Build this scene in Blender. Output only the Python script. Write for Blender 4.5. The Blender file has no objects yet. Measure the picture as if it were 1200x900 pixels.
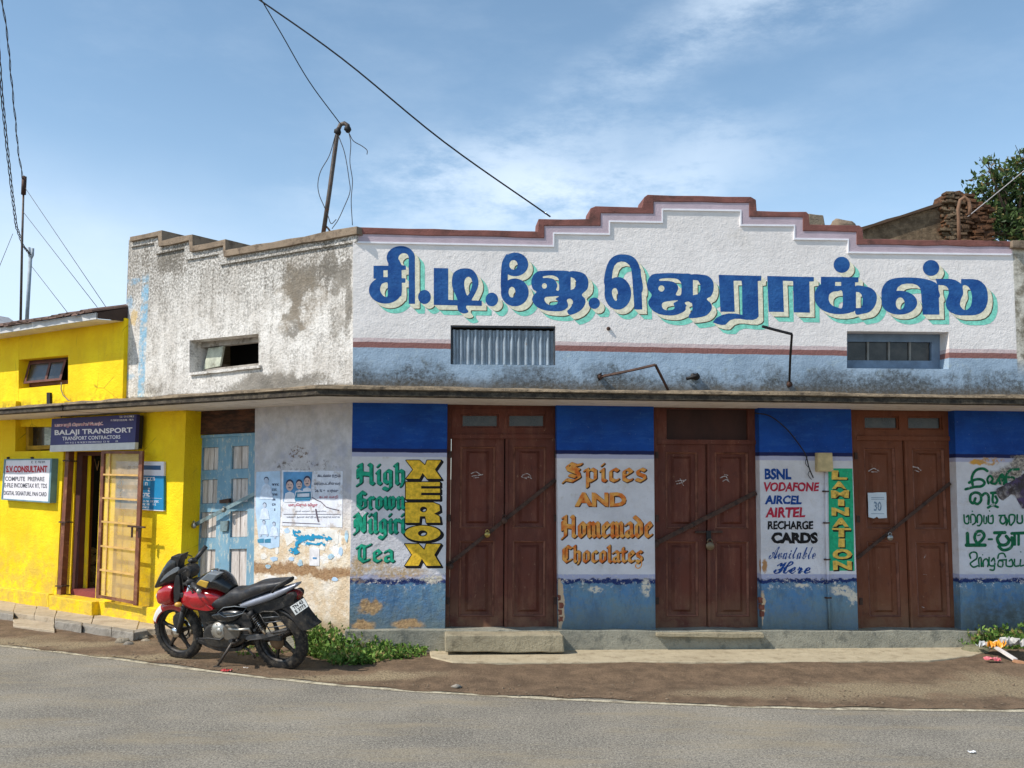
import bpy, bmesh, math, random
import numpy as np
from mathutils import Vector, Matrix
random.seed(7); NR = np.random.default_rng(11)
SC = bpy.context.scene; COL = SC.collection
# ---------------------------------------------------------------- camera, world, sun, exposure
F, CX, CY, CAMH = 1167.0, 600.0, 450.0, 1.8
PITCH, ROLL = math.atan(110 / F), 0.0072
camd = bpy.data.cameras.new('camera'); cam = bpy.data.objects.new('camera', camd); COL.objects.link(cam)
camd.sensor_width = 36; camd.lens = F / 1200 * 36; camd.clip_start = .05; camd.clip_end = 5000
CR = (Matrix.Rotation(math.pi / 2 + PITCH, 3, 'X') @ Matrix.Rotation(ROLL, 3, 'Z'))
cam.matrix_world = Matrix.Translation((0, 0, CAMH)) @ CR.to_4x4()
SC.camera = cam
CAM = Vector((0, 0, CAMH))
AM, AL = math.radians(4.6), math.radians(35.2)
SUN_AZ, SUN_EL = math.radians(-155.5), math.radians(47)
SDIR = Vector((math.cos(SUN_AZ) * math.cos(SUN_EL), math.sin(SUN_AZ) * math.cos(SUN_EL), math.sin(SUN_EL)))
W = bpy.data.worlds.new('World'); SC.world = W; W.use_nodes = True
sl = bpy.data.lights.new('sun', 'SUN'); so = bpy.data.objects.new('sun', sl); COL.objects.link(so)
sl.energy = 3.5; sl.angle = math.radians(.5); sl.color = (1, .95, .87)
so.rotation_euler = SDIR.to_track_quat('Z', 'Y').to_euler(); so.location = (-8, -6, 12)
SC.view_settings.view_transform = 'Standard'; SC.view_settings.look = 'None'
SC.view_settings.exposure = .44; SC.view_settings.gamma = 1
SC.render.resolution_x, SC.render.resolution_y = 1024, 768
SC.cycles.max_bounces = 6

# ---------------------------------------------------------------- helpers: shading
def S(r, g, b):
    f = lambda v: ((v / 255 + .055) / 1.055) ** 2.4 if v > 10 else v / 255 / 12.92
    return (f(r), f(g), f(b), 1)
class Ctx:
    def __init__(s, nt): s.nt = nt; s.n = nt.nodes; s._uv = None
    def new(s, t, **k):
        o = s.n.new(t)
        for a, v in k.items(): setattr(o, a, v)
        return o
    def lk(s, v, i):
        if isinstance(v, bpy.types.NodeSocket): s.nt.links.new(v, i)
        elif v is not None: i.default_value = v
    @property
    def uv(s):
        if s._uv is None: s._uv = s.new('ShaderNodeUVMap', uv_map='UVMap').outputs[0]
        return s._uv
    def xy(s):
        o = s.new('ShaderNodeSeparateXYZ'); s.lk(s.uv, o.inputs[0]); return o.outputs
    def vadd(s, a, b, op='ADD'):
        o = s.new('ShaderNodeVectorMath', operation=op); s.lk(a, o.inputs[0]); s.lk(b, o.inputs[1]); return o.outputs[0]
    def noise(s, sc, det=4, ro=.6, st=None, vec=None, off=0, dist=0):
        v = vec or s.uv
        if st or off:
            m = s.new('ShaderNodeMapping'); s.lk(v, m.inputs[0]); m.inputs[3].default_value = (*(st or (1, 1)), 1); m.inputs[1].default_value = (off, off * .7, 0); v = m.outputs[0]
        o = s.new('ShaderNodeTexNoise'); s.lk(v, o.inputs[0]); o.inputs['Scale'].default_value = sc
        o.inputs['Detail'].default_value = det; o.inputs['Roughness'].default_value = ro; o.inputs['Distortion'].default_value = dist
        return o.outputs[0]
    def nvec(s, sc, amp, off=0):
        m = s.new('ShaderNodeTexNoise'); s.lk(s.uv, m.inputs[0]); m.inputs['Scale'].default_value = sc; m.inputs['Detail'].default_value = 5
        a = s.vadd(m.outputs[1], (.5, .5, .5), 'SUBTRACT'); o = s.new('ShaderNodeVectorMath', operation='SCALE'); s.lk(a, o.inputs[0]); o.inputs[3].default_value = amp
        return o.outputs[0]
    def voro(s, sc, feat='F1', st=None):
        v = s.uv
        if st:
            m = s.new('ShaderNodeMapping'); s.lk(v, m.inputs[0]); m.inputs[3].default_value = (*st, 1); v = m.outputs[0]
        o = s.new('ShaderNodeTexVoronoi', feature=feat); s.lk(v, o.inputs[0]); o.inputs['Scale'].default_value = sc; return o.outputs[0]
    def sm(s, x, a, b, lo=0, hi=1):
        o = s.new('ShaderNodeMapRange', interpolation_type='SMOOTHSTEP'); s.lk(x, o.inputs[0])
        o.inputs[1].default_value = min(a, b); o.inputs[2].default_value = max(a, b)
        o.inputs[3].default_value = lo if a < b else hi; o.inputs[4].default_value = hi if a < b else lo
        return o.outputs[0]
    def m(s, op, a, b=0.0):
        o = s.new('ShaderNodeMath', operation=op); s.lk(a, o.inputs[0]); s.lk(b, o.inputs[1]); return o.outputs[0]
    def mix(s, f, a, b):
        o = s.new('ShaderNodeMix', data_type='RGBA'); s.lk(f, o.inputs[0]); s.lk(a, o.inputs[6]); s.lk(b, o.inputs[7]); return o.outputs[2]
    def blob(s, u, z, ru, rz, warp=None, soft=(1.0, .55)):
        v = s.uv
        if warp is None: warp = min(ru, rz) * 1.9
        if warp: v = s.vadd(v, s.nvec(2.2 / min(1, max(ru, rz)), warp))
        v = s.vadd(v, (u, z, 0), 'SUBTRACT'); v = s.vadd(v, (1 / ru, 1 / rz, 0), 'MULTIPLY')
        o = s.new('ShaderNodeVectorMath', operation='LENGTH'); s.lk(v, o.inputs[0])
        return s.sm(o.outputs['Value'], soft[0], soft[1])
    def vary(s, col, sc=3, amt=.12, off=0):
        "gentle value variation"
        f = s.noise(sc, 5, .65, off=off); f = s.sm(f, .3, .7, 1 - amt, 1 + amt)
        o = s.new('ShaderNodeVectorMath', operation='SCALE'); s.lk(col if isinstance(col, bpy.types.NodeSocket) else None, o.inputs[0])
        if not isinstance(col, bpy.types.NodeSocket): o.inputs[0].default_value = col[:3]
        s.lk(f, o.inputs[3]); return o.outputs[0]
MATS = {}
def mat(name, fn, rough=.85, metal=0, spec=.3, bump=None):
    "fn(ctx) -> colour (and optional height, roughness)"
    if name in MATS: return MATS[name]
    mt = bpy.data.materials.new(name); mt.use_nodes = True; c = Ctx(mt.node_tree)
    b = c.n['Principled BSDF']; r = fn(c) if callable(fn) else fn
    col, h, rg = (r + (None, None))[:3] if isinstance(r, tuple) and len(r) in (2, 3) and not isinstance(r[0], float) else (r, None, None)
    c.lk(col, b.inputs['Base Color']); b.inputs['Roughness'].default_value = rough; b.inputs['Metallic'].default_value = metal
    b.inputs['Specular IOR Level'].default_value = spec
    if rg is not None: c.lk(rg, b.inputs['Roughness'])
    if h is not None:
        bp = c.new('ShaderNodeBump'); c.lk(h, bp.inputs['Height']); bp.inputs['Strength'].default_value = 1; bp.inputs['Distance'].default_value = bump or .01
        c.lk(bp.outputs[0], b.inputs['Normal'])
    MATS[name] = mt; return mt
def flat(name, col, rough=.6, metal=0, amt=.18, sc=6, bump=.0015, spec=.4, grime=None):
    def f(c):
        k = c.vary(col, sc, amt)
        if grime: k = c.mix(c.sm(c.noise(sc * .8, 6, .7, off=3), .5, .68), k, grime)
        return k, c.noise(60, 3, .6)
    return mat(name, f, rough, metal, spec, bump)
# ---------------------------------------------------------------- helpers: geometry
class PL:
    def __init__(s, o, t, v=(0, 0, 1)):
        s.o, s.t, s.v = Vector(o), Vector(t).normalized(), Vector(v).normalized(); s.n = s.t.cross(s.v).normalized()
    def ray(s, px, py): return CR @ Vector(((px - CX) / F, -(py - CY) / F, -1))
    def hit(s, px, py, d=0):
        r = s.ray(px, py); p0 = s.o + s.n * d
        return CAM + r * ((p0 - CAM).dot(s.n) / r.dot(s.n))
    def uz(s, px, py, d=0):
        p = s.hit(px, py, d) - s.o; return (p.dot(s.t), p.dot(s.v))
    def at(s, u, z, d=0): return s.o + s.t * u + s.v * z + s.n * d
RAY = PL((0, 0, 0), (1, 0, 0))
def far(px, py, Y):
    "point seen at a pixel, Y metres in front"
    r = RAY.ray(px, py); return CAM + r * (Y / r.y)
def gp(px, py, z=0.0):
    r = RAY.ray(px, py); return CAM + r * ((z - CAMH) / r.z)
class MB:
    def __init__(s): s.v = []; s.f = []; s.uv = []; s.sm = []
    def face(s, pts, uv=None, smooth=False):
        i = len(s.v); s.v += [tuple(p) for p in pts]; s.f.append(list(range(i, i + len(pts)))); s.uv.append(uv); s.sm.append(smooth)
    def grid(s, rows, closed=False, smooth=True, caps=False):
        "rows: list of lists of points"
        i = len(s.v); n = len(rows[0])
        for r in rows: s.v += [tuple(p) for p in r]
        for a in range(len(rows) - 1):
            for b in range(n if closed else n - 1):
                b2 = (b + 1) % n
                s.f.append([i + a * n + b, i + a * n + b2, i + (a + 1) * n + b2, i + (a + 1) * n + b]); s.uv.append(None); s.sm.append(smooth)
        if caps:
            s.f.append([i + b for b in range(n)][::-1]); s.uv.append(None); s.sm.append(False)
            s.f.append([i + (len(rows) - 1) * n + b for b in range(n)]); s.uv.append(None); s.sm.append(False)
    def prism(s, pl, uzs, d0, d1, back=True):
        "polygon in plane coordinates, extruded from depth d0 to d1 (towards the viewer)"
        A = sum(uzs[i][0] * uzs[(i + 1) % len(uzs)][1] - uzs[(i + 1) % len(uzs)][0] * uzs[i][1] for i in range(len(uzs)))
        if A < 0: uzs = uzs[::-1]
        fr = [pl.at(u, z, d1) for u, z in uzs]; s.face(fr, list(uzs))
        bk = [pl.at(u, z, d0) for u, z in uzs]
        if back: s.face(bk[::-1], list(uzs)[::-1])
        n = len(uzs)
        for i in range(n):
            j = (i + 1) % n; (u0, z0), (u1, z1) = uzs[i], uzs[j]; dd = d1 - d0
            if abs(u1 - u0) > abs(z1 - z0): w = [(u0, z0), (u0, z0 - dd), (u1, z1 - dd), (u1, z1)]
            else: w = [(u0, z0), (u0 + dd, z0), (u1 + dd, z1), (u1, z1)]
            s.face([fr[i], bk[i], bk[j], fr[j]], w)
    def px(s, pl, pts, d0, d1, rough=0, step=.12):
        uz = [pl.uz(x, y, d1) for x, y in pts]
        if rough: uz = roughen(uz, rough, step)
        s.prism(pl, uz, d0, d1); return uz
    def box(s, c, sx, sy, sz, R=None):
        R = R or Matrix.Identity(3); c = Vector(c)
        P = [c + R @ Vector((x * sx / 2, y * sy / 2, z * sz / 2)) for x, y, z in [(-1, -1, -1), (1, -1, -1), (1, 1, -1), (-1, 1, -1), (-1, -1, 1), (1, -1, 1), (1, 1, 1), (-1, 1, 1)]]
        for f in [(3, 2, 1, 0), (4, 5, 6, 7), (0, 1, 5, 4), (1, 2, 6, 5), (2, 3, 7, 6), (3, 0, 4, 7)]: s.face([P[i] for i in f])
    def tube(s, pts, r, n=8, caps=True):
        pts = [Vector(p) for p in pts]; rows = []; prev = None
        rr = r if isinstance(r, (list, tuple)) else [r] * len(pts)
        for i, p in enumerate(pts):
            t = (pts[min(i + 1, len(pts) - 1)] - pts[max(i - 1, 0)]).normalized()
            a = (prev - t * prev.dot(t)).normalized() if prev is not None and (prev - t * prev.dot(t)).length > 1e-4 else t.orthogonal().normalized()
            prev = a; b = t.cross(a)
            rows.append([p + (a * math.cos(k * 2 * math.pi / n) + b * math.sin(k * 2 * math.pi / n)) * rr[i] for k in range(n)])
        s.grid(rows, closed=True, smooth=n > 4, caps=caps)
    def bar(s, a, b, w, h, up=None):
        a, b = Vector(a), Vector(b); t = (b - a).normalized(); up = Vector(up or (0, 0, 1)); x = t.cross(up).normalized(); y = x.cross(t)
        s.box((a + b) / 2, w, (b - a).length, h, Matrix((x, t, y)).transposed())
    def lathe(s, c, ax, prof, n=32, smooth=True, up=None):
        "prof: (radius, offset along axis)"
        ax = Vector(ax).normalized(); a = Vector(up) if up else ax.orthogonal().normalized(); b = ax.cross(a); c = Vector(c)
        rows = [[c + ax * o + (a * math.cos(k * 2 * math.pi / n) + b * math.sin(k * 2 * math.pi / n)) * r for k in range(n)] for r, o in prof]
        s.grid(rows, closed=True, smooth=smooth)
    def ball(s, c, r, n=10, jit=0, sq=(1, 1, 1)):
        c = Vector(c); rows = []
        for i in range(n + 1):
            th = math.pi * i / n; row = []
            for k in range(n * 2):
                ph = math.pi * k / n; q = Vector((math.sin(th) * math.cos(ph) * sq[0], math.sin(th) * math.sin(ph) * sq[1], math.cos(th) * sq[2]))
                row.append(q)
            rows.append(row)
        for row in rows:
            for k, q in enumerate(row):
                f = 1 + jit * (math.sin(q.x * 5 + c.x * 9) * .5 + math.sin(q.y * 7 + c.y * 5) * .5 + math.sin(q.z * 6 + q.x * 3) * .4) if jit else 1
                row[k] = c + q * r * f
        s.grid(rows, closed=True)
def roughen(uz, amp, step=.12):
    out = []
    for i in range(len(uz)):
        a, b = Vector(uz[i]), Vector(uz[(i + 1) % len(uz)]); L = (b - a).length; n = max(1, int(L / step))
        nn = Vector((-(b - a).y, (b - a).x)) / max(L, 1e-6)
        for k in range(n):
            q = a.lerp(b, k / n)
            if k: q = q + nn * random.uniform(-amp, amp)
            out.append((q.x, q.y))
    return out
def tag(o, label=None, cat=None, group=None, kind=None):
    if label: o['label'] = label
    if cat: o['category'] = cat
    if group: o['group'] = group
    if kind: o['kind'] = kind
    return o
def thing(name, label, cat, loc, group=None):
    o = bpy.data.objects.new(name, None); COL.objects.link(o); o.location = loc; o.empty_display_size = .2
    return tag(o, label, cat, group)
def fin(mb, name, m, parent=None, bevel=0, label=None, cat=None, group=None, kind=None, merge=False, origin=True):
    me = bpy.data.meshes.new(name); V = [Vector(v) for v in mb.v]
    org = Vector((0, 0, 0))
    if origin and V:
        lo = Vector((min(v.x for v in V), min(v.y for v in V), min(v.z for v in V))); hi = Vector((max(v.x for v in V), max(v.y for v in V), max(v.z for v in V)))
        org = Vector(((lo.x + hi.x) / 2, (lo.y + hi.y) / 2, lo.z))
    me.from_pydata([tuple(v - org) for v in V], [], mb.f)
    uvl = me.uv_layers.new(name='UVMap'); arr = []
    for f, uv in zip(mb.f, mb.uv):
        if uv is not None:
            for q in uv: arr += [q[0], q[1]]
        else:
            a, b, c = V[f[0]], V[f[1]], V[f[2]]; n = (b - a).cross(c - a)
            if n.length < 1e-12 and len(f) > 3: n = (V[f[2]] - a).cross(V[f[3]] - a)
            ax, ay, az = abs(n.x), abs(n.y), abs(n.z)
            for i in f:
                v = V[i]; arr += [v.x, v.y] if az >= ax and az >= ay else ([v.x, v.z] if ay >= ax else [v.y, v.z])
    uvl.data.foreach_set('uv', arr)
    me.polygons.foreach_set('use_smooth', mb.sm); me.update()
    if merge:
        bm = bmesh.new(); bm.from_mesh(me); bmesh.ops.remove_doubles(bm, verts=bm.verts, dist=1e-5); bmesh.ops.recalc_face_normals(bm, faces=bm.faces); bm.to_mesh(me); bm.free()
    o = bpy.data.objects.new(name, me); COL.objects.link(o); me.materials.append(m)
    if parent is not None:
        o.parent = parent; p = parent.location.copy(); q = parent.parent
        while q is not None: p = p + q.location; q = q.parent
        o.location = org - p
    else: o.location = org
    if bevel:
        if not merge:
            bm = bmesh.new(); bm.from_mesh(me); bmesh.ops.remove_doubles(bm, verts=bm.verts, dist=1e-6); bm.to_mesh(me); bm.free()
        b = o.modifiers.new('bevel', 'BEVEL'); b.width = bevel; b.segments = 2; b.limit_method = 'ANGLE'; b.angle_limit = .6
    return tag(o, label, cat, group, kind)
class Q:
    "quad on a plane given by pixel corners tl,tr,br,bl; local s,t in 0..1 (t down)"
    def __init__(s, pl, c, d): s.pl = pl; s.c = [Vector(pl.uz(x, y, d)) for x, y in c]
    def __call__(s, a, b):
        p = s.c[0].lerp(s.c[1], a).lerp(s.c[3].lerp(s.c[2], a), b); return (p.x, p.y)
    def rect(s, a0, b0, a1, b1): return [s(a0, b1), s(a1, b1), s(a1, b0), s(a0, b0)]
# flat painted shapes ------------------------------------------------
def catm(pts, n=6):
    P = [np.array(p, float) for p in pts]; o = []; N = len(P)
    for i in range(N):
        a, b, c, d = P[i - 1], P[i], P[(i + 1) % N], P[(i + 2) % N]
        for k in range(n):
            t = k / n; o.append(.5 * (2 * b + (c - a) * t + (2 * a - 5 * b + 4 * c - d) * t * t + (3 * b - a - 3 * c + d) * t ** 3))
    return o
class Field:
    def __init__(s, x0, y0, x1, y1, res=.5):
        s.x0, s.y0, s.res = x0, y0, res; s.X, s.Y = np.meshgrid(np.arange(x0, x1, res), np.arange(y0, y1, res)); s.F = np.full(s.X.shape, -9.)
    def poly(s, pts):
        P = np.array(pts, float); ins = np.zeros(s.X.shape, bool); D = np.full(s.X.shape, 1e9)
        for i in range(len(P)):
            (ax, ay), (bx, by) = P[i], P[(i + 1) % len(P)]
            if ay != by: ins ^= ((ay > s.Y) != (by > s.Y)) & (s.X < (bx - ax) * (s.Y - ay) / (by - ay) + ax)
            dx, dy = bx - ax, by - ay; L = dx * dx + dy * dy + 1e-9
            t = np.clip(((s.X - ax) * dx + (s.Y - ay) * dy) / L, 0, 1); D = np.minimum(D, (s.X - ax - t * dx) ** 2 + (s.Y - ay - t * dy) ** 2)
        return np.where(ins, 1, -1) * np.sqrt(D)
    def add(s, g): s.F = np.maximum(s.F, g); return s
    def sub(s, g): s.F = np.minimum(s.F, -g); return s
    def ell(s, cx, cy, rx, ry): return (1 - np.sqrt(((s.X - cx) / rx) ** 2 + ((s.Y - cy) / ry) ** 2)) * min(rx, ry)
    def stroke(s, w, pts, smooth=True):
        P = [np.array(p, float) for p in pts]
        if smooth and len(P) > 2:
            Q_ = [2 * P[0] - P[1]] + P + [2 * P[-1] - P[-2]]; o = []
            for i in range(1, len(Q_) - 2):
                a, b, c, d = Q_[i - 1:i + 3]
                for k in range(5):
                    t = k / 5; o.append(.5 * (2 * b + (c - a) * t + (2 * a - 5 * b + 4 * c - d) * t * t + (3 * b - a - 3 * c + d) * t ** 3))
            P = o + [P[-1]]
        D = np.full(s.X.shape, 1e9)
        for (ax, ay), (bx, by) in zip(P[:-1], P[1:]):
            dx, dy = bx - ax, by - ay; L = dx * dx + dy * dy + 1e-9
            t = np.clip(((s.X - ax) * dx + (s.Y - ay) * dy) / L, 0, 1); D = np.minimum(D, (s.X - ax - t * dx) ** 2 + (s.Y - ay - t * dy) ** 2)
        return s.add(w / 2 - np.sqrt(D))
    def nib(s, w, pts, thin=.3, ang=.7):
        "broad pen stroke (blackletter)"
        ca, sa = math.cos(ang), math.sin(ang); X = s.X * ca - s.Y * sa; Y = (s.X * sa + s.Y * ca) / thin
        P = [(x * ca - y * sa, (x * sa + y * ca) / thin) for x, y in pts]; D = np.full(s.X.shape, 1e9)
        for (ax, ay), (bx, by) in zip(P[:-1], P[1:]):
            dx, dy = bx - ax, by - ay; L = dx * dx + dy * dy + 1e-9
            t = np.clip(((X - ax) * dx + (Y - ay) * dy) / L, 0, 1); D = np.minimum(D, (X - ax - t * dx) ** 2 + (Y - ay - t * dy) ** 2)
        return s.add((w / 2 - np.sqrt(D)) * .6)
    def script(s, ox, oy, k, ops):
        for o in ops:
            op, kd, *a = o
            if kd == 'e': g = s.ell(ox + a[0] / k, oy + a[1] / k, a[2] / k, a[3] / k)
            else:
                pts = [(ox + x / k, oy + y / k) for x, y in a[0]]; g = s.poly(catm(pts) if kd == 's' else pts)
            s.add(g) if op == '+' else s.sub(g)
        return s
    def smear(s, k0, k1, dx=1, dy=1):
        o = Field.__new__(Field); o.__dict__.update(s.__dict__); A = np.full(s.F.shape, -9.)
        for k in range(k0, k1 + 1):
            a, b = k * dx, k * dy; B = np.full(s.F.shape, -9.)
            B[b:, a:] = s.F[:s.F.shape[0] - b, :s.F.shape[1] - a]; A = np.maximum(A, B)
        o.F = A; return o
    def shifted(s, off): o = Field.__new__(Field); o.__dict__.update(s.__dict__); o.F = s.F + off; return o
    def mesh(s, pl, d, name, m, parent, label=None, mb=None):
        own = mb is None; mb = mb or MB(); H, Wd = s.F.shape; Fi = s.F
        P = lambda i, j: (s.x0 + j * s.res, s.y0 + i * s.res)
        def emit(pp):
            uz = [pl.uz(x, y, d) for x, y in pp][::-1]; mb.face([pl.at(u, z, d) for u, z in uz], uz)
        ins = Fi > 0
        full = ins[:-1, :-1] & ins[1:, :-1] & ins[:-1, 1:] & ins[1:, 1:]; anyc = ins[:-1, :-1] | ins[1:, :-1] | ins[:-1, 1:] | ins[1:, 1:]
        for i in range(H - 1):
            js = np.nonzero(anyc[i])[0]; run = None
            for j in js:
                if full[i, j]:
                    if run is None: run = j
                    if j + 1 < Wd - 1 and full[i, j + 1]: continue
                    emit([P(i, run), P(i, j + 1), P(i + 1, j + 1), P(i + 1, run)]); run = None
                else:
                    run = None; cs = [(i, j), (i, j + 1), (i + 1, j + 1), (i + 1, j)]; pp = []
                    for k in range(4):
                        a, b = cs[k], cs[(k + 1) % 4]; fa, fb = Fi[a], Fi[b]
                        if fa > 0: pp.append(P(*a))
                        if (fa > 0) != (fb > 0):
                            t = fa / (fa - fb); p, q = P(*a), P(*b); pp.append((p[0] + (q[0] - p[0]) * t, p[1] + (q[1] - p[1]) * t))
                    if len(pp) > 2: emit(pp)
        if own: return fin(mb, name, m, parent, label=label)
def glyphs(txt, off=0.0, shear=0.0, spacing=1.0):
    cu = bpy.data.curves.new('t', 'FONT'); cu.body = txt; cu.offset = off; cu.shear = shear; cu.space_character = spacing; cu.resolution_u = 3
    o = bpy.data.objects.new('t', cu); COL.objects.link(o); dg = bpy.context.evaluated_depsgraph_get(); dg.update()
    me = o.evaluated_get(dg).to_mesh(); V = [(v.co.x, v.co.y) for v in me.vertices]; Fc = [list(p.vertices) for p in me.polygons]
    o.evaluated_get(dg).to_mesh_clear(); bpy.data.objects.remove(o); bpy.data.curves.remove(cu); return V, Fc
def text(txt, box, pl, d, m, parent, name='painted_word', label=None, off=.02, shear=0, spacing=1.0, shift=(0, 0), slope=0, mb=None, ref=None):
    "box in pixels x0,y0,x1,y1; glyph bounding box is fitted to it"
    V, Fc = glyphs(txt, off, shear, spacing)
    if not V: return None
    xs = [v[0] for v in V]; ys = [v[1] for v in V]; x0, x1, y0, y1 = min(xs), max(xs), min(ys), max(ys)
    if ref:
        x0, x1, y0, y1 = ref
    bx0, by0, bx1, by1 = box; own = mb is None; mb = mb or MB()
    P = []; wob = .3 if pl is globals().get('M') else 0
    for x, y in V:
        fx = (x - x0) / (x1 - x0); px = bx0 + (bx1 - bx0) * fx + shift[0]; py = by1 - (by1 - by0) * (y - y0) / (y1 - y0) + shift[1] + slope * (px - bx0)
        if wob: px, py = px + wob * (math.sin(py * 1.1 + px * .35) + .6 * math.sin(py * 2.7 + bx0)), py + wob * (math.sin(px * .9 + bx0) + .6 * math.sin(px * 2.3 + py))
        P.append(pl.uz(px, py, d))
    for f in Fc:
        uz = [P[i] for i in f]
        A = sum(uz[i][0] * uz[(i + 1) % len(uz)][1] - uz[(i + 1) % len(uz)][0] * uz[i][1] for i in range(len(uz)))
        if A < 0: uz = uz[::-1]
        mb.face([pl.at(u, z, d) for u, z in uz], uz)
    if own: return fin(mb, name, m, parent, label=label)
def frak(t): return ''.join(chr(0x1D56C + ord(c) - 65) if 'A' <= c <= 'Z' else chr(0x1D586 + ord(c) - 97) if 'a' <= c <= 'z' else c for c in t)
def scr(t): return ''.join(chr(0x1D4D0 + ord(c) - 65) if 'A' <= c <= 'Z' else chr(0x1D4EA + ord(c) - 97) if 'a' <= c <= 'z' else c for c in t)
# ---------------------------------------------------------------- world: clear sky with thin cloud
c = Ctx(W.node_tree); bg = c.n['Background']; sky = c.new('ShaderNodeTexSky', sky_type='NISHITA')
sky.sun_disc = False; sky.sun_elevation = SUN_EL; sky.sun_rotation = math.atan2(SDIR.x, SDIR.y); sky.altitude = 1800; sky.air_density = 1.0; sky.dust_density = 1.2; sky.ozone_density = 1.0
gen = c.new('ShaderNodeTexCoord').outputs['Generated']
def skyblob(px, py, rx, ry, rot=0, warp=.25, soft=(1.0, 0.0)):
    d = RAY.ray(px, py).normalized(); az, el = math.atan2(d.x, d.y), math.asin(d.z)
    o = c.new('ShaderNodeTexNoise'); c.lk(gen, o.inputs[0]); o.inputs['Scale'].default_value = 5; o.inputs['Detail'].default_value = 5
    a = c.vadd(o.outputs[1], (.5, .5, .5), 'SUBTRACT'); sc_ = c.new('ShaderNodeVectorMath', operation='SCALE'); c.lk(a, sc_.inputs[0]); sc_.inputs[3].default_value = warp
    v = c.vadd(gen, sc_.outputs[0]); v = c.vadd(v, tuple(d), 'SUBTRACT')
    ex = Vector((math.cos(az), -math.sin(az), 0)); ez = ex.cross(d).normalized(); e1 = ex * math.cos(rot) + ez * math.sin(rot); e2 = -ex * math.sin(rot) + ez * math.cos(rot)
    da = c.new('ShaderNodeVectorMath', operation='DOT_PRODUCT'); c.lk(v, da.inputs[0]); da.inputs[1].default_value = e1 / rx
    db = c.new('ShaderNodeVectorMath', operation='DOT_PRODUCT'); c.lk(v, db.inputs[0]); db.inputs[1].default_value = e2 / ry
    r = c.m('SQRT', c.m('ADD', c.m('POWER', c.m('ABSOLUTE', da.outputs['Value']), 2), c.m('POWER', c.m('ABSOLUTE', db.outputs['Value']), 2)))
    return c.sm(r, soft[0], soft[1])
sz = c.new('ShaderNodeSeparateXYZ'); c.lk(gen, sz.inputs[0])
mp = c.new('ShaderNodeMapping'); c.lk(gen, mp.inputs[0]); mp.inputs[3].default_value = (1, 1, 2.6)
wisp = c.noise(4.5, 9, .62, vec=mp.outputs[0]); wfine = c.noise(9, 10, .68, vec=mp.outputs[0])
e = c.m('MULTIPLY', c.sm(wisp, .45, .8), .12)
e = c.m('ADD', e, c.m('MULTIPLY', c.m('MULTIPLY', skyblob(890, 35, .30, .055, .30, .12), c.sm(wfine, .26, .70)), .52))
e = c.m('ADD', e, c.m('MULTIPLY', c.m('MULTIPLY', skyblob(650, 215, .30, .085, .04, .16), c.sm(wfine, .30, .60)), .72))
e = c.m('ADD', e, c.m('MULTIPLY', skyblob(90, 330, .42, .14, -.1, .1), .40))
e = c.m('ADD', e, c.m('MULTIPLY', c.sm(sz.outputs[2], .40, -.05), .36))
e = c.m('MINIMUM', e, .9)
hs = c.new('ShaderNodeHueSaturation'); c.lk(sky.outputs[0], hs.inputs['Color']); hs.inputs['Saturation'].default_value = .97; hs.inputs['Value'].default_value = 1.1; hs.inputs['Hue'].default_value = .487
skc = c.mix(e, hs.outputs[0], (5.0, 5.8, 6.7, 1))
c.lk(skc, bg.inputs[0]); bg.inputs[1].default_value = .135
# ---------------------------------------------------------------- planes of the place
M = PL((0, 10.75, 0), (math.cos(AM), math.sin(AM), 0))
_c = M.hit(413, 560); CORNER = Vector((_c.x, _c.y, 0))
L = PL(CORNER, (math.cos(AL), -math.sin(AL), 0))
def mz(x, y, d=0): return M.uz(x, y, d)[1]
def lz(x, y, d=0): return L.uz(x, y, d)[1]
ZS = mz(650, 475)           # soffit height
GZ = -.08                   # road level
def proj_for(x, y, z):      # projection at which a pixel lies at height z
    lo, hi = 0, 2
    for _ in range(40):
        m_ = (lo + hi) / 2
        if mz(x, y, m_) > z: hi = m_
        else: lo = m_
    return lo
CP = proj_for(650, 467, ZS); CP = min(max(CP, .45), .85)
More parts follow.
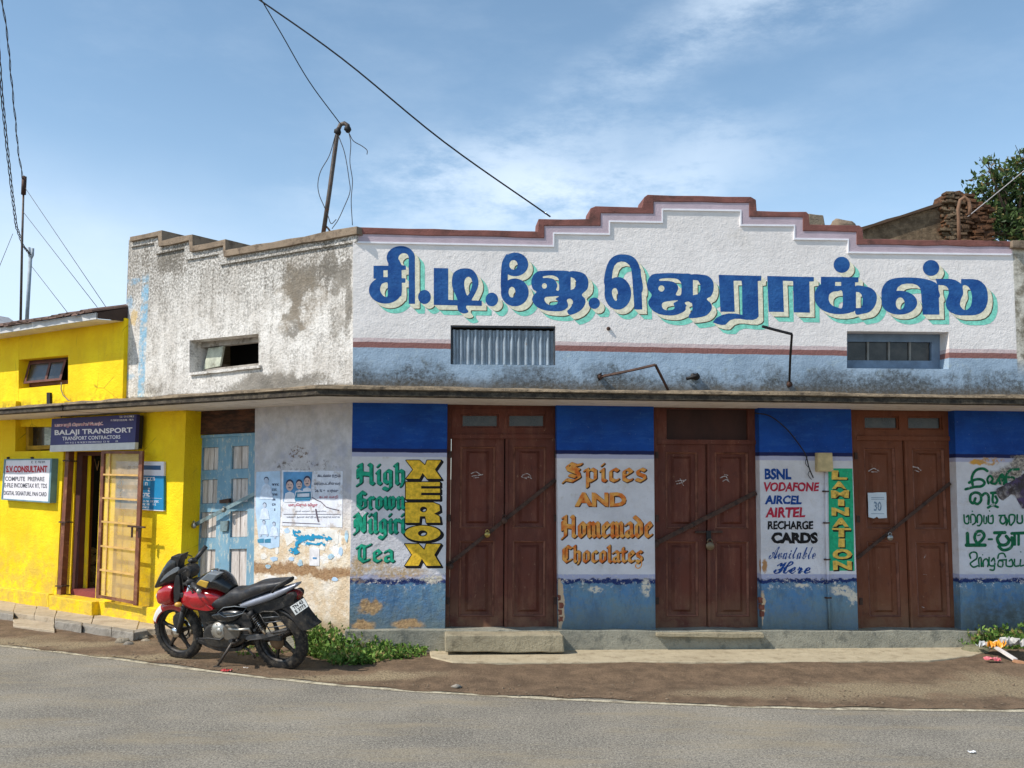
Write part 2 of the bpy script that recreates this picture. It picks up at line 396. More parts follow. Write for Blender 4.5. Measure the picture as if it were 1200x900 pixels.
# ---------------------------------------------------------------- materials
WHITE = S(224, 221, 220)
def stains(c, col, lst, colour):
    for (u, z, ru, rz, *k) in lst: col = c.mix(c.m('MULTIPLY', c.blob(u, z, ru, rz), k[0] if k else 1), col, colour)
    return col
def m_upper(c):
    x, z, _ = c.xy(); zz = c.m('ADD', z, c.m('MULTIPLY', c.m('SUBTRACT', c.noise(3, 3), .5), .02))
    z1, z2, z3 = mz(700, 401), mz(700, 405.5), mz(700, 412)
    n1 = c.noise(2.2, 7, .65); n2 = c.noise(30, 5, .7); n3 = c.noise(9, 7, .72, off=5)
    w = c.mix(c.sm(n1, .35, .7), S(238, 231, 226), S(226, 219, 214)); w = c.mix(c.m('MULTIPLY', c.sm(n2, .6, .75), .25), w, S(180, 170, 160))
    w = c.mix(c.m('MULTIPLY', c.sm(c.noise(1.6, 8, .7, off=9), .57, .72), .35), w, S(196, 186, 172))
    blue = c.mix(c.sm(n1, .3, .7), S(164, 184, 202), S(144, 164, 182)); blue = c.mix(c.sm(n3, .56, .66), blue, S(172, 190, 200))
    # mould creeping up from the ledge, streaky
    zb = mz(700, 458); hgt = c.sm(z, zb + .75, zb - .05)
    st = c.noise(1.5, 6, .65, st=(1, .35), off=2); g = c.m('ADD', c.m('MULTIPLY', hgt, .72), c.m('SUBTRACT', st, .5)); g = c.m('ADD', g, c.m('MULTIPLY', c.m('SUBTRACT', n3, .5), .9))
    g2 = c.sm(g, .42, .72)
    blk = c.m('MULTIPLY', g2, c.sm(c.noise(24, 7, .8), .28, .6)); blue = c.mix(c.m('MULTIPLY', blk, .9), blue, S(62, 62, 58))
    blue = c.mix(c.m('MULTIPLY', c.sm(z, zb + .16, zb), .75), blue, S(96, 84, 66))
    for (px, py, r1, r2) in [(620, 442, .42, .16), (700, 436, .2, .12), (810, 443, .18, .10), (430, 440, .25, .2), (970, 445, .35, .16), (1050, 452, .5, .14), (905, 440, .12, .2)]:
        u_, z_ = M.uz(px, py); blue = c.mix(c.m('MULTIPLY', c.m('MULTIPLY', c.blob(u_, z_, r1, r2), c.sm(c.noise(20, 7, .8, off=4), .3, .66)), .6), blue, S(74, 76, 76))
    col = c.mix(c.sm(zz, z1 + .004, z1 - .004), w, S(206, 186, 184)); col = c.mix(c.sm(zz, z2 + .004, z2 - .004), col, S(140, 98, 92)); col = c.mix(c.sm(zz, z3 + .004, z3 - .004), col, blue)
    col = c.mix(c.m('MULTIPLY', c.sm(z, mz(700, 300), mz(700, 255)), .08), col, S(150, 140, 130))
    ue = M.uz(1187, 300)[0]; old = c.mix(c.sm(c.noise(5, 8, .7), .4, .62), S(206, 200, 186), S(120, 112, 96)); col = c.mix(c.m('MULTIPLY', c.sm(x, ue - .01, ue + .01), c.sm(z, z2 - .3, z2)), col, old)
    h = c.m('ADD', c.noise(16, 6, .6), c.m('MULTIPLY', c.noise(55, 4, .6), .5)); return col, h
upper_m = mat('upper_stucco', m_upper, .9, bump=.008)
def m_pillar(c):
    x, z, _ = c.xy(); zz = c.m('ADD', z, c.m('MULTIPLY', c.m('SUBTRACT', c.noise(8, 5), .5), .012))
    rag = c.m('MULTIPLY', c.m('SUBTRACT', c.noise(7, 8, .75, off=1), .5), .17)
    zr = c.m('ADD', z, rag); Z = [mz(710, y) for y in (528, 532.5, 537.5, 673, 679, 684)]
    n1 = c.noise(3, 6, .6); nf = c.noise(38, 5, .7)
    bl = c.mix(c.sm(n1, .3, .7), S(18, 74, 158), S(14, 60, 134)); bl = c.mix(c.m('MULTIPLY', c.sm(c.noise(6, 9, .8, st=(.5, 2)), .48, .66), .5), bl, S(44, 96, 168)); bl = c.mix(c.m('MULTIPLY', c.sm(c.noise(26, 6, .8, off=21), .63, .68), .5), bl, S(150, 170, 196))
    wh = c.mix(c.sm(n1, .3, .7), S(222, 219, 222), S(204, 200, 202)); wh = c.mix(c.m('MULTIPLY', c.sm(c.noise(7, 7, .7, off=7), .56, .7), .4), wh, S(176, 162, 142))
    wh = c.mix(c.m('MULTIPLY', c.sm(nf, .64, .72), .4), wh, S(120, 108, 96))
    lo = c.mix(c.sm(c.noise(2.5, 8, .7, off=3), .35, .65), S(82, 128, 172), S(108, 142, 162)); lo = c.mix(c.m('MULTIPLY', c.sm(c.noise(12, 8, .8, off=4), .44, .62), .7), lo, S(120, 136, 140)); lo = c.mix(c.m('MULTIPLY', c.sm(c.noise(5, 8, .8, st=(1.2, .4), off=14), .46, .62), .5), lo, S(58, 88, 118))
    lo = c.mix(c.sm(c.noise(14, 8, .8, off=8), .66, .7), lo, S(206, 196, 176))
    zb = mz(710, 739); lo = c.mix(c.m('MULTIPLY', c.sm(z, zb + .42, zb), .7), lo, S(100, 108, 104))
    col = c.mix(c.sm(zz, Z[0] + .004, Z[0] - .004), bl, S(28, 36, 82)); col = c.mix(c.sm(zz, Z[1] + .004, Z[1] - .004), col, S(176, 176, 200)); col = c.mix(c.sm(zz, Z[2] + .006, Z[2] - .006), col, wh)
    lil = c.mix(c.sm(nf, .55, .65), S(170, 172, 198), S(200, 196, 190)); col = c.mix(c.sm(zz, Z[3] + .006, Z[3] - .006), col, lil)
    d_ = c.sm(zr, Z[4] + .01, Z[4] - .004); col = c.mix(d_, col, S(32, 50, 100)); col = c.mix(c.sm(zr, Z[5] + .01, Z[5] - .004), col, lo)
    # flaked rim under the white field
    rim = c.m('MULTIPLY', c.m('MULTIPLY', c.sm(z, Z[4] - .16, Z[4] - .02), c.sm(z, Z[4] + .03, Z[4] - .01)), c.sm(c.noise(15, 8, .8, off=6), .55, .6)); col = c.mix(rim, col, S(222, 214, 202))
    B = lambda px, py, a, b: (*M.uz(px, py), a, b)
    tan = c.mix(c.sm(c.noise(20, 6, .7), .35, .65), S(194, 160, 116), S(160, 128, 94))
    for q in (B(434, 711, .15, .10), B(425, 733, .16, .07), B(478, 731, .2, .06)): col = c.mix(c.blob(*q), col, tan)
    for q in (B(435, 661, .3, .13), B(470, 672, .35, .07), B(418, 668, .1, .16)): col = c.mix(c.m('MULTIPLY', c.blob(*q), c.sm(c.noise(26, 6, .75), .32, .6)), col, S(196, 166, 128))
    for q in (B(505, 678, .16, .06), B(757, 688, .06, .13), B(698, 691, .1, .04), B(985, 692, .16, .07), B(940, 686, .1, .03), B(1000, 700, .08, .1)): col = c.mix(c.m('MULTIPLY', c.blob(*q), c.sm(c.noise(22, 6, .75), .4, .5)), col, S(214, 204, 186))
    for q in (B(656, 710, .05, .3), B(655, 690, .04, .12), B(892, 712, .05, .2)): col = c.mix(c.blob(*q, soft=(1, .8)), col, S(196, 170, 140))
    col = c.mix(c.blob(*B(884 + 12, 663, .035, .09, ), ), col, S(176, 130, 86))
    # torn poster paste and flaked plaster on the right hand pillar
    p4 = c.mix(c.sm(c.noise(30, 7, .75), .4, .58), S(190, 176, 156), S(92, 82, 74))
    for q in (B(1178, 556, .25, .09), B(1196, 546, .2, .12), B(1168, 563, .14, .06)): col = c.mix(c.m('MULTIPLY', c.blob(*q), .9), col, p4)
    col = c.mix(c.blob(*B(1146, 542, .13, .035)), col, S(214, 158, 70)); col = c.mix(c.m('MULTIPLY', c.blob(*B(1160, 540, .2, .05)), c.sm(c.noise(30, 7), .45, .55)), col, S(196, 150, 96))
    u4 = M.uz(1150, 700)[0]; gr = c.m('MULTIPLY', c.m('MULTIPLY', c.sm(x, u4 - .35, u4), c.sm(z, Z[5] - .02, Z[5] - .4)), c.sm(c.noise(10, 7, .7), .35, .6)); col = c.mix(c.m('MULTIPLY', gr, .8), col, S(78, 80, 74))
    h = c.m('ADD', c.noise(14, 6, .6), c.m('MULTIPLY', nf, .5)); h = c.m('ADD', h, c.m('MULTIPLY', c.sm(zr, Z[4] + .01, Z[4]), -.35)); return col, h
pillar_m = mat('painted_pillar', m_pillar, .82, bump=.014)
def m_left(c):
    x, z, _ = c.xy(); B = lambda px, py, a, b: (*L.uz(px, py), a, b)
    base = c.mix(c.sm(c.noise(1.3, 6, .6), .35, .65), S(236, 231, 224), S(208, 201, 192)); fine = c.noise(34, 6, .78); mid = c.noise(6, 8, .75, off=3)
    dirt = c.mix(c.sm(c.noise(3, 5), .35, .65), S(134, 126, 114), S(98, 91, 80)); strk = c.noise(5, 7, .72, st=(2.2, .22), off=6)
    g = c.m('ADD', .0, 0)
    for px, py, a, b, k in [(352, 330, .62, .42, .9), (390, 310, .4, .5, .85), (395, 380, .3, .35, .6), (345, 375, .35, .35, .8), (200, 310, .7, .38, .75), (170, 300, .3, .3, .6), (265, 325, .6, .35, .45), (360, 420, .4, .3, .4), (320, 452, 1.6, .22, .95), (180, 455, .6, .2, .6), (215, 360, .5, .3, .35), (300, 395, .4, .3, .2), (408, 350, .12, .8, .8)]:
        g = c.m('MAXIMUM', g, c.m('MULTIPLY', c.blob(*B(px, py, a, b), soft=(1, .2)), k))
    g = c.m('MAXIMUM', g, c.m('MULTIPLY', c.sm(z, lz(300, 448), lz(300, 462)), .95)); g = c.m('MAXIMUM', g, .40)
    msk = c.sm(c.m('ADD', c.m('MULTIPLY', g, .62), c.m('ADD', c.m('MULTIPLY', c.m('SUBTRACT', fine, .5), 1.0), c.m('ADD', c.m('MULTIPLY', c.m('SUBTRACT', mid, .5), .6), c.m('MULTIPLY', c.m('SUBTRACT', strk, .5), .45)))), .14, .50)
    col = c.mix(c.m('MULTIPLY', msk, .85), base, dirt)
    col = c.mix(c.m('MULTIPLY', c.m('MULTIPLY', c.blob(*B(352, 345, .5, .5)), c.sm(mid, .38, .55)), .45), col, S(140, 124, 102))
    col = c.mix(c.m('MULTIPLY', c.m('MULTIPLY', c.sm(c.m('ADD', z, c.m('MULTIPLY', strk, .9)), lz(290, 380) + .45, lz(290, 300) + .45), c.sm(fine, .36, .6)), .75), col, S(92, 86, 76))
    ub = [L.uz(px, 370)[0] for px in (165, 172)]; sb = c.m('MULTIPLY', c.m('MULTIPLY', c.sm(c.m('ADD', x, c.m('MULTIPLY', c.m('SUBTRACT', c.noise(5, 4), .5), .08)), ub[0] - .02, ub[0] + .01), c.sm(x, ub[1] + .03, ub[1])), c.m('MULTIPLY', c.sm(c.noise(9, 8, .75), .38, .55), c.sm(z, lz(168, 318), lz(168, 332))))
    col = c.mix(c.m('MULTIPLY', sb, .8), col, S(120, 176, 206))
    for q in (B(152, 360, .12, .18), B(150, 440, .2, .06), B(156, 330, .2, .06)): col = c.mix(c.m('MULTIPLY', c.m('MULTIPLY', c.blob(*q), c.sm(mid, .4, .55)), .65), col, S(128, 172, 200))
    col = c.mix(c.m('MULTIPLY', c.blob(*B(157, 372, .1, .12)), .6), col, S(214, 176, 90))
    h = c.m('ADD', c.noise(12, 6, .6), c.m('MULTIPLY', fine, .7)); return col, h
left_m = mat('weathered_whitewash', m_left, .92, bump=.02)
def m_pier(c):
    x, z, _ = c.xy(); B = lambda px, py, a, b: (*L.uz(px, py), a, b); fine = c.noise(30, 6, .75); mid = c.noise(5, 8, .72, off=3)
    up = c.mix(c.sm(mid, .35, .65), S(206, 202, 204), S(182, 178, 178)); up = c.mix(c.m('MULTIPLY', c.sm(c.noise(3, 7, .7, off=5), .5, .64), .35), up, S(156, 160, 186))
    dn = c.mix(c.sm(mid, .38, .6), S(226, 212, 190), S(212, 188, 156)); dn = c.mix(c.m('MULTIPLY', c.sm(c.noise(4, 8, .75, off=9), .5, .6), .8), dn, S(232, 222, 208)); dn = c.mix(c.m('MULTIPLY', c.sm(fine, .56, .66), .5), dn, S(164, 134, 100))
    zl = lz(355, 552); col = c.mix(c.sm(c.m('ADD', z, c.m('MULTIPLY', c.m('SUBTRACT', mid, .5), .35)), zl - .35, zl - .75), up, dn)
    fl = c.m('MULTIPLY', c.m('MULTIPLY', c.blob(*B(350, 546, .75, .08)), c.sm(c.noise(11, 9, .8, off=6), .52, .6)), .8); col = c.mix(fl, col, S(92, 78, 66)); col = c.mix(c.m('MULTIPLY', c.blob(*B(350, 530, .2, .07), ), c.sm(fine, .52, .56)), col, S(110, 84, 60))
    band = c.mix(c.sm(fine, .35, .65), S(138, 100, 66), S(172, 138, 100))
    zb_ = c.m('ADD', c.m('SUBTRACT', z, lz(355, 667)), c.m('ADD', c.m('MULTIPLY', c.m('SUBTRACT', c.noise(2.2, 7, .7, off=12), .5), .34), c.m('MULTIPLY', c.m('SUBTRACT', fine, .5), .06)))
    col = c.mix(c.m('MULTIPLY', c.m('MULTIPLY', c.sm(zb_, -.085, -.055), c.sm(zb_, .075, .03)), .95), col, band)
    for px in (330, 375): col = c.mix(c.m('MULTIPLY', c.blob(*B(px, 610, .28, .3)), c.sm(c.noise(7, 7, .7, off=2), .45, .5)), col, S(234, 230, 226))
    for px, py, a, b in [(335, 690, .3, .06), (380, 655, .1, .07), (395, 640, .12, .2), (316, 678, .2, .05)]: col = c.mix(c.m('MULTIPLY', c.blob(*B(px, py, a, b)), c.sm(mid, .42, .5)), col, S(236, 232, 226))
    col = c.mix(c.sm(z, lz(355, 712), lz(355, 735)), col, S(170, 150, 120))
    return col, c.m('ADD', c.noise(12, 6, .6), c.m('MULTIPLY', fine, .6))
pier_m = mat('flaking_limewash', m_pier, .9, bump=.016)
def m_yellow(c):
    x, z, _ = c.xy(); n = c.noise(1.6, 7, .6); col = c.mix(c.sm(n, .35, .62), S(250, 216, 20), S(238, 198, 12))
    zb = lz(90, 700); col = c.mix(c.m('MULTIPLY', c.m('MULTIPLY', c.sm(z, zb + 1.0, zb), c.sm(c.noise(5, 8, .75, off=2), .38, .60)), .75), col, S(190, 158, 76))
    col = c.mix(c.m('MULTIPLY', c.sm(c.noise(3.5, 8, .75, off=6, st=(1, .3)), .52, .72), .4), col, S(206, 164, 40))
    cr = c.sm(c.voro(1.1, 'DISTANCE_TO_EDGE'), .006, .001); cr = c.m('MULTIPLY', cr, c.sm(c.noise(1.2, 3, off=4), .52, .6)); col = c.mix(c.m('MULTIPLY', cr, .6), col, S(120, 90, 20))
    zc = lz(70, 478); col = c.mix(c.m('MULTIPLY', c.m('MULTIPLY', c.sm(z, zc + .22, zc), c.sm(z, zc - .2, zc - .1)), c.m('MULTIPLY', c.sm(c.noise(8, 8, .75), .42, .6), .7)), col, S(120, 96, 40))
    col = c.mix(c.m('MULTIPLY', c.sm(c.noise(48, 4, .7), .66, .72), .3), col, S(180, 140, 40))
    return col, c.m('ADD', c.noise(9, 5, .6), c.m('MULTIPLY', c.noise(42, 4, .6), .6))
yellow_m = mat('yellow_paint', m_yellow, .8, bump=.014)
def m_conc(base, dark, name, bump=.012, sc=1.0, joint=None):
    def f(c):
        col = c.mix(c.sm(c.noise(2.2 * sc, 7, .65), .3, .7), base, tuple(.62 * a + .38 * b for a, b in zip(base, dark)))
        col = c.mix(c.m('MULTIPLY', c.sm(c.noise(6 * sc, 9, .75, off=3), .48, .66), .7), col, dark); fn = c.noise(60 * sc, 4, .7); col = c.mix(c.m('MULTIPLY', c.sm(fn, .58, .7), .45), col, tuple(a * .5 for a in dark[:3]) + (1,))
        return col, c.m('ADD', c.noise(11, 7, .65), c.m('MULTIPLY', fn, .5))
    return mat(name, f, .93, bump=bump)
canopy_m = m_conc(S(150, 136, 116), S(58, 50, 42), 'weathered_ledge', .02)
soffit_m = m_conc(S(236, 228, 220), S(190, 178, 168), 'limewashed_soffit', .008)
cope_r = flat('brown_coping_paint', S(128, 82, 74), .85, amt=.22, sc=4, bump=.006, grime=S(92, 62, 56))
cope_l = m_conc(S(150, 132, 112), S(70, 58, 48), 'bare_coping', .015)
lilac_m = flat('lilac_paint', S(186, 168, 176), .85, amt=.1, sc=5, bump=.004)
white_line = flat('white_moulding', S(232, 230, 234), .8, amt=.06)
plinth_m = m_conc(S(160, 156, 140), S(92, 94, 88), 'plinth_cement', .02)
step_m = m_conc(S(172, 160, 134), S(104, 96, 78), 'step_cement', .02)
pave_m = m_conc(S(188, 174, 146), S(134, 118, 94), 'pavement_cement', .012)
dark_m = mat('dark_interior', S(20, 17, 15), .9)
def m_door(c):
    x, z, _ = c.xy(); n = c.noise(3, 7, .65, st=(1, .3)); col = c.mix(c.sm(n, .3, .7), S(106, 57, 44), S(84, 46, 37)); col = c.mix(c.m('MULTIPLY', c.sm(x, M.uz(960, 600)[0], M.uz(990, 600)[0]), .55), col, S(122, 72, 44))
    col = c.mix(c.m('MULTIPLY', c.sm(c.noise(9, 8, .75, st=(1, .18), off=3), .48, .64), .4), col, S(132, 84, 66)); col = c.mix(c.m('MULTIPLY', c.sm(c.noise(5, 7, .7, off=8), .56, .7), .5), col, S(64, 38, 34))
    col = c.mix(c.m('MULTIPLY', c.sm(c.noise(20, 7, .8, st=(1, .5), off=5), .61, .66), .55), col, S(168, 130, 104))
    zb = mz(700, 736); col = c.mix(c.m('MULTIPLY', c.m('MULTIPLY', c.sm(z, zb + .5, zb), c.sm(c.noise(4, 7, .7), .35, .6)), .45), col, S(146, 112, 84))
    return col, c.noise(26, 6, .65, st=(1, .14)), c.sm(c.noise(6, 4), .3, .7, .5, .72)
door_m = mat('brown_door_paint', m_door, .6, spec=.22, bump=.004)
def m_door2(c):
    n = c.noise(4, 7, .65, st=(1, .3)); col = c.mix(c.sm(n, .3, .7), S(66, 40, 34), S(50, 32, 29)); return col, c.noise(26, 6, .65, st=(1, .14))
bead_m = flat('highlit_door_bead', S(134, 88, 70), .6, amt=.25, sc=5, bump=.002, grime=S(98, 58, 46))  # lighter brown that puts the panels' edge highlights into the bead colour
door_dark = mat('dark_brown_paint', m_door2, .7, bump=.003)
def m_wood_lintel(c):
    col = c.mix(c.sm(c.noise(7, 8, .75, st=(.5, 2)), .35, .62), S(92, 58, 40), S(44, 30, 24)); return col, c.noise(20, 6, .7, st=(.15, 1))
lintel_m = mat('old_lintel_wood', m_wood_lintel, .85, bump=.006)
glass_m = mat('dusty_glass', lambda c: (c.mix(c.sm(c.noise(6, 6), .35, .7), S(30, 28, 27), S(62, 58, 54)), c.noise(3)), .22, spec=.5, bump=.001)
iron_m = flat('rusty_iron', S(74, 52, 42), .7, .2, .35, 14, .003, grime=S(40, 30, 26))
black_iron = flat('black_iron', S(34, 31, 30), .6, .2, .3, 14, .002)
brass_m = flat('brass_lock', S(170, 146, 84), .35, .8, .2, 20, .001)
steel_m = flat('steel', S(150, 148, 144), .35, .85, .2, 20, .001)
def m_bluedoor(c):
    col = c.mix(c.sm(c.noise(4, 7, .7, st=(1, .4)), .35, .65), S(126, 162, 180), S(106, 146, 168)); col = c.mix(c.sm(c.noise(16, 9, .8, st=(1, .4), off=3), .52, .60), col, S(178, 184, 178)); col = c.mix(c.m('MULTIPLY', c.sm(c.noise(13, 9, .8, st=(1, .3), off=7), .62, .66), .8), col, S(90, 80, 68)); return col, c.noise(22, 7, .7, st=(1, .12))
bluedoor_m = mat('worn_blue_door_paint', m_bluedoor, .75, bump=.006)
def m_plank(c):
    col = c.mix(c.sm(c.noise(9, 9, .75, st=(1.4, .14)), .32, .66), S(226, 218, 212), S(168, 156, 146)); col = c.mix(c.m('MULTIPLY', c.sm(c.noise(12, 9, .8, st=(2, .1), off=4), .56, .64), .8), col, S(84, 66, 50)); return col, c.noise(16, 8, .75, st=(2, .08))
plank_m = mat('weathered_plank', m_plank, .9, bump=.01)
def paint(name, col, amt=.2, chip=.66, under=None):
    chip -= .06; amt *= 1.3
    def f(c):
        k = c.vary(col, 22, amt); k = c.mix(c.m('MULTIPLY', c.sm(c.noise(12, 8, .8, off=2), chip, chip + .05), .7), k, under or S(206, 202, 200)); return k, c.noise(30, 5, .6)
    return mat(name, f, .8, bump=.004)
def m_lb(c):
    k = c.mix(c.sm(c.noise(5, 7, .7), .32, .66), S(20, 70, 134), S(42, 94, 154)); k = c.mix(c.m('MULTIPLY', c.sm(c.noise(16, 8, .75, st=(1, 2.5), off=3), .5, .7), .5), k, S(18, 52, 104)); k = c.mix(c.m('MULTIPLY', c.sm(c.noise(34, 6, .8, off=7), .6, .68), .55), k, S(120, 152, 190)); return k, c.noise(30, 5, .6)
T_blue = mat('letter_blue', m_lb, .8, bump=.006); T_cream = paint('letter_cream', S(228, 222, 196), .12, .64, S(196, 180, 150)); T_teal = paint('letter_teal', S(130, 212, 190), .16, .7); T_line = paint('letter_outline', S(82, 78, 62), .2, .8)
T_green = paint('green_paint', S(34, 158, 124), .25, .68); T_dkgreen = paint('dark_green_paint', S(16, 98, 62), .3, .64); T_black = paint('black_paint', S(26, 23, 24), .2, .74); T_yellow = paint('ochre_yellow_paint', S(236, 188, 52), .22, .7, S(200, 160, 70))
T_navy = paint('navy_paint', S(24, 66, 134), .2, .7); T_red = paint('crimson_paint', S(176, 40, 62), .2, .72); T_bgreen = paint('bright_green_paint', S(38, 168, 120), .15, .7); T_gold = paint('gold_paint', S(226, 184, 84), .2, .72)
def m_orange(c):
    n = c.noise(12, 5, .6, off=1); col = c.mix(c.sm(n, .35, .62), S(214, 106, 40), S(232, 168, 84)); return c.mix(c.sm(c.noise(40, 4), .62, .68), col, S(180, 80, 40)), c.noise(30, 4)
T_orange = mat('orange_shaded_paint', m_orange, .8, bump=.003)
# ================================================================ SHOP BUILDING
shop = thing('shop_building', 'long single storey corner shop with stepped white parapet, blue painted pillars and concrete canopy', 'building', CORNER)
top_M = [(418, 266), (628, 271), (630, 271), (631, 256.5), (690, 256.5), (692, 244), (698, 241.5), (752, 243), (755, 231), (759, 228), (880, 230.5), (886, 234), (887, 247), (945, 248), (948, 251), (949, 263), (1007, 264), (1011, 267), (1012, 280), (1186, 282.5), (1260, 283.5)]
low_M = [(418, 274), (638, 279), (638, 264.5), (704, 264.5), (704, 249.5), (766, 250), (766, 236), (878, 237.5), (878, 254), (941, 254.5), (941, 270.5), (1004, 272), (1004, 286.5), (1186, 289)]
lin_M = [(418, 283), (648, 287.5), (648, 272.5), (713.5, 273.5), (713.5, 258.5), (775.5, 259.5), (775.5, 244.5), (869, 246), (869, 263), (932, 263.5), (932, 279), (995, 280), (995, 295), (1186, 297.5)]
WT = .26
def interp(path, x):
    for a, b in zip(path[:-1], path[1:]):
        if a[0] <= x <= b[0] and b[0] > a[0]: return a[1] + (b[1] - a[1]) * (x - a[0]) / (b[0] - a[0])
    return path[-1][1]
def between(path, x0, x1):
    return [(x0, interp(path, x0))] + [p for p in path if x0 < p[0] < x1] + [(x1, interp(path, x1))]
mid_M = [(x, y + 3) for x, y in top_M]
mb = MB()
cols = [(413.5, 528, None), (528, 651, (381, 427)), (651, 992.5, None), (992.5, 1112, (388, 431.5)), (1112, 1260, None)]
mid_M[0] = (413.5, 268.8)
for x0, x1, w in cols:
    tp = between(mid_M, x0, x1)
    yb = lambda x: 467.5 + (x - 413) * .0172
    if w is None: mb.px(M, tp + [(x1, yb(x1)), (x0, yb(x0))], -WT, 0)
    else:
        mb.px(M, tp + [(x1, w[0] + (1.2 if x0 < 700 else 1)), (x0, w[0])], -WT, 0); mb.px(M, [(x0, w[1]), (x1, w[1] + 1), (x1, yb(x1)), (x0, yb(x0))], -WT, 0)
fin(mb, 'wall', upper_m, shop, label='upper wall, white above a brown line and mouldy pale blue below')
mb = MB(); mb.px(M, top_M[:-1] + low_M[::-1], -WT - .04, .022, .006, .25); fin(mb, 'coping', cope_r, shop, .006, label='stepped brown painted coping')
mb = MB(); mb.px(M, [(1186.5, 281.5), (1260, 283), (1260, 292), (1186.5, 290)], -WT - .04, .07, .008); fin(mb, 'coping', cope_l, shop, .006, label='bare grey end of the coping')
mb = MB(); mb.px(M, [(x, y - 1) for x, y in low_M] + [(x, y) for x, y in lin_M[::-1]], -.01, .012); fin(mb, 'moulding', lilac_m, shop, label='lilac band under the coping')
mb = MB(); mb.px(M, [(x, y - .3) for x, y in lin_M] + [(x - (1.5 if i in (1, 2, 3, 4, 5, 6) else -1.5 if i > 6 else 0) * -1 * 1.0, y + 1.7) for i, (x, y) in reversed(list(enumerate(lin_M)))], -.01, .018); fin(mb, 'moulding', white_line, shop, label='thin white bead')
# left wing -----------------------------------------------------------
top_L = [(152, 277.5), (189.5, 269.5), (189.6, 282), (225.5, 274.5), (225.6, 288), (264, 280), (264.1, 293), (418, 265)]
low_L = [(152, 283), (185, 276.5), (185.5, 289), (221, 281.5), (222, 295), (261, 287.5), (262, 301), (418, 274)]
lin_L = [(152, 289.5), (181, 284.5), (181.5, 298), (216, 291), (217, 304.5), (256, 297.5), (256.5, 310.5), (418, 283)]
mid_L = [(x, y + 3) for x, y in top_L]; mid_L[0] = (151, 281); mid_L[-1] = (413.5, 268.8)
mb = MB()
mb.px(L, between(mid_L, 151, 222) + [(222, 478), (143, 481)], -.34, 0)
mb.px(L, between(mid_L, 222, 303) + [(303, 391), (222, 399)], -.34, 0); mb.px(L, [(222, 437), (303, 428), (303, 474), (222, 478)], -.34, 0)
mb.px(L, between(mid_L, 303, 413.5) + [(413.5, 467), (303, 474)], -.34, 0)
fin(mb, 'wall', left_m, shop, label='upper wall with peeling dirty whitewash')
mb = MB(); mb.px(L, top_L + low_L[::-1], -.38, .07, .01, .25); fin(mb, 'coping', cope_l, shop, .006, label='bare stepped coping')
mb = MB(); mb.px(L, [(x, y - 1) for x, y in low_L] + lin_L[::-1], -.01, .03); fin(mb, 'moulding', left_m, shop, label='dirty white band under the coping')
# left wing lower pier
mb = MB(); mb.px(L, [(299, 474), (413.2, 466), (409, 752), (297, 745)], -.3, 0, .0); fin(mb, 'wall', pier_m, shop, label='flaking limewashed pier with poster remains')
# pillars -------------------------------------------------------------
PT = 470
for i, q in enumerate([[(413.2, PT), (524.5, PT), (521.5, 752), (409, 752)], [(652, PT), (766, PT), (768.5, 752), (655, 752)], [(889, PT), (997, PT), (1006.5, 752), (893.5, 752)], [(1118, PT), (1260, PT), (1265, 752), (1127, 752)]]):
    mb = MB(); uz = [M.uz(x, y, 0) for x, y in q]
    mb.prism(M, uz, -WT, 0.0); fin(mb, 'pillar', pillar_m, shop, .004, label=['pillar with green and yellow lettering, tan patches on its base', 'pillar lettered in orange', 'pillar lettered with phone recharge names', 'pillar with torn paper over green lettering'][i])
# broken plaster with bricks showing, left edge of second pillar and third pillar
brick_m = flat('red_brick', S(120, 70, 56), .9, amt=.3, sc=9, bump=.006)
for x0, y, w in ((654, 697, 3), (655, 706, 5), (654.5, 714, 4), (655, 722, 5), (890, 700, 4), (891, 708, 5), (891.5, 716, 4)):
    mb = MB(); mb.px(M, [(x0, y), (x0 + w, y + .5), (x0 + w, y + 6.5), (x0, y + 7)], -.05, .003, .008, .02); fin(mb, 'brick', brick_m, shop, .003)
# canopy slab -----------------------------------------------------------
def slab_pts(pM, pL, uL, uR):
    "plan polyline of offset lines of both walls, left to right"
    out = []
    for k in range(23): out.append(L.at(uL * (1 - k / 22), 0, pL) if k < 22 else None)
    # mitre at corner: intersection of the two offset lines
    a0, d0 = L.at(0, 0, pL), L.t; a1, d1 = M.at(0, 0, pM), M.t
    den = d0.x * d1.y - d0.y * d1.x; r = a1 - a0; k = (r.x * d1.y - r.y * d1.x) / den; mit = a0 + d0 * k
    out = [p for p in out[:-1] if (p - mit).dot(L.t) < -.05] + [mit]
    u0 = (mit - M.o).dot(M.t)
    for k in range(1, 30): out.append(M.at(u0 + (uR - u0) * k / 29, 0, pM))
    return out
uL = L.uz(144, 470)[0]; uR = M.uz(1250, 470)[0]
fr = slab_pts(CP, CP, uL, uR); bk = slab_pts(-.1, -.1, uL, uR)
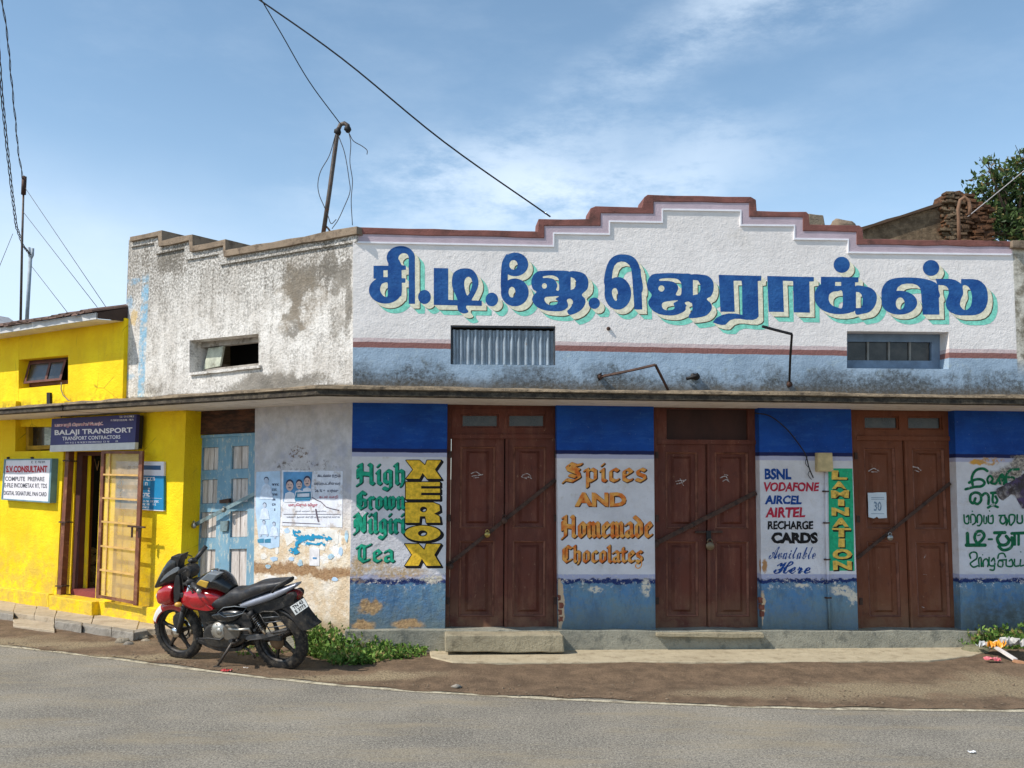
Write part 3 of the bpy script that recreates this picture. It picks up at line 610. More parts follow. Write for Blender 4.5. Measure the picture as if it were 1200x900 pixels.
def canopy(fr, bk, z0, z1, amp, mtop, msof, parent, lab):
    n = len(fr); pr = [random.uniform(-amp, amp) for _ in range(n)]; mb = MB(); rows = []
    T = lambda p, z: Vector((p.x, p.y, z))
    nearest = [min(bk, key=lambda b: (b - p).length) for p in fr]
    for i, p in enumerate(fr):
        dirn = (p - nearest[i]).normalized(); q = p + dirn * pr[i]; zt = random.uniform(-.008, .008)
        rows.append([T(nearest[i], z1 + .05), T(q - dirn * .05, z1 + .006 + zt), T(q, z1 - .012 + zt), T(q + dirn * .012, (z0 + z1) / 2 + .02), T(q - dirn * .012, (z0 + z1) / 2 + .004), T(q - dirn * .004, z0 + .012 + zt * .4), T(q - dirn * .02, z0 + zt * .3), T(q - dirn * .06, z0)])
    mb.grid(rows, smooth=False); fin(mb, 'canopy', edge_m, parent, label=lab)
    mb = MB(); rows = [[T(p - (p - nearest[i]).normalized() * .058, z0 + .001), T(nearest[i], z0 + .001)] for i, p in enumerate(fr)]
    mb.grid(rows, smooth=False); fin(mb, 'soffit', msof, parent)
CT = .105
def m_edge(c):
    _, z, _ = c.xy(); g = c.new('ShaderNodeNewGeometry'); w = c.new('ShaderNodeSeparateXYZ'); c.lk(g.outputs['Position'], w.inputs[0]); z = w.outputs[2]; zz = c.m('ADD', z, c.m('MULTIPLY', c.m('SUBTRACT', c.noise(5, 6, .7), .5), .03))
    base = c.mix(c.sm(c.noise(4, 8, .75), .35, .65), S(150, 132, 108), S(92, 80, 64)); base = c.mix(c.m('MULTIPLY', c.sm(c.noise(9, 8, .8, off=4), .52, .62), .7), base, S(60, 52, 44))
    dk = c.mix(c.sm(c.noise(8, 8, .75, off=2), .4, .66), S(52, 46, 40), S(96, 86, 72)); k = c.m('MULTIPLY', c.sm(zz, ZS + .074, ZS + .06), c.sm(z, ZS - .01, ZS + .004)); return c.mix(k, base, dk), c.m('ADD', c.noise(11, 7, .7), c.m('MULTIPLY', c.noise(50, 5, .7), .6))
edge_m = mat('stained_canopy_edge', m_edge, .95, bump=.02)
canopy(fr, bk, ZS, ZS + CT, .012, canopy_m, soffit_m, shop, 'projecting concrete canopy stained black along its edge')
# roof behind the parapets
mb = MB(); b1 = M.at(uR, 0, -WT + .01); c1 = Vector((CORNER.x, CORNER.y, 0)) + (L.n + M.n).normalized() * -.3; a1 = L.at(uL + .1, 0, -.3); zr = mz(700, 300)
poly = [a1, c1, b1, b1 - M.n * 5, a1 + Vector((1.2, 5, 0))]
mb.face([Vector((p.x, p.y, zr - .6)) for p in poly]); mb.face([Vector((p.x, p.y, zr - .75)) for p in poly][::-1]); fin(mb, 'roof', canopy_m, shop)
mb = MB(); p0, p1 = a1, a1 + Vector((1.2, 5, 0)); mb.face([Vector((p.x, p.y, z)) for p, z in ((p1, 0), (p0, 0), (p0, zr), (p1, zr - .5))]); fin(mb, 'wall', left_m, shop, label='blind side wall')
# ledge (plinth) along the base ----------------------------------------
mb = MB(); mb.px(M, [(404, 738.5), (1130, 739.5), (1160, 740), (1160, 776), (404, 776)], -.5, .10, .006, .2); fin(mb, 'plinth', plinth_m, shop, .008, label='low cement plinth along the pillars')
mb = MB(); mb.px(L, [(296, 738), (408, 744), (408, 775), (296, 770)], -.5, .06, .006, .2); fin(mb, 'plinth', plinth_m, shop, .008)
mb = MB(); mb.px(M, [(521.5, 744.5), (660, 744.5), (661.5, 764.5), (521.5, 764.5)], -.2, .36, .006, .12); fin(mb, 'doorstep', step_m, shop, .012, label='thick doorstep under the first brown door')
mb = MB(); mb.px(M, [(770, 742), (895, 742), (896, 747.5), (862, 748), (830, 747), (770, 746)], -.2, .17, .003, .12); fin(mb, 'doorstep', step_m, shop, .006, label='thin cracked doorstep under the middle door')
mb = MB(); mb.px(M, [(1003, 739), (1128, 739.5), (1128, 745), (1003, 744)], -.2, .06, .003, .12); fin(mb, 'doorstep', step_m, shop, .006)
# ---------------------------------------------------------------- brown doors
def rect(q, a0, b0, a1, b1, mb, d0, d1): mb.prism(q.pl, q.rect(a0, b0, a1, b1), d0, d1)
def panel(q, a0, b0, a1, b1, d, m, parent, name='door_panel', ca=.06, cb=.02, rise=.014):
    "raised and fielded panel"
    mb = MB(); pl = q.pl; A = q.rect(a0, b0, a1, b1); B = q.rect(a0 + ca, b0 + cb, a1 - ca, b1 - cb); Cc = q.rect(a0 + ca * 1.5, b0 + cb * 1.5, a1 - ca * 1.5, b1 - cb * 1.5)
    A2 = q.rect(a0 + ca * .35, b0 + cb * .35, a1 - ca * .35, b1 - cb * .35); A1 = q.rect(a0 + ca * .12, b0 + cb * .12, a1 - ca * .12, b1 - cb * .12); m2 = MB()
    def ring(mb_, X, dx, Y, dy):
        for i in range(4):
            j = (i + 1) % 4; mb_.face([pl.at(*X[i], dx), pl.at(*X[j], dx), pl.at(*Y[j], dy), pl.at(*Y[i], dy)], [X[i], X[j], Y[j], Y[i]])
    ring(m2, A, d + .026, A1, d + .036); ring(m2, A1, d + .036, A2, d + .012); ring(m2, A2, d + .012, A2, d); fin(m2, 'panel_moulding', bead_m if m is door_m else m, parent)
    ring(mb, A2, d, B, d - .004); ring(mb, B, d - .004, Cc, d + rise)
    mb.face([pl.at(*p, d + rise) for p in Cc], Cc); return fin(mb, name, m, parent)
def brown_door(corners, d, lab, tr, split, leaves, panes=True):
    q = Q(M, corners, d); o = thing('door', lab, None, q.pl.at(*q(.5, 1), d) - CORNER); o.parent = shop
    mb = MB(); rect(q, -.03, -.02, 1.03, 0.028, mb, d - .06, d + .03); rect(q, -.03, .028, .045, 1, mb, d - .06, d + .03); rect(q, .955, .028, 1.03, 1, mb, d - .06, d + .03)
    rect(q, .045, tr, .955, tr + .02, mb, d - .06, d + .035); rect(q, .045, .028, .13, tr, mb, d - .06, d + .012); rect(q, .87, .028, .955, tr, mb, d - .06, d + .012)
    if panes: rect(q, .46, .028, .54, tr, mb, d - .06, d + .012); rect(q, .13, .028, .87, .055, mb, d - .06, d + .011); rect(q, .13, tr - .03, .87, tr, mb, d - .06, d + .011)
    fin(mb, 'door_frame', door_dark if not leaves else door_m, o, .003)
    if panes:
        for a0, a1 in ((.13, .46), (.54, .87)):
            mb = MB(); rect(q, a0, .055, a1, tr - .03, mb, d - .04, d - .03); fin(mb, 'pane', glass_m, o)
            mb = MB()
            for r_ in ((a0, .055, a1, .062), (a0, tr - .037, a1, tr - .03), (a0, .062, a0 + .015, tr - .037), (a1 - .015, .062, a1, tr - .037)): rect(q, *r_, mb, d - .03, d - .012)
            fin(mb, 'glazing_bead', door_m, o)
    else:
        mb = MB(); rect(q, .13, .028, .87, tr, mb, d - .04, d - .02); fin(mb, 'transom_panel', door_dark, o)
    for k, (x0, x1) in enumerate(((.045, split), (split, .955))):
        y0, y1 = tr + .02, .995; st_, mr = .085, split; w = x1 - x0; a0, a1 = x0 + .17 * w, x1 - .17 * w; r1, r2, r3, r4 = y0 + .035, .56, .615, .945; mb = MB(); dd = d + (.008 if k else 0)
        rect(q, x0 + .004, y0, a0, y1, mb, d - .04, dd); rect(q, a1, y0, x1 - .004, y1, mb, d - .04, dd); rect(q, a0, y0, a1, r1, mb, d - .04, dd - .001); rect(q, a0, r2, a1, r3, mb, d - .04, dd - .001); rect(q, a0, r4, a1, y1, mb, d - .04, dd - .001)
        fin(mb, 'door_leaf', door_m, o, .002)
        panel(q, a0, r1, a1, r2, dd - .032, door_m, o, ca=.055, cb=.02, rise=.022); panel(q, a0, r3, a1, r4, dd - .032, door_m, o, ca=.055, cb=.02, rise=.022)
    mb = MB(); rect(q, split + .008, tr + .02, split + .03, .995, mb, d, d + .024); fin(mb, 'astragal', door_m, o, .003); mb = MB(); rect(q, split - .005, tr + .02, split + .008, .995, mb, d - .045, d - .039); fin(mb, 'leaf_gap', dark_m, o)
    mb = MB(); rect(q, -.03, 1.0, 1.03, 1.012, mb, d - .1, d + .05); fin(mb, 'threshold', door_dark, o)
    for b in (.22, .5, .86):
        mb = MB(); rect(q, .022, b, .05, b + .03, mb, d + .03, d + .042); fin(mb, 'hinge', iron_m, o)
        mb = MB(); rect(q, .95, b, .978, b + .03, mb, d + .03, d + .042); fin(mb, 'hinge', iron_m, o)
    return o, q
def padlock(x, y, d, parent, m, r=.030, pl=None):
    pl = pl or M
    mb = MB(); p = pl.hit(x, y, d); mb.lathe(p, pl.n, [(.001, .016), (r * .85, .015), (r, .008), (r, -.008), (r * .85, -.015), (.001, -.016)], 16)
    mb.tube([p + pl.t * r * .6 * math.cos(a) + pl.v * (r * .75 + r * .9 * math.sin(a)) for a in [math.pi * k / 8 for k in range(9)]], .006, 6); return fin(mb, 'padlock', m, parent)
def ibar(pts, d, parent, m=None, h=3.4, name='locking_bar', pl=None):
    pl = pl or M; mb = MB(); (x0, y0), (x1, y1) = pts; dx, dy = x1 - x0, y1 - y0; l = math.hypot(dx, dy); nx, ny = -dy / l * h / 2, dx / l * h / 2
    mb.px(pl, [(x0 + nx, y0 + ny), (x1 + nx, y1 + ny), (x1 - nx, y1 - ny), (x0 - nx, y0 - ny)], d, d + .012); fin(mb, name, m or iron_m, parent, .002)
def chalk(strokes, box, parent, nm='chalk_mark', d=-.135):
    f = Field(*box, .5)
    for w, p in strokes: f.stroke(w, p)
    f.mesh(M, d, nm, chalk_m, parent)
chalk_m = mat('chalk', lambda c: c.mix(c.sm(c.noise(60, 4), .4, .6), S(196, 190, 186), S(130, 100, 90)), .9)
DR = -.15
d1, q1 = brown_door([(523, 471), (656, 471), (655, 737.5), (520, 737.5)], DR, 'brown double door with two glass lights, barred and triple padlocked', .145, .515, True)
ibar([(523.5, 663.5), (651, 562)], DR + .05, d1, h=4.5); padlock(571, 626.5, DR + .085, d1, brass_m, .032); padlock(591, 610, DR + .085, d1, iron_m, .036); padlock(528, 664, DR + .09, d1, iron_m, .032)
chalk([(1, [(552, 555), (558, 553), (563, 556)]), (1, [(553, 558), (560, 557), (566, 556)]), (.8, [(555, 560), (561, 559.5)])], (548, 550, 570, 564), d1)
chalk([(1, [(612, 557), (618, 555), (622, 558)]), (1, [(615, 560), (620, 559), (623, 561)]), (.8, [(611, 558.5), (617, 561)])], (607, 551, 627, 565), d1)
d2, q2 = brown_door([(764, 472), (892, 473), (894, 737.5), (765, 737.5)], DR, 'brown double door with solid dark transom and one round padlock at the centre', .165, .49, True, panes=False)
ibar([(767, 637.5), (886.5, 577)], DR + .05, d2, h=5.5); padlock(768.5, 638, DR + .10, d2, iron_m, .036)
mb = MB(); mb.px(M, [(815, 622.5), (847, 622), (847, 624.5), (815, 625)], DR + .01, DR + .045); fin(mb, 'hasp', iron_m, d2, .002)
mb = MB(); mb.px(M, [(828, 622), (833, 622), (834, 634), (828, 634)], DR + .045, DR + .055); fin(mb, 'hasp', black_iron, d2, .002); padlock(832, 640, DR + .08, d2, flat('dull_brass', S(120, 104, 82), .45, .7), .048)
chalk([(1, [(792, 564), (798, 563), (803, 563)]), (1, [(793, 567), (799, 565.5), (804, 562)]), (.8, [(797, 561), (801, 569)])], (788, 558, 808, 572), d2)
chalk([(1, [(844, 560), (850, 558), (853, 562)]), (.9, [(847, 564), (851, 562), (855, 565)]), (.8, [(849, 556), (853, 557)])], (840, 553, 860, 568), d2)
d3, q3 = brown_door([(995, 473), (1119, 474), (1130, 738), (1004, 738)], DR, 'brown double door with a white notice stuck on its left leaf', .145, .49, True)
ibar([(1005, 654), (1114, 566)], DR + .05, d3, h=4); padlock(1043, 630, DR + .09, d3, steel_m, .034)
chalk([(1.1, [(1018, 552), (1024, 549), (1030, 552)]), (.9, [(1021, 553), (1028, 553)])], (1014, 545, 1034, 563), d3)
chalk([(1.3, [(1070, 547), (1075, 548), (1079, 551)]), (.8, [(1072, 551), (1077, 553)])], (1066, 543, 1084, 556), d3)
chalk([(.7, [(1083, 654), (1085, 650)]), (.6, [(1082, 673), (1086, 673.5)]), (.6, [(1080, 711), (1083, 712)])], (1078, 646, 1090, 715), d3)
# paper notice (a thing taped on the door)
nt_ = thing('paper_notice', 'white sheet of paper stuck on the left leaf of the right hand brown door', 'notice', M.hit(1028, 605, DR + .02))
mb = MB(); mb.px(M, [(1017, 577.5), (1038.5, 577), (1039.5, 607), (1030, 607.5), (1028, 605.5), (1024, 607.5), (1018, 606)], DR + .012, DR + .02, .002, .05); fin(mb, 'sheet', flat('paper', S(206, 214, 220), .8, amt=.08), nt_)
mb = MB(); text('30', (1024, 588, 1033, 599), M, DR + .0215, T_line, nt_, mb=mb); f = Field(1020, 580, 1037, 604, .4)
for y in (583, 585, 602): f.stroke(.6, [(1021, y), (1036, y)])
f.mesh(M, DR + .0215, 'print', T_line, nt_, mb=mb); fin(mb, 'print', flat('faded_print', S(120, 140, 160), .8), nt_)
# ---------------------------------------------------------------- windows of the upper wall
win = thing('window', 'ventilator closed with a corrugated metal sheet', None, M.hit(590, 427, -.1) - CORNER); win.parent = shop
q = Q(M, [(528, 380), (651.5, 381.5), (651.5, 428), (528, 427)], 0); fm = flat('grey_frame', S(70, 74, 80), .8)
mb = MB(); rect(q, 0.0, 0, 1, .06, mb, -.2, -.012); rect(q, 0, .06, .012, 1, mb, -.2, -.014); rect(q, .985, .06, 1, 1, mb, -.2, -.014); fin(mb, 'window_frame', fm, win)
def m_corr(c):
    col = c.mix(c.sm(c.noise(5, 8, .7, st=(1, .5)), .35, .65), S(168, 180, 190), S(124, 134, 142)); col = c.mix(c.sm(c.noise(12, 8, .8, off=3), .6, .66), col, S(82, 78, 74)); return c.mix(c.m('MULTIPLY', c.sm(c.noise(9, 8, .75, off=8), .58, .68), .6), col, S(140, 110, 88))
corr_m = mat('galvanised_sheet', m_corr, .5, .35)
mb = MB(); rows = []; N_ = 112
for k in range(N_ + 1):
    a = .014 + .968 * k / N_; dd = -.055 + .02 * math.sin(k / N_ * 2 * math.pi * 14); rows.append([M.at(*q(a, b), dd) for b in (.985, .12)])
mb.grid(rows, smooth=True); fin(mb, 'corrugated_sheet', corr_m, win)
mb = MB(); rect(q, .012, .06, .985, .1, mb, -.2, -.1); fin(mb, 'gap', dark_m, win)
win = thing('window', 'grey louvre window of four dusty panes', None, M.hit(1052, 431, -.1) - CORNER); win.parent = shop
gfm = flat('blue_grey_frame', S(112, 130, 150), .75); cb = [(992.5, 387), (1112, 388), (1112, 432), (992.5, 431)]; q = Q(M, cb, 0)
mb = MB(); rect(q, -.02, -.05, 1.02, 1.05, mb, -.5, -.48); fin(mb, 'void', dark_m, win)
q = Q(M, [(990, 396), (1105, 397), (1105, 430), (990, 429)], -.22)
mb = MB(); rect(q, 0, -.25, 1.05, .13, mb, -.26, -.2); rect(q, 0, .8, 1.05, 1.1, mb, -.26, -.2); rect(q, 0, .13, .02, .8, mb, -.26, -.2); rect(q, .875, .13, 1.05, .8, mb, -.26, -.2)
fin(mb, 'window_frame', gfm, win, .003)
for k in range(4):
    a = .02 + k * .855 / 4; mb = MB(); rect(q, a + .008, .14, a + .855 / 4 - .008, .79, mb, -.245, -.238); fin(mb, 'pane', glass_m, win)
    if k: mb = MB(); rect(q, a - .009, .13, a + .009, .8, mb, -.255, -.215); fin(mb, 'glazing_bar', flat('grey_bar', S(130, 128, 122), .7), win)
win = thing('window', 'top hung window swung open over a black interior', None, L.hit(262, 432, -.1) - CORNER); win.parent = shop
q = Q(L, [(222, 399), (303, 391), (303, 428), (222, 437)], 0)
mb = MB(); rect(q, -.05, -.1, 1.05, 1.1, mb, -.7, -.68); fin(mb, 'void', dark_m, win)
gw = flat('grey_white_timber', S(160, 152, 142), .85, amt=.25, grime=S(100, 90, 80))
q = Q(L, [(228, 402), (309, 394), (309, 427), (228, 436)], -.2); mb = MB(); rect(q, 0, -.15, 1.1, .1, mb, -.28, -.18); rect(q, 0, .95, 1.1, 1.1, mb, -.28, -.18); rect(q, 0, .1, .07, .95, mb, -.28, -.18); fin(mb, 'window_frame', gw, win, .003)
mb = MB(); mb.px(L, [(244, 408), (262, 405.5), (257.5, 429), (238, 433)], -.20, -.17); fin(mb, 'sash', flat('dusty_shutter', S(176, 178, 160), .7, amt=.3, grime=S(110, 106, 90)), win, .003)
mb = MB(); rect(q, .07, .1, 1.1, .2, mb, -.25, -.17); fin(mb, 'sash_rail', gw, win)
mb = MB(); mb.px(L, [(221, 437), (304, 428), (304, 431), (221, 440)], -.02, .035, .003); fin(mb, 'window_sill', left_m, win)
# ================================================================ painted lettering on the shop
def G(ox, oy, ops, box, lab, dx=11):
    f = Field(*box, .5).script(ox, oy, 7.5, ops)
    k = dx
    f.smear(k + 1, int(k * 2.15)).mesh(M, .0015, 'painted_shade', T_teal, shop)
    f.smear(0, k + 2).mesh(M, .0022, 'painted_outline', T_line, shop)
    f.smear(0, k).mesh(M, .0029, 'painted_block', T_cream, shop)
    f.mesh(M, .0036, 'painted_letter', T_blue, shop, label=lab)
A_, S_ = '+', '-'
G(425, 280, [('+', 'e', 335, 165, 124, 103), ('-', 'p', [(341, 190), (405, 190), (405, 300), (341, 300)]), ('-', 's', [(352, 125), (392, 135), (405, 170), (403, 235), (380, 240), (340, 225), (316, 190), (318, 150)]),
    ('+', 'e', 200, 450, 145, 118), ('+', 'p', [(95, 235), (230, 235), (230, 350), (95, 350)]), ('+', 'p', [(225, 180), (318, 180), (341, 225), (345, 450), (340, 500), (228, 540)]), ('+', 'p', [(335, 228), (380, 236), (380, 270), (335, 274)]), ('+', 'p', [(335, 345), (375, 345), (375, 385), (335, 385)]), ('+', 'p', [(405, 155), (459, 155), (460, 570), (405, 570)]),
    ('-', 'p', [(182, 275), (220, 275), (220, 335), (182, 335)]), ('-', 's', [(190, 385), (218, 385), (220, 440), (220, 500), (195, 508), (165, 480), (153, 440), (165, 400)])], (428, 284, 505, 372), 'first blue Tamil letter')
G(425, 280, [('+', 'e', 543, 510, 56, 62)], (486, 330, 525, 375), 'round blue dot')
G(425, 280, [('+', 'p', [(625, 255), (752, 258), (752, 535), (1047, 542), (1047, 588), (625, 580)]), ('+', 's', [(900, 258), (960, 270), (1003, 320), (1018, 390), (1000, 455), (965, 520), (940, 550), (850, 550), (820, 500), (790, 430), (785, 360), (800, 300), (845, 268)]), ('-', 's', [(930, 332), (955, 350), (963, 400), (945, 460), (920, 497), (903, 460), (892, 400), (902, 350)]), ('+', 's', [(835, 540), (925, 540), (908, 600), (930, 640), (890, 655), (845, 635), (832, 590)])], (505, 310, 585, 380), 'second blue Tamil letter')
G(425, 280, [('+', 'e', 1135, 532, 55, 60)], (565, 338, 600, 378), 'round blue dot')
G(575, 285, [('+', 'e', 215, 186, 115, 104), ('+', 'e', 212, 432, 122, 122), ('+', 's', [(150, 100), (150, 280), (150, 400), (150, 520), (110, 480), (90, 400), (89, 320), (95, 200), (112, 140)]), ('-', 'e', 200, 190, 36, 42), ('-', 'e', 187, 430, 30, 47)], (584, 293, 638, 372), 'looped blue vowel sign')
G(575, 285, [('+', 's', [(440, 243), (560, 240), (690, 248), (705, 300), (705, 480), (690, 545), (640, 590), (560, 598), (460, 585), (395, 550), (365, 500), (375, 460), (402, 428), (370, 400), (357, 340), (370, 290), (400, 257)]), ('+', 's', [(695, 249), (770, 250), (830, 275), (858, 330), (850, 400), (802, 452), (830, 490), (828, 540), (790, 590), (735, 620), (690, 628), (672, 590), (700, 565), (690, 540), (640, 500), (650, 300)]),
    ('-', 's', [(465, 290), (540, 283), (590, 305), (600, 350), (600, 412), (575, 410), (585, 370), (560, 320), (500, 305), (462, 305)]), ('-', 'e', 472, 375, 22, 24), ('-', 's', [(480, 475), (540, 468), (600, 466), (570, 490), (590, 510), (580, 535), (540, 545), (500, 535), (475, 505)]), ('-', 'p', [(703, 296), (735, 310), (750, 335), (750, 370), (732, 400), (703, 412)]), ('-', 's', [(670, 498), (700, 487), (723, 512), (712, 550), (675, 590), (680, 540)])], (620, 314, 702, 382), 'third blue Tamil letter')
G(575, 285, [('+', 'e', 910, 527, 50, 50)], (688, 346, 715, 372), 'round blue dot')
G(700, 280, [('+', 's', [(215, 135), (300, 150), (355, 205), (380, 300), (382, 480), (130, 480), (62, 400), (70, 290), (100, 200), (150, 150)]), ('-', 'p', [(128, 345), (134, 285), (150, 235), (175, 208), (210, 197), (250, 204), (280, 228), (298, 262), (308, 350), (316, 480), (316, 640), (110, 640)]), ('+', 'p', [(63, 330), (72, 290), (134, 290), (128, 345), (128, 480), (66, 480)]), ('+', 'e', 180, 478, 117, 143), ('+', 'p', [(299, 262), (380, 262), (384, 330), (395, 620), (325, 620), (312, 350)]), ('-', 's', [(150, 432), (170, 440), (180, 480), (170, 540), (150, 535), (130, 490), (130, 450)])], (706, 295, 765, 380), 'arched blue vowel sign')
G(700, 280, [('+', 's', [(500, 308), (620, 300), (740, 304), (828, 316), (832, 430), (828, 560), (780, 590), (770, 630), (700, 665), (620, 672), (530, 655), (470, 610), (447, 555), (478, 492), (442, 440), (440, 380), (460, 335)]), ('+', 's', [(832, 311), (900, 312), (970, 325), (1015, 370), (1022, 440), (1000, 500), (962, 528), (1000, 570), (1003, 620), (960, 670), (890, 690), (810, 695), (808, 665), (835, 625), (830, 560), (800, 500), (800, 330)]),
    ('-', 's', [(550, 352), (620, 344), (700, 352), (735, 385), (740, 440), (732, 494), (690, 490), (710, 440), (700, 400), (660, 375), (600, 368), (548, 368)]), ('-', 'e', 563, 435, 27, 27), ('-', 's', [(575, 560), (640, 545), (710, 540), (670, 565), (680, 600), (660, 622), (600, 625), (570, 600)]), ('-', 'p', [(840, 360), (885, 365), (905, 400), (905, 450), (885, 485), (840, 495)]), ('-', 's', [(768, 560), (800, 550), (828, 570), (833, 605), (808, 640), (800, 600), (780, 580)])], (756, 318, 850, 385), 'fourth blue Tamil letter')
G(830, 280, [('+', 'p', [(92, 315), (467, 325), (465, 367), (435, 370), (440, 600), (443, 680), (425, 700), (390, 712), (330, 710), (280, 702), (230, 702), (190, 715), (165, 740), (150, 754), (120, 756), (80, 748), (38, 733), (70, 695), (120, 668), (180, 655), (240, 656), (300, 668), (297, 410), (292, 367), (222, 367), (232, 640), (107, 640)])], (833, 318, 902, 392), 'fifth blue Tamil letter')
G(830, 280, [('+', 'p', [(518, 325), (928, 335), (928, 372), (888, 375), (893, 648), (752, 645), (745, 370), (655, 367), (665, 642), (532, 640)])], (897, 320, 966, 380), 'sixth blue Tamil letter')
G(940, 280, [('+', 'p', [(165, 332), (495, 337), (495, 380), (465, 382), (468, 600), (165, 600)]), ('+', 's', [(165, 400), (120, 450), (108, 500), (125, 570), (180, 625), (260, 655), (350, 660), (430, 645), (468, 610), (468, 420), (300, 390)]), ('+', 's', [(467, 418), (540, 415), (610, 435), (650, 480), (655, 540), (632, 600), (590, 642), (530, 658), (469, 657), (469, 540)]),
    ('-', 'p', [(290, 378), (343, 378), (343, 412), (290, 412)]), ('-', 's', [(353, 463), (353, 600), (310, 602), (260, 580), (235, 540), (238, 490), (270, 465), (310, 460)]), ('-', 'p', [(473, 465), (500, 468), (520, 485), (533, 530), (530, 580), (515, 606), (473, 608)])], (952, 322, 1040, 382), 'seventh blue Tamil letter')
G(940, 280, [('+', 'e', 348, 227, 71, 71)], (974, 298, 1010, 328), 'blue dot above the letter')
G(1020, 280, [('+', 's', [(97, 500), (105, 430), (150, 370), (220, 345), (320, 338), (440, 345), (530, 365), (585, 395), (600, 450), (600, 520), (450, 560), (200, 580), (110, 560)]), ('-', 'p', [(222, 470), (240, 425), (275, 400), (320, 392), (370, 393), (410, 405), (436, 430), (446, 470), (455, 640), (230, 640)]), ('+', 'e', 255, 560, 156, 105), ('+', 'p', [(436, 420), (597, 400), (607, 665), (460, 665), (450, 500)]), ('-', 'e', 262, 567, 39, 53),
    ('+', 'p', [(572, 350), (700, 350), (745, 360), (775, 377), (797, 395), (797, 352), (900, 352), (945, 360), (975, 375), (1005, 405), (1020, 430), (1030, 470), (1033, 510), (1030, 555), (1016, 600), (995, 632), (965, 655), (925, 668), (880, 672), (790, 672), (745, 663), (705, 645), (675, 615), (662, 580), (664, 545), (680, 505), (690, 475), (683, 435), (665, 415), (640, 407), (590, 404)]), ('-', 's', [(812, 412), (850, 412), (880, 450), (893, 510), (885, 580), (850, 622), (815, 618), (788, 580), (795, 530), (815, 480)])], (1030, 322, 1172, 385), 'eighth blue Tamil letter')
G(1020, 280, [('+', 'e', 533, 255, 72, 70)], (1080, 303, 1112, 328), 'blue dot above the letter')
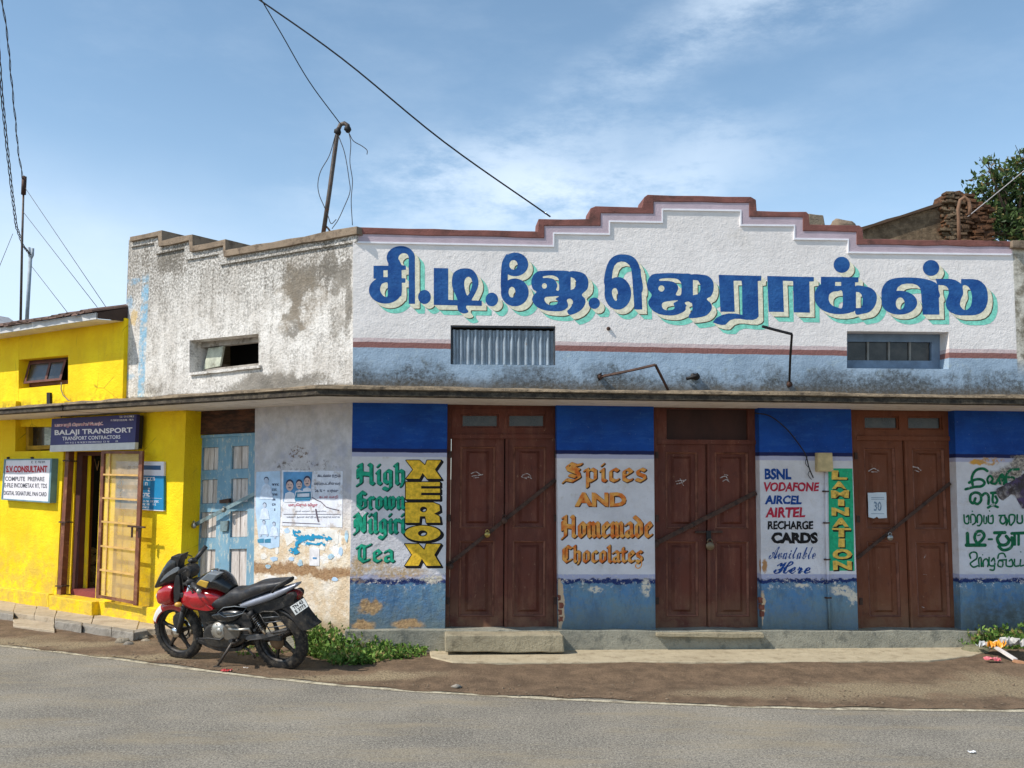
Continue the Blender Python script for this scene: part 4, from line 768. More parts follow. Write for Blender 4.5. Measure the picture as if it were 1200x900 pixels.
# pillar 1
def tword(t, box, m, lab, shade=None, off=.02, sh=(.9, 1.0), **k):
    if shade: text(t, box, M, .0015, shade, shop, 'painted_shade', off=off + .014, shift=sh, **k)
    text(t, box, M, .0028, m, shop, 'painted_word', lab, off=off, **k)
DG = paint('deep_green', S(14, 74, 62), .2, .8); BRN = paint('deep_brown', S(70, 40, 20), .2, .8)
BL = {'i': [.42, [(.08, .85), (.2, 1), (.2, .1), (.34, 0)], [(.16, 1.32), (.22, 1.4)]], 'n': [.86, [(.06, .88), (.2, 1), (.2, .1), (.3, 0)], [(.2, .78), (.48, 1), (.62, .88), (.62, .1), (.76, 0)]],
 'm': [1.24, [(.06, .88), (.2, 1), (.2, .1), (.3, 0)], [(.2, .78), (.46, 1), (.6, .88), (.6, .1), (.7, 0)], [(.6, .78), (.86, 1), (1.0, .88), (1.0, .1), (1.14, 0)]],
 'o': [.82, [(.2, .82), (.2, .16), (.4, 0), (.62, .18), (.62, .84), (.4, 1), (.2, .82)]], 'e': [.76, [(.2, .82), (.2, .16), (.42, 0), (.62, .12)], [(.2, .82), (.42, 1), (.62, .76), (.24, .42)]],
 'a': [.84, [(.16, .84), (.4, 1), (.6, .86), (.6, .12), (.74, .02)], [(.6, .56), (.2, .38), (.2, .12), (.36, 0), (.6, .18)]], 'r': [.62, [(.06, .88), (.2, 1), (.2, .1), (.32, 0)], [(.2, .78), (.42, 1), (.56, .88)]],
 'g': [.82, [(.2, .82), (.2, .22), (.4, .06), (.6, .24)], [(.2, .82), (.4, 1), (.6, .9), (.6, -.22), (.4, -.44), (.12, -.3)]], 'h': [.84, [(.06, 1.38), (.2, 1.5), (.2, .1), (.3, 0)], [(.2, .78), (.44, 1), (.62, .88), (.62, .1), (.5, -.16)]],
 'l': [.42, [(.06, 1.38), (.2, 1.5), (.2, .1), (.34, 0)]], 'd': [.84, [(.62, .18), (.4, 0), (.2, .16), (.2, .82), (.4, 1), (.62, .8)], [(.62, .18), (.62, .9), (.34, 1.2), (.02, 1.42)]],
 'p': [.84, [(.04, .88), (.2, 1), (.2, -.48)], [(.2, .78), (.44, 1), (.62, .84), (.62, .18), (.42, 0), (.2, .16)]], 'c': [.72, [(.2, .82), (.2, .16), (.42, 0), (.6, .12)], [(.2, .82), (.42, 1), (.58, .86)]],
 's': [.74, [(.58, .88), (.4, 1), (.18, .84), (.22, .6), (.54, .42), (.58, .18), (.38, 0), (.12, .14)]], 't': [.6, [(.22, 1.3), (.22, .14), (.4, 0), (.54, .12)], [(.02, .94), (.5, .96)]],
 'w': [1.2, [(.06, .88), (.2, 1), (.2, .16), (.4, 0), (.58, .16), (.58, 1)], [(.58, .16), (.78, 0), (.98, .18), (.98, .84), (.82, 1.02)]],
 'H': [1.3, [(.1, 1.36), (.3, 1.46), (.3, .08), (.04, -.1)], [(.84, 1.46), (.98, 1.36), (.98, .1), (1.14, 0)], [(.3, .82), (.98, .74)], [(.3, .74), (.98, .66)], [(.08, 1.1), (.08, .5)]],
 'G': [1.08, [(.84, 1.26), (.5, 1.48), (.15, 1.2), (.15, .3), (.46, 0), (.84, .2), (.84, .7), (.58, .8)], [(.42, 1.24), (.42, .3)]], 'N': [1.12, [(.02, 1.28), (.26, 1.46), (.26, .1), (.02, -.08)], [(.26, 1.4), (.5, 1.1), (.6, .3), (.84, .08)], [(.84, .08), (.84, 1.3), (1.0, 1.46)], [(.08, 1.0), (.08, .5)]],
 'T': [.98, [(.02, 1.2), (.24, 1.42), (.6, 1.28), (.92, 1.48)], [(.3, 1.3), (.16, 1.0), (.16, .3), (.46, 0), (.8, .16)], [(.5, 1.26), (.5, .26)]],
 'S': [1.08, [(.94, 1.4), (.66, 1.3), (.36, 1.46), (.16, 1.22), (.24, .96), (.76, .66), (.84, .3), (.5, 0), (.12, .12), (-.04, -.1)], [(.36, 1.2), (.8, .92)], [(.3, .5), (.62, .36)]],
 'C': [1.0, [(.84, 1.26), (.5, 1.48), (.15, 1.2), (.15, .3), (.46, 0), (.84, .22)], [(.44, 1.24), (.44, .3)]]}
def bword(t, box, m, lab, shade, w=.27):
    x0, y0, x1, y1 = box; adv = []; X = 0
    for ch in t: adv.append(X); X += BL[ch][0]
    X -= .1; ys = [p[1] for ch in t for st in BL[ch][1:] for p in st]; ymax, ymin = max(ys) + .08, min(ys) - .08; sx, sy = (x1 - x0) / X, (y1 - y0) / (ymax - ymin)
    f = Field(x0 - 5, y0 - 4, x1 + 5, y1 + 4, .3); pw = w * min(sy, sx * 1.25) + .5
    for ch, a in zip(t, adv):
        for st in BL[ch][1:]: f.nib(pw, [(x0 + (a + p[0]) * sx, y1 - (p[1] - ymin) * sy) for p in st])
    f.smear(0, 4).shifted(.12).mesh(M, .0015, 'painted_shade', shade, shop); f.mesh(M, .003, 'painted_word', m, shop, label=lab)
bword('High', (418, 542, 474, 575), T_green, 'High in green blackletter', DG); bword('Grown', (417.5, 575, 473.5, 597), T_green, 'Grown in green blackletter', DG)
bword('Nilgiri', (415, 600, 473.5, 632), T_green, 'Nilgiri in green blackletter', DG); bword('Tea', (418, 637, 461, 659), T_green, 'Tea in green blackletter', DG)
def block(ch, x0, y0, x1, y1):
    f = Field(x0 - 2, y0 - 2, x1 + 6, y1 + 6, .4); k = lambda a, b: (x0 + a * (x1 - x0), y0 + b * (y1 - y0)); pg = lambda p: f.poly([k(*q) for q in p])
    w, h = x1 - x0, y1 - y0
    if ch == 'X': f.add(pg([(0, 0), (.38, 0), (.54, .28), (.60, 0), (1, 0), (.82, .5), (1, 1), (.6, 1), (.47, .68), (.38, 1), (0, 1), (.2, .5)]))
    if ch == 'E': f.add(pg([(0, 0), (1, 0), (1, .23), (.45, .23), (.45, .38), (1, .38), (1, .62), (.45, .62), (.45, .77), (1, .77), (1, 1), (0, 1)]))
    if ch == 'R': f.add(pg([(0, 0), (.8, 0), (.97, .12), (.99, .4), (.82, .55), (.97, .68), (1, 1), (.6, 1), (.57, .68), (.42, .68), (.4, 1), (0, 1)])); f.sub(f.ell(*k(.52, .34), w * .1, h * .14))
    if ch == 'O': f.add(f.ell(*k(.5, .5), w / 2, h / 2)); f.sub(f.ell(*k(.5, .5), w * .13, h * .2))
    f.smear(0, 5).shifted(1.0).mesh(M, .0015, 'painted_shade', T_black, shop); f.mesh(M, .003, 'painted_letter', T_yellow, shop, label='ochre block letter ' + ch)
block('X', 476, 539.5, 517, 561); block('E', 475.5, 565, 515.5, 585); block('R', 475, 589, 516, 612.5); block('O', 474.5, 616, 516, 634); block('X', 474.5, 637.5, 516.5, 663)
# pillar 2
bword('Spices', (661, 542, 757, 571.5), T_orange, 'Spices in orange blackletter', BRN, .3); tword('AND', (673, 577, 734, 593.5), T_orange, 'AND in orange capitals', off=.05, shade=BRN, sh=(.7, .9))
bword('Homemade', (658.5, 603.5, 763.5, 632), T_orange, 'Homemade in orange blackletter', BRN); bword('Chocolates', (658.5, 638.5, 752.5, 661.5), T_orange, 'Chocolates in orange blackletter', BRN)
f = Field(742, 655, 755, 669, .3); f.stroke(1.2, [(752, 657), (751.5, 663), (748, 666), (744.8, 664), (746, 660.5), (749, 661.5)]); f.mesh(M, .0028, 'painted_curl', T_orange, shop)
# pillar 3
for t, b, m_, o_, sh_ in [('BSNL', (896, 549, 927.5, 562), T_navy, .045, 0), ('VODAFONE', (895, 565, 960, 576), T_red, .04, .1), ('AIRCEL', (896, 580.5, 939.5, 591), T_navy, .045, .1), ('AIRTEL', (896.5, 594.5, 943.5, 606.5), T_red, .04, .1), ('RECHARGE', (900, 610.5, 953, 620.5), T_black, .035, 0), ('CARDS', (904, 623.8, 958.5, 637), T_black, .06, 0)]:
    text(t, b, M, .0028, m_, shop, 'painted_word', t + ' in painted capitals', off=o_, shear=sh_)
text(scr('Available'), (901, 640, 956, 655.5), M, .0028, T_navy, shop, 'painted_word', 'Available in blue script', off=.0, shear=.15); text(scr('Here'), (906.5, 657.5, 950, 672.5), M, .0028, T_navy, shop, 'painted_word', 'Here in blue script', off=.012, shear=.15)
mb = MB(); mb.px(M, [(970.5, 549), (999, 549), (1001.5, 669), (972, 669)], .0005, .0015, .002, .1); fin(mb, 'painted_field', T_bgreen, shop, label='bright green field behind the vertical lettering')
for ch, x0, x1, y0, y1 in [('L', 975, 993, 551.5, 562), ('A', 975, 992, 563.8, 573), ('M', 974, 995, 574.5, 583.5), ('I', 982, 989.5, 585.2, 593), ('N', 974.5, 995, 594.8, 604.5), ('A', 975.5, 994.5, 607, 617.3), ('T', 975, 997, 618.8, 629.5), ('I', 982.5, 990, 631, 641), ('O', 975.5, 998.5, 643.5, 655.5), ('N', 976, 998.5, 657.3, 668)]:
    text(ch, (x0, y0, x1, y1), M, .0022, T_black, shop, 'painted_shade', off=.07, shift=(1.1, 1.3)); text(ch, (x0, y0, x1, y1), M, .0032, T_gold, shop, 'painted_letter', 'gold letter ' + ch, off=.05)
# pillar 4 (green Tamil writing, hand drawn strokes)
def tam(strokes, lab, box, k=6.21, ox=1110, oy=535):
    f = Field(*box, .35)
    for w, p in strokes: f.stroke(w / k, [(ox + x / k, oy + y / k) for x, y in p])
    f.mesh(M, .0028, 'painted_word', T_dkgreen, shop, label=lab)
tam([(20, [(185, 205), (180, 150), (210, 100), (260, 88), (292, 105)]), (20, [(160, 190), (205, 168), (250, 168), (272, 192), (250, 216), (195, 222), (135, 238)]), (17, [(300, 195), (292, 165), (312, 140), (332, 165), (318, 190), (350, 198), (372, 165), (396, 145), (404, 175)]), (18, [(385, 195), (378, 160), (400, 130), (418, 165), (412, 200)]), (18, [(432, 200), (430, 140), (460, 100), (520, 92)]), (16, [(445, 150), (480, 152), (492, 180), (470, 205)])], 'first line of green Tamil lettering', (1129, 545, 1196, 577))
tam([(20, [(205, 305), (190, 340), (168, 322), (172, 280), (205, 262), (240, 275), (246, 320), (222, 345), (200, 338)]), (20, [(246, 290), (278, 268), (302, 290), (300, 345)]), (20, [(320, 265), (370, 262)]), (18, [(335, 265), (330, 320), (345, 345), (365, 320), (352, 290)]), (18, [(297, 372), (330, 356), (368, 368)])], 'second line of green Tamil lettering', (1133, 574, 1172, 598))
tam([(12, [(122, 425), (128, 480), (155, 485), (155, 430), (140, 440)]), (12, [(172, 480), (172, 430), (190, 422), (205, 440), (205, 480), (185, 495)]), (9, [(182, 397), (184, 399)]), (12, [(220, 480), (220, 432), (240, 424), (252, 445), (250, 480), (232, 505), (222, 502)]), (11, [(268, 430), (268, 480), (285, 484), (285, 440)]), (12, [(300, 430), (302, 480), (332, 482), (332, 430), (318, 435)]), (9, [(307, 395), (309, 397)]), (13, [(378, 430), (420, 428)]), (14, [(395, 430), (385, 470), (405, 490), (428, 470), (420, 440), (440, 470), (430, 498)]), (13, [(455, 495), (452, 430), (490, 428), (488, 470), (465, 500)]), (13, [(510, 425), (512, 480), (545, 480), (545, 430)])], 'third line of green Tamil lettering', (1128, 596, 1200, 617))
tam([(26, [(147, 560), (150, 640)]), (26, [(140, 645), (275, 645)]), (22, [(215, 630), (200, 590), (215, 550), (250, 545), (270, 575), (250, 610), (225, 630)]), (10, [(222, 575), (240, 570)]), (16, [(302, 602), (326, 602)]), (24, [(345, 555), (420, 553)]), (24, [(385, 565), (365, 600), (385, 640), (430, 640), (450, 610), (430, 580)]), (22, [(375, 655), (405, 680), (450, 672), (475, 640), (470, 590)]), (22, [(470, 560), (560, 556)]), (20, [(520, 560), (520, 640)]), (20, [(490, 560), (492, 640)])], 'fourth line of green Tamil lettering', (1129, 618, 1202, 647))
tam([(12, [(170, 740), (165, 710), (190, 695), (215, 705), (215, 740), (190, 760), (168, 780), (190, 805), (222, 795)]), (12, [(232, 800), (230, 745), (246, 740), (248, 800)]), (8, [(257, 714), (259, 716)]), (12, [(262, 800), (264, 760), (285, 745), (300, 770), (295, 800)]), (12, [(305, 735), (308, 790), (345, 790), (340, 740), (322, 760)]), (12, [(345, 790), (340, 825), (312, 825)]), (12, [(368, 740), (378, 710), (410, 705), (425, 730)]), (12, [(375, 760), (370, 795), (400, 800), (405, 765), (380, 755), (420, 752)]), (12, [(430, 750), (432, 795), (475, 795), (470, 750), (452, 760)]), (12, [(490, 748), (492, 795), (520, 795)]), (11, [(535, 750), (532, 795), (560, 790)]), (8, [(535, 693), (537, 695)])], 'last line of green Tamil lettering', (1133, 645, 1202, 670))
# ================================================================ YELLOW BUILDING
YD = .13
yb = thing('yellow_building', 'bright yellow two storey office with tiled eave left of the white shop', 'building', L.hit(60, 705, YD))
yw = [(-130, 470), (18.5, 470), (18.5, 760), (-130, 760)]
mb = MB()
mb.px(L, [(-130, 470), (18.5, 470), (15, 760), (-130, 760)], -.25, YD)
mb.px(L, [(17.8, 529), (62, 528), (58, 760), (15, 760)], -.25, YD); mb.px(L, [(63, 470), (77.5, 470), (63, 760), (58, 760)], -.25, YD)
mb.px(L, [(77.5, 470), (121, 470), (119, 529), (76.8, 529)], -.25, YD); mb.px(L, [(121, 470), (218.5, 470), (208, 760), (109, 760)], -.3, YD)
fin(mb, 'wall', yellow_m, yb, label='lower wall')
mb = MB(); YU = .06
TY = [(-130, 412), (143.5, 373)]
yt = lambda x: 412 + (x + 130) * (373 - 412) / 273.5
mb.px(L, [(-130, yt(-130)), (22, yt(22)), (21.5, 500), (-130, 500)], -.25, YU); mb.px(L, [(22, yt(22)), (80, yt(80)), (80, 416), (22.3, 421.5)], -.25, YU); mb.px(L, [(22, 455.5), (79.7, 450), (79.7, 500), (21.6, 500)], -.25, YU); mb.px(L, [(80, yt(80)), (146, yt(146)), (142.5, 500), (79.7, 500)], -.25, YU)
fin(mb, 'wall', yellow_m, yb, label='upper wall')
mb = MB(); mb.px(L, [(-130, 672), (0, 688.5), (57, 696), (57, 722), (0, 716), (-130, 702)], -.1, YD + .07, .003, .2); mb.px(L, [(110, 704), (210, 716), (206, 745), (110, 735)], -.1, YD + .07, .003, .2); fin(mb, 'plinth', yellow_m, yb, .01)
mb = MB(); mb.px(L, [(57, 697.5), (107.5, 705.5), (107.5, 740), (57, 728)], -.3, YD + .17, .003, .2); fin(mb, 'doorstep', yellow_m, yb, .01)
yz0 = lz(0, 495, YD) ; 
frY = []; bkY = []
u0, u1 = L.uz(-190, 470)[0], uL + .03
for k in range(20):
    u = u0 + (u1 - u0) * k / 19; frY.append(L.at(u, 0, CP + .0)); bkY.append(L.at(u, 0, -.1))
canopy(frY, bkY, ZS - .004, ZS + CT - .01, .016, canopy_m, soffit_m, yb, 'concrete canopy with broken edge')
# upper window
wd = thing('window', 'brown top hung window ajar in the upper wall', None, L.hit(50, 452, 0) - yb.location); wd.parent = yb
brn = flat('brown_frame_paint', S(96, 58, 50), .7, amt=.25)
q = Q(L, [(33, 421), (86, 416), (85, 449), (32.5, 454)], -.12)
mb = MB(); rect(q, -.3, -.2, 1.3, 1.2, mb, -.5, -.48); fin(mb, 'void', dark_m, wd)
mb = MB(); rect(q, 0, 0, 1, .12, mb, -.2, -.1); rect(q, 0, .88, 1, 1, mb, -.2, -.1); rect(q, 0, .12, .08, .88, mb, -.2, -.1); rect(q, .92, .12, 1, .88, mb, -.2, -.1); fin(mb, 'window_frame', brn, wd, .003)
def sl(a, b, dd): u, z = q(a, b); return L.at(u, z, dd)
mb = MB()
for a0, a1, b0, b1 in ((.08, .92, .14, .22), (.08, .92, .82, .9), (.08, .13, .22, .82), (.87, .92, .22, .82), (.55, .6, .22, .82)):
    d_ = lambda b: -.09 + .1 * b; mb.face([sl(a0, b1, d_(b1)), sl(a1, b1, d_(b1)), sl(a1, b0, d_(b0)), sl(a0, b0, d_(b0))]); mb.face([sl(a0, b1, d_(b1)), sl(a0, b1, d_(b1) - .03), sl(a1, b1, d_(b1) - .03), sl(a1, b1, d_(b1))])
fin(mb, 'sash', brn, wd)
for a0, a1 in ((.13, .55), (.6, .87)):
    mb = MB(); mb.face([sl(a0, .82, -.02), sl(a1, .82, -.02), sl(a1, .22, -.075), sl(a0, .22, -.075)]); fin(mb, 'pane', glass_m, wd)
# lower window beside the sign
wd = thing('window', 'small glazed light partly hidden by the dark blue signboard', None, L.hit(45, 527, 0) - yb.location); wd.parent = yb
q = Q(L, [(29, 494), (75, 492), (75, 525), (29, 527)], -.03); brd = flat('dull_yellow_reveal', S(176, 140, 40), .8)
mb = MB(); rect(q, -.4, -.3, 1.3, 1.2, mb, -.4, -.38); fin(mb, 'void', dark_m, wd)
mb = MB(); rect(q, .05, -.1, 1.1, .12, mb, -.1, -.02); rect(q, .05, .88, 1.1, 1.02, mb, -.1, -.02); rect(q, .05, .12, .12, .88, mb, -.1, -.02); fin(mb, 'window_frame', brd, wd, .003)
mb = MB(); rect(q, .12, .12, .42, .88, mb, -.09, -.085); fin(mb, 'pane', glass_m, wd)
mb = MB(); rect(q, .42, .12, 1.1, .88, mb, -.09, -.083); fin(mb, 'pane', mat('bright_pane', lambda c: c.mix(c.sm(c.noise(9, 6, st=(.4, 1.5)), .4, .6), S(104, 120, 110), S(160, 170, 160)), .25, spec=.6), wd)
# entrance
de = thing('doorway', 'dark open doorway with brown frame', None, L.hit(95, 700, -.1) - yb.location); de.parent = yb
mb = MB(); mb.px(L, [(70, 470), (150, 470), (150, 760), (60, 760)], -1.5, -1.48); fin(mb, 'back_wall', dark_m, de)
gd = thing('stacked_goods', 'dim heap of bags and boxes just inside the dark doorway', 'goods', L.hit(108, 690, -.5)); gdm = flat('dim_sacking', S(120, 110, 96), .9, amt=.4)
for x, y, r in ((108, 683, .1), (106, 668, .09), (110, 655, .08), (113, 676, .09), (107, 645, .06)): mb = MB(); mb.ball(L.hit(x, y, -.45), r, 6, .4, (1, .8, .8)); fin(mb, 'bag', gdm, gd)
mb = MB(); mb.tube([L.hit(x, y, -.2) for x, y in ((100, 536), (103, 548), (105, 538), (108, 550), (111, 538), (114, 551), (116, 540))], .006, 5); fin(mb, 'hanging_string', flat('pale_string', S(170, 130, 80)), de)
mb = MB(); mb.px(L, [(88.5, 528), (97, 528), (90.5, 698), (81.5, 696)], -.2, -.02); mb.px(L, [(97, 528), (134, 526), (134, 533), (97, 534)], -.2, -.02); fin(mb, 'door_frame', flat('dark_door_frame', S(74, 38, 34), .7), de, .003)
mb = MB(); mb.px(L, [(97, 534), (106, 534), (101, 697), (90.5, 696)], -.115, -.1); fin(mb, 'inner_wall', yellow_m, de)
mb = MB(); mb.px(L, [(80.5, 528), (89, 528), (82, 697), (71, 696)], -.02, .0); fin(mb, 'reveal', yellow_m, de)
mb = MB(); mb.px(L, [(83, 690), (134, 697), (134, 706), (83, 698)], -.3, .06); fin(mb, 'threshold', flat('red_oxide_sill', S(128, 58, 56), .8), de)
gt = thing('gate_leaf', 'narrow brown gate leaf folded back at the left of the doorway', None, L.hit(72, 697, YD) - yb.location); gt.parent = yb
gb = flat('gate_brown', S(112, 66, 46), .65, amt=.25, grime=S(150, 104, 70))
mb = MB(); mb.px(L, [(77, 528), (81, 528), (71, 697), (66.5, 696)], .1, YD + .05); fin(mb, 'stile', gb, gt, .003)
for x, y in ((75.5, 539), (70.5, 611), (66.5, 686)):
    mb = MB(); mb.px(L, [(x - 2, y), (x + 6, y + .5), (x + 6, y + 2), (x - 2, y + 1.5)], .1, YD + .08); fin(mb, 'hinge', iron_m, gt)
# open gate
gt = thing('gate', 'brown framed translucent gate swung open over the wall sign', None, L.hit(135, 706, YD) - yb.location); gt.parent = yb
GD = YD + .17; gq = [(118.5, 528.5), (167, 528.5), (160, 710), (112, 701)]; q = Q(L, gq, GD)
mb = MB(); rect(q, 0, 0, .075, 1, mb, GD - .03, GD); fin(mb, 'stile', gb, gt, .003); mb = MB(); rect(q, .915, 0, 1, 1, mb, GD - .03, GD); fin(mb, 'stile', gb, gt, .003)
for i, b in enumerate((0, .155, .315, .475, .64, .80, .975)):
    mb = MB(); rect(q, .075, b, .915, b + (.018 if i in (0, 6) else .012), mb, GD - .025, GD + (.001 if i else 0)); fin(mb, 'rail', gb if i in (0, 6) else flat('pale_rail', S(206, 164, 96), .6), gt)
mb = MB(); rect(q, .2, .02, .222, .97, mb, GD - .02, GD - .004); fin(mb, 'rail', flat('pale_rail', S(206, 164, 96)), gt)
def m_sheet():
    m_ = bpy.data.materials.new('translucent_sheet'); m_.use_nodes = True; c = Ctx(m_.node_tree); b = c.n['Principled BSDF']; b.inputs['Base Color'].default_value = S(206, 176, 130); b.inputs['Roughness'].default_value = .45
    t = c.new('ShaderNodeBsdfTransparent'); x = c.new('ShaderNodeMixShader'); c.lk(c.sm(c.noise(5, 6, .6), .3, .7, .38, .6), x.inputs[0]); c.lk(t.outputs[0], x.inputs[1]); c.lk(b.outputs[0], x.inputs[2]); c.lk(x.outputs[0], c.n['Material Output'].inputs[0]); return m_
mb = MB(); uz = q.rect(.075, .018, .915, .975); mb.face([L.at(u, z, GD - .028) for u, z in uz], uz); fin(mb, 'translucent_sheet', m_sheet(), gt)
mb = MB(); mb.bar(L.hit(150, 616.5, GD + .03), L.hit(170, 618, GD + .03), .02, .02); fin(mb, 'latch', iron_m, gt); mb = MB(); mb.bar(L.hit(155, 617, GD + .03), L.hit(154.5, 630, GD + .03), .02, .02, up=(1, 0, 0)); mb.bar(L.hit(164.5, 617, GD + .02), L.hit(163.5, 630, GD + .02), .035, .03, up=(1, 0, 0)); fin(mb, 'latch_plate', iron_m, gt)
# roof with tiles
def at_L(px, py, d): return L.hit(px, py, d)
ED = .45; zt = L.uz(0, 384, ED)[1]; ze1 = L.uz(112.5, 366.5, ED)[1]; ua, ub_ = L.uz(-190, 384, ED)[0], L.uz(113, 370, ED)[0]
zr_ = lambda u: zt + (u - L.uz(0, 384, ED)[0]) * (ze1 - zt) / (ub_ - L.uz(0, 384, ED)[0])
fas = flat('pale_fascia', S(196, 194, 192), .8, amt=.12)
mb = MB(); mb.prism(L, [(ua, zr_(ua) - .085), (ub_, zr_(ub_) - .085), (ub_, zr_(ub_)), (ua, zr_(ua))], ED - .02, ED); fin(mb, 'fascia', fas, yb, .003)
mb = MB(); P = lambda u, dz, d: L.at(u, zr_(u) + dz, d)
mb.face([P(ua, -.05, -.1), P(ub_, -.05, -.1), P(ub_, -.08, ED - .02), P(ua, -.08, ED - .02)]); fin(mb, 'soffit', soffit_m, yb)
tile_m = flat('clay_tile', S(104, 82, 72), .9, amt=.3, sc=7, bump=.006, grime=S(66, 54, 48))
mb = MB(); mb.face([P(ua, .0, ED), P(ub_, .0, ED), P(ub_, 1.0, -3), P(ua, 1.0, -3)]); mb.face([P(ub_, -.07, ED), P(ub_, -.05, -.1), P(ub_, 1.0, -3), P(ub_, 0, ED)]); fin(mb, 'roof', flat('roof_deck', S(66, 52, 46), .9), yb)
nt2 = 46; wt = (ub_ - ua) / nt2
for k in range(nt2):
    u = ua + wt * (k + .5); mb = MB(); rows = []
    for r_, (dd, dz) in enumerate([(ED + .05, -.002 + random.uniform(-.01, .012)), (ED - .5, .15), (-3, 1.02)]):
        rows.append([L.at(u + wt * .5 * math.cos(a), zr_(u) + dz + .045 * math.sin(a), dd + random.uniform(-.02, .02) * (r_ == 0)) for a in [math.pi * j / 6 for j in range(7)]])
    mb.grid(rows, smooth=False); mb.face(rows[0][::-1]); fin(mb, 'roof_tile', tile_m, yb)
mb = MB(); mb.px(L, [(113, 366.5), (146, 372), (147, 376), (113, 373)], ED - .5, ED - .45); fin(mb, 'verge_board', flat('roof_deck', S(66, 52, 46)), yb)
# rubble and little terminal on the canopy top
mb = MB(); mb.px(L, [(54.5, 460), (58.5, 460), (58.5, 474), (54.5, 474)], YU, YU + .03); fin(mb, 'terminal_strip', black_iron, yb)
rub = flat('rubble', S(150, 92, 70), .95, amt=.4)
for k in range(26):
    px_ = random.choice((random.uniform(95, 175), random.uniform(130, 160), random.uniform(40, 170))); p = L.hit(px_, 476, random.uniform(.15, .5)); mb = MB(); mb.ball((p.x, p.y, ZS + CT + .012), random.uniform(.015, .04), 3, .3, (1.4, 1, .6)); fin(mb, 'rubble_piece', rub if k % 3 else canopy_m, yb)
cbm = flat('cable_grey', S(120, 110, 100), .6)
mb = MB(); mb.tube([L.hit(x, y, YU + .03) for x, y in [(72, 448), (71.5, 456), (74, 463), (80, 469), (86, 472), (94, 471)]], .008, 6); fin(mb, 'cable', cbm, yb)
# ---------------------------------------------------------------- blue panelled door of the shop (left wing)
BD = -.12
q = Q(L, [(226.5, 511), (304, 507), (300.5, 735), (218, 735)], BD)
bd = thing('door', 'worn pale blue double door with grey plank panels and an iron bar', None, L.hit(262, 725, BD) - CORNER); bd.parent = shop
mb = MB(); rect(q, -.02, 0, .045, 1, mb, BD - .05, BD + .02); rect(q, .955, 0, 1.05, 1, mb, BD - .05, BD + .02); rect(q, .045, 0, .955, .014, mb, BD - .05, BD + .02); fin(mb, 'door_frame', bluedoor_m, bd, .003)
rows_ = [(.065, .185), (.235, .36), (.405, .54), (.60, .96)]
for k, (x0, x1) in enumerate(((.045, .5), (.5, .955))):
    a0, a1 = x0 + .11, x1 - .1; dd = BD + (.006 if k else 0); mb = MB(); rect(q, x0 + .003, .014, a0, .995, mb, BD - .04, dd); rect(q, a1, .014, x1 - .003, .995, mb, BD - .04, dd)
    yy = [.014] + [v for r in rows_ for v in r] + [.995]
    for j in range(0, len(yy), 2): rect(q, a0, yy[j], a1, yy[j + 1], mb, BD - .04, dd - .001)
    fin(mb, 'door_leaf', bluedoor_m, bd, .003)
    for r0, r1 in rows_:
        n = 3 if k == 0 else 2
        for j in range(n):
            w = (a1 - a0) / n; mb = MB(); rect(q, a0 + w * j + .004, r0 + .0015, a0 + w * (j + 1) - .004, r1 - .0015, mb, BD - .035, BD - .022 + .003 * ((j + k) % 2)); fin(mb, 'plank', plank_m, bd)
        mb = MB(); rect(q, a0, r0, a1, r1, mb, BD - .045, BD - .034); fin(mb, 'groove', dark_m, bd)
ibar([(226, 616), (299, 578)], BD + .06, bd, flat('zinc_bar', S(126, 146, 150), .5, .4, .25, grime=S(92, 80, 66)), 4.2, pl=L); padlock(227, 616, BD + .12, bd, steel_m, .034, L); padlock(262, 598, BD + .09, bd, flat('old_lock', S(130, 130, 124), .5, .5), .026, L)
mb = MB(); mb.px(L, [(257, 586), (268, 584), (268, 589), (257, 590)], BD + .01, BD + .05); fin(mb, 'hasp', iron_m, bd); mb = MB(); mb.px(L, [(258, 611), (267, 610), (266, 622), (258, 623)], BD + .01, BD + .03); fin(mb, 'hasp', flat('zinc_bar', S(126, 146, 150)), bd)
mb = MB(); rect(q, -.02, -.135, 1.05, -.005, mb, BD - .05, BD + .03); fin(mb, 'lintel', lintel_m, bd, .003)
mb = MB(); mb.px(L, [(210, 735), (300, 742), (300, 760), (210, 755)], -.5, -.02); fin(mb, 'threshold', step_m, bd)
# ================================================================ signboards, posters, fittings
def squig(mb, pl, d, box, h, n=1, slope=0, w=None, res=.3, seed=0):
    "rows of worn, unreadable small writing"
    R = random.Random(seed + int(box[0] * 7 + box[1] * 3)); x0, y0, x1, y1 = box; f = Field(x0 - 1, min(y0, y0 + slope * (x1 - x0)) - 1, x1 + 1, max(y1, y1 + slope * (x1 - x0)) + 1, res)
    for r in range(n):
        yb = y0 + (r + .5) * (y1 - y0) / n; x = x0
        while x < x1 - h * .5:
            cw = h * R.uniform(.45, .8); k = R.random(); yy = yb + slope * (x - x0); a, b = yy - h / 2, yy + h / 2; ww = w or h * .24
            if k < .35: f.stroke(ww, [(x, b), (x, a), (x + cw, a), (x + cw, b)], False)
            elif k < .6: f.stroke(ww, [(x, a), (x + cw, a), (x, b), (x + cw, b)], False)
            elif k < .85: f.stroke(ww, [(x + cw, a), (x, a), (x, b), (x + cw, b)], False)
            x += cw + h * .38
            if R.random() < .18: x += h * .5
    f.mesh(pl, d, '', None, None, mb=mb)
navy_b = flat('navy_board', S(34, 34, 104), .5, amt=.15, sc=3); grey_b = flat('pale_board', S(206, 206, 204), .6, amt=.08); black_b = flat('board_side', S(20, 18, 24), .6)
bs = thing('signboard', 'long dark blue transport office signboard hung over the yellow doorway', 'signboard', L.hit(108, 529, .3))
q = Q(L, [(60.8, 490.8), (160, 485.5), (157.8, 526.5), (58.2, 529.5)], .30)
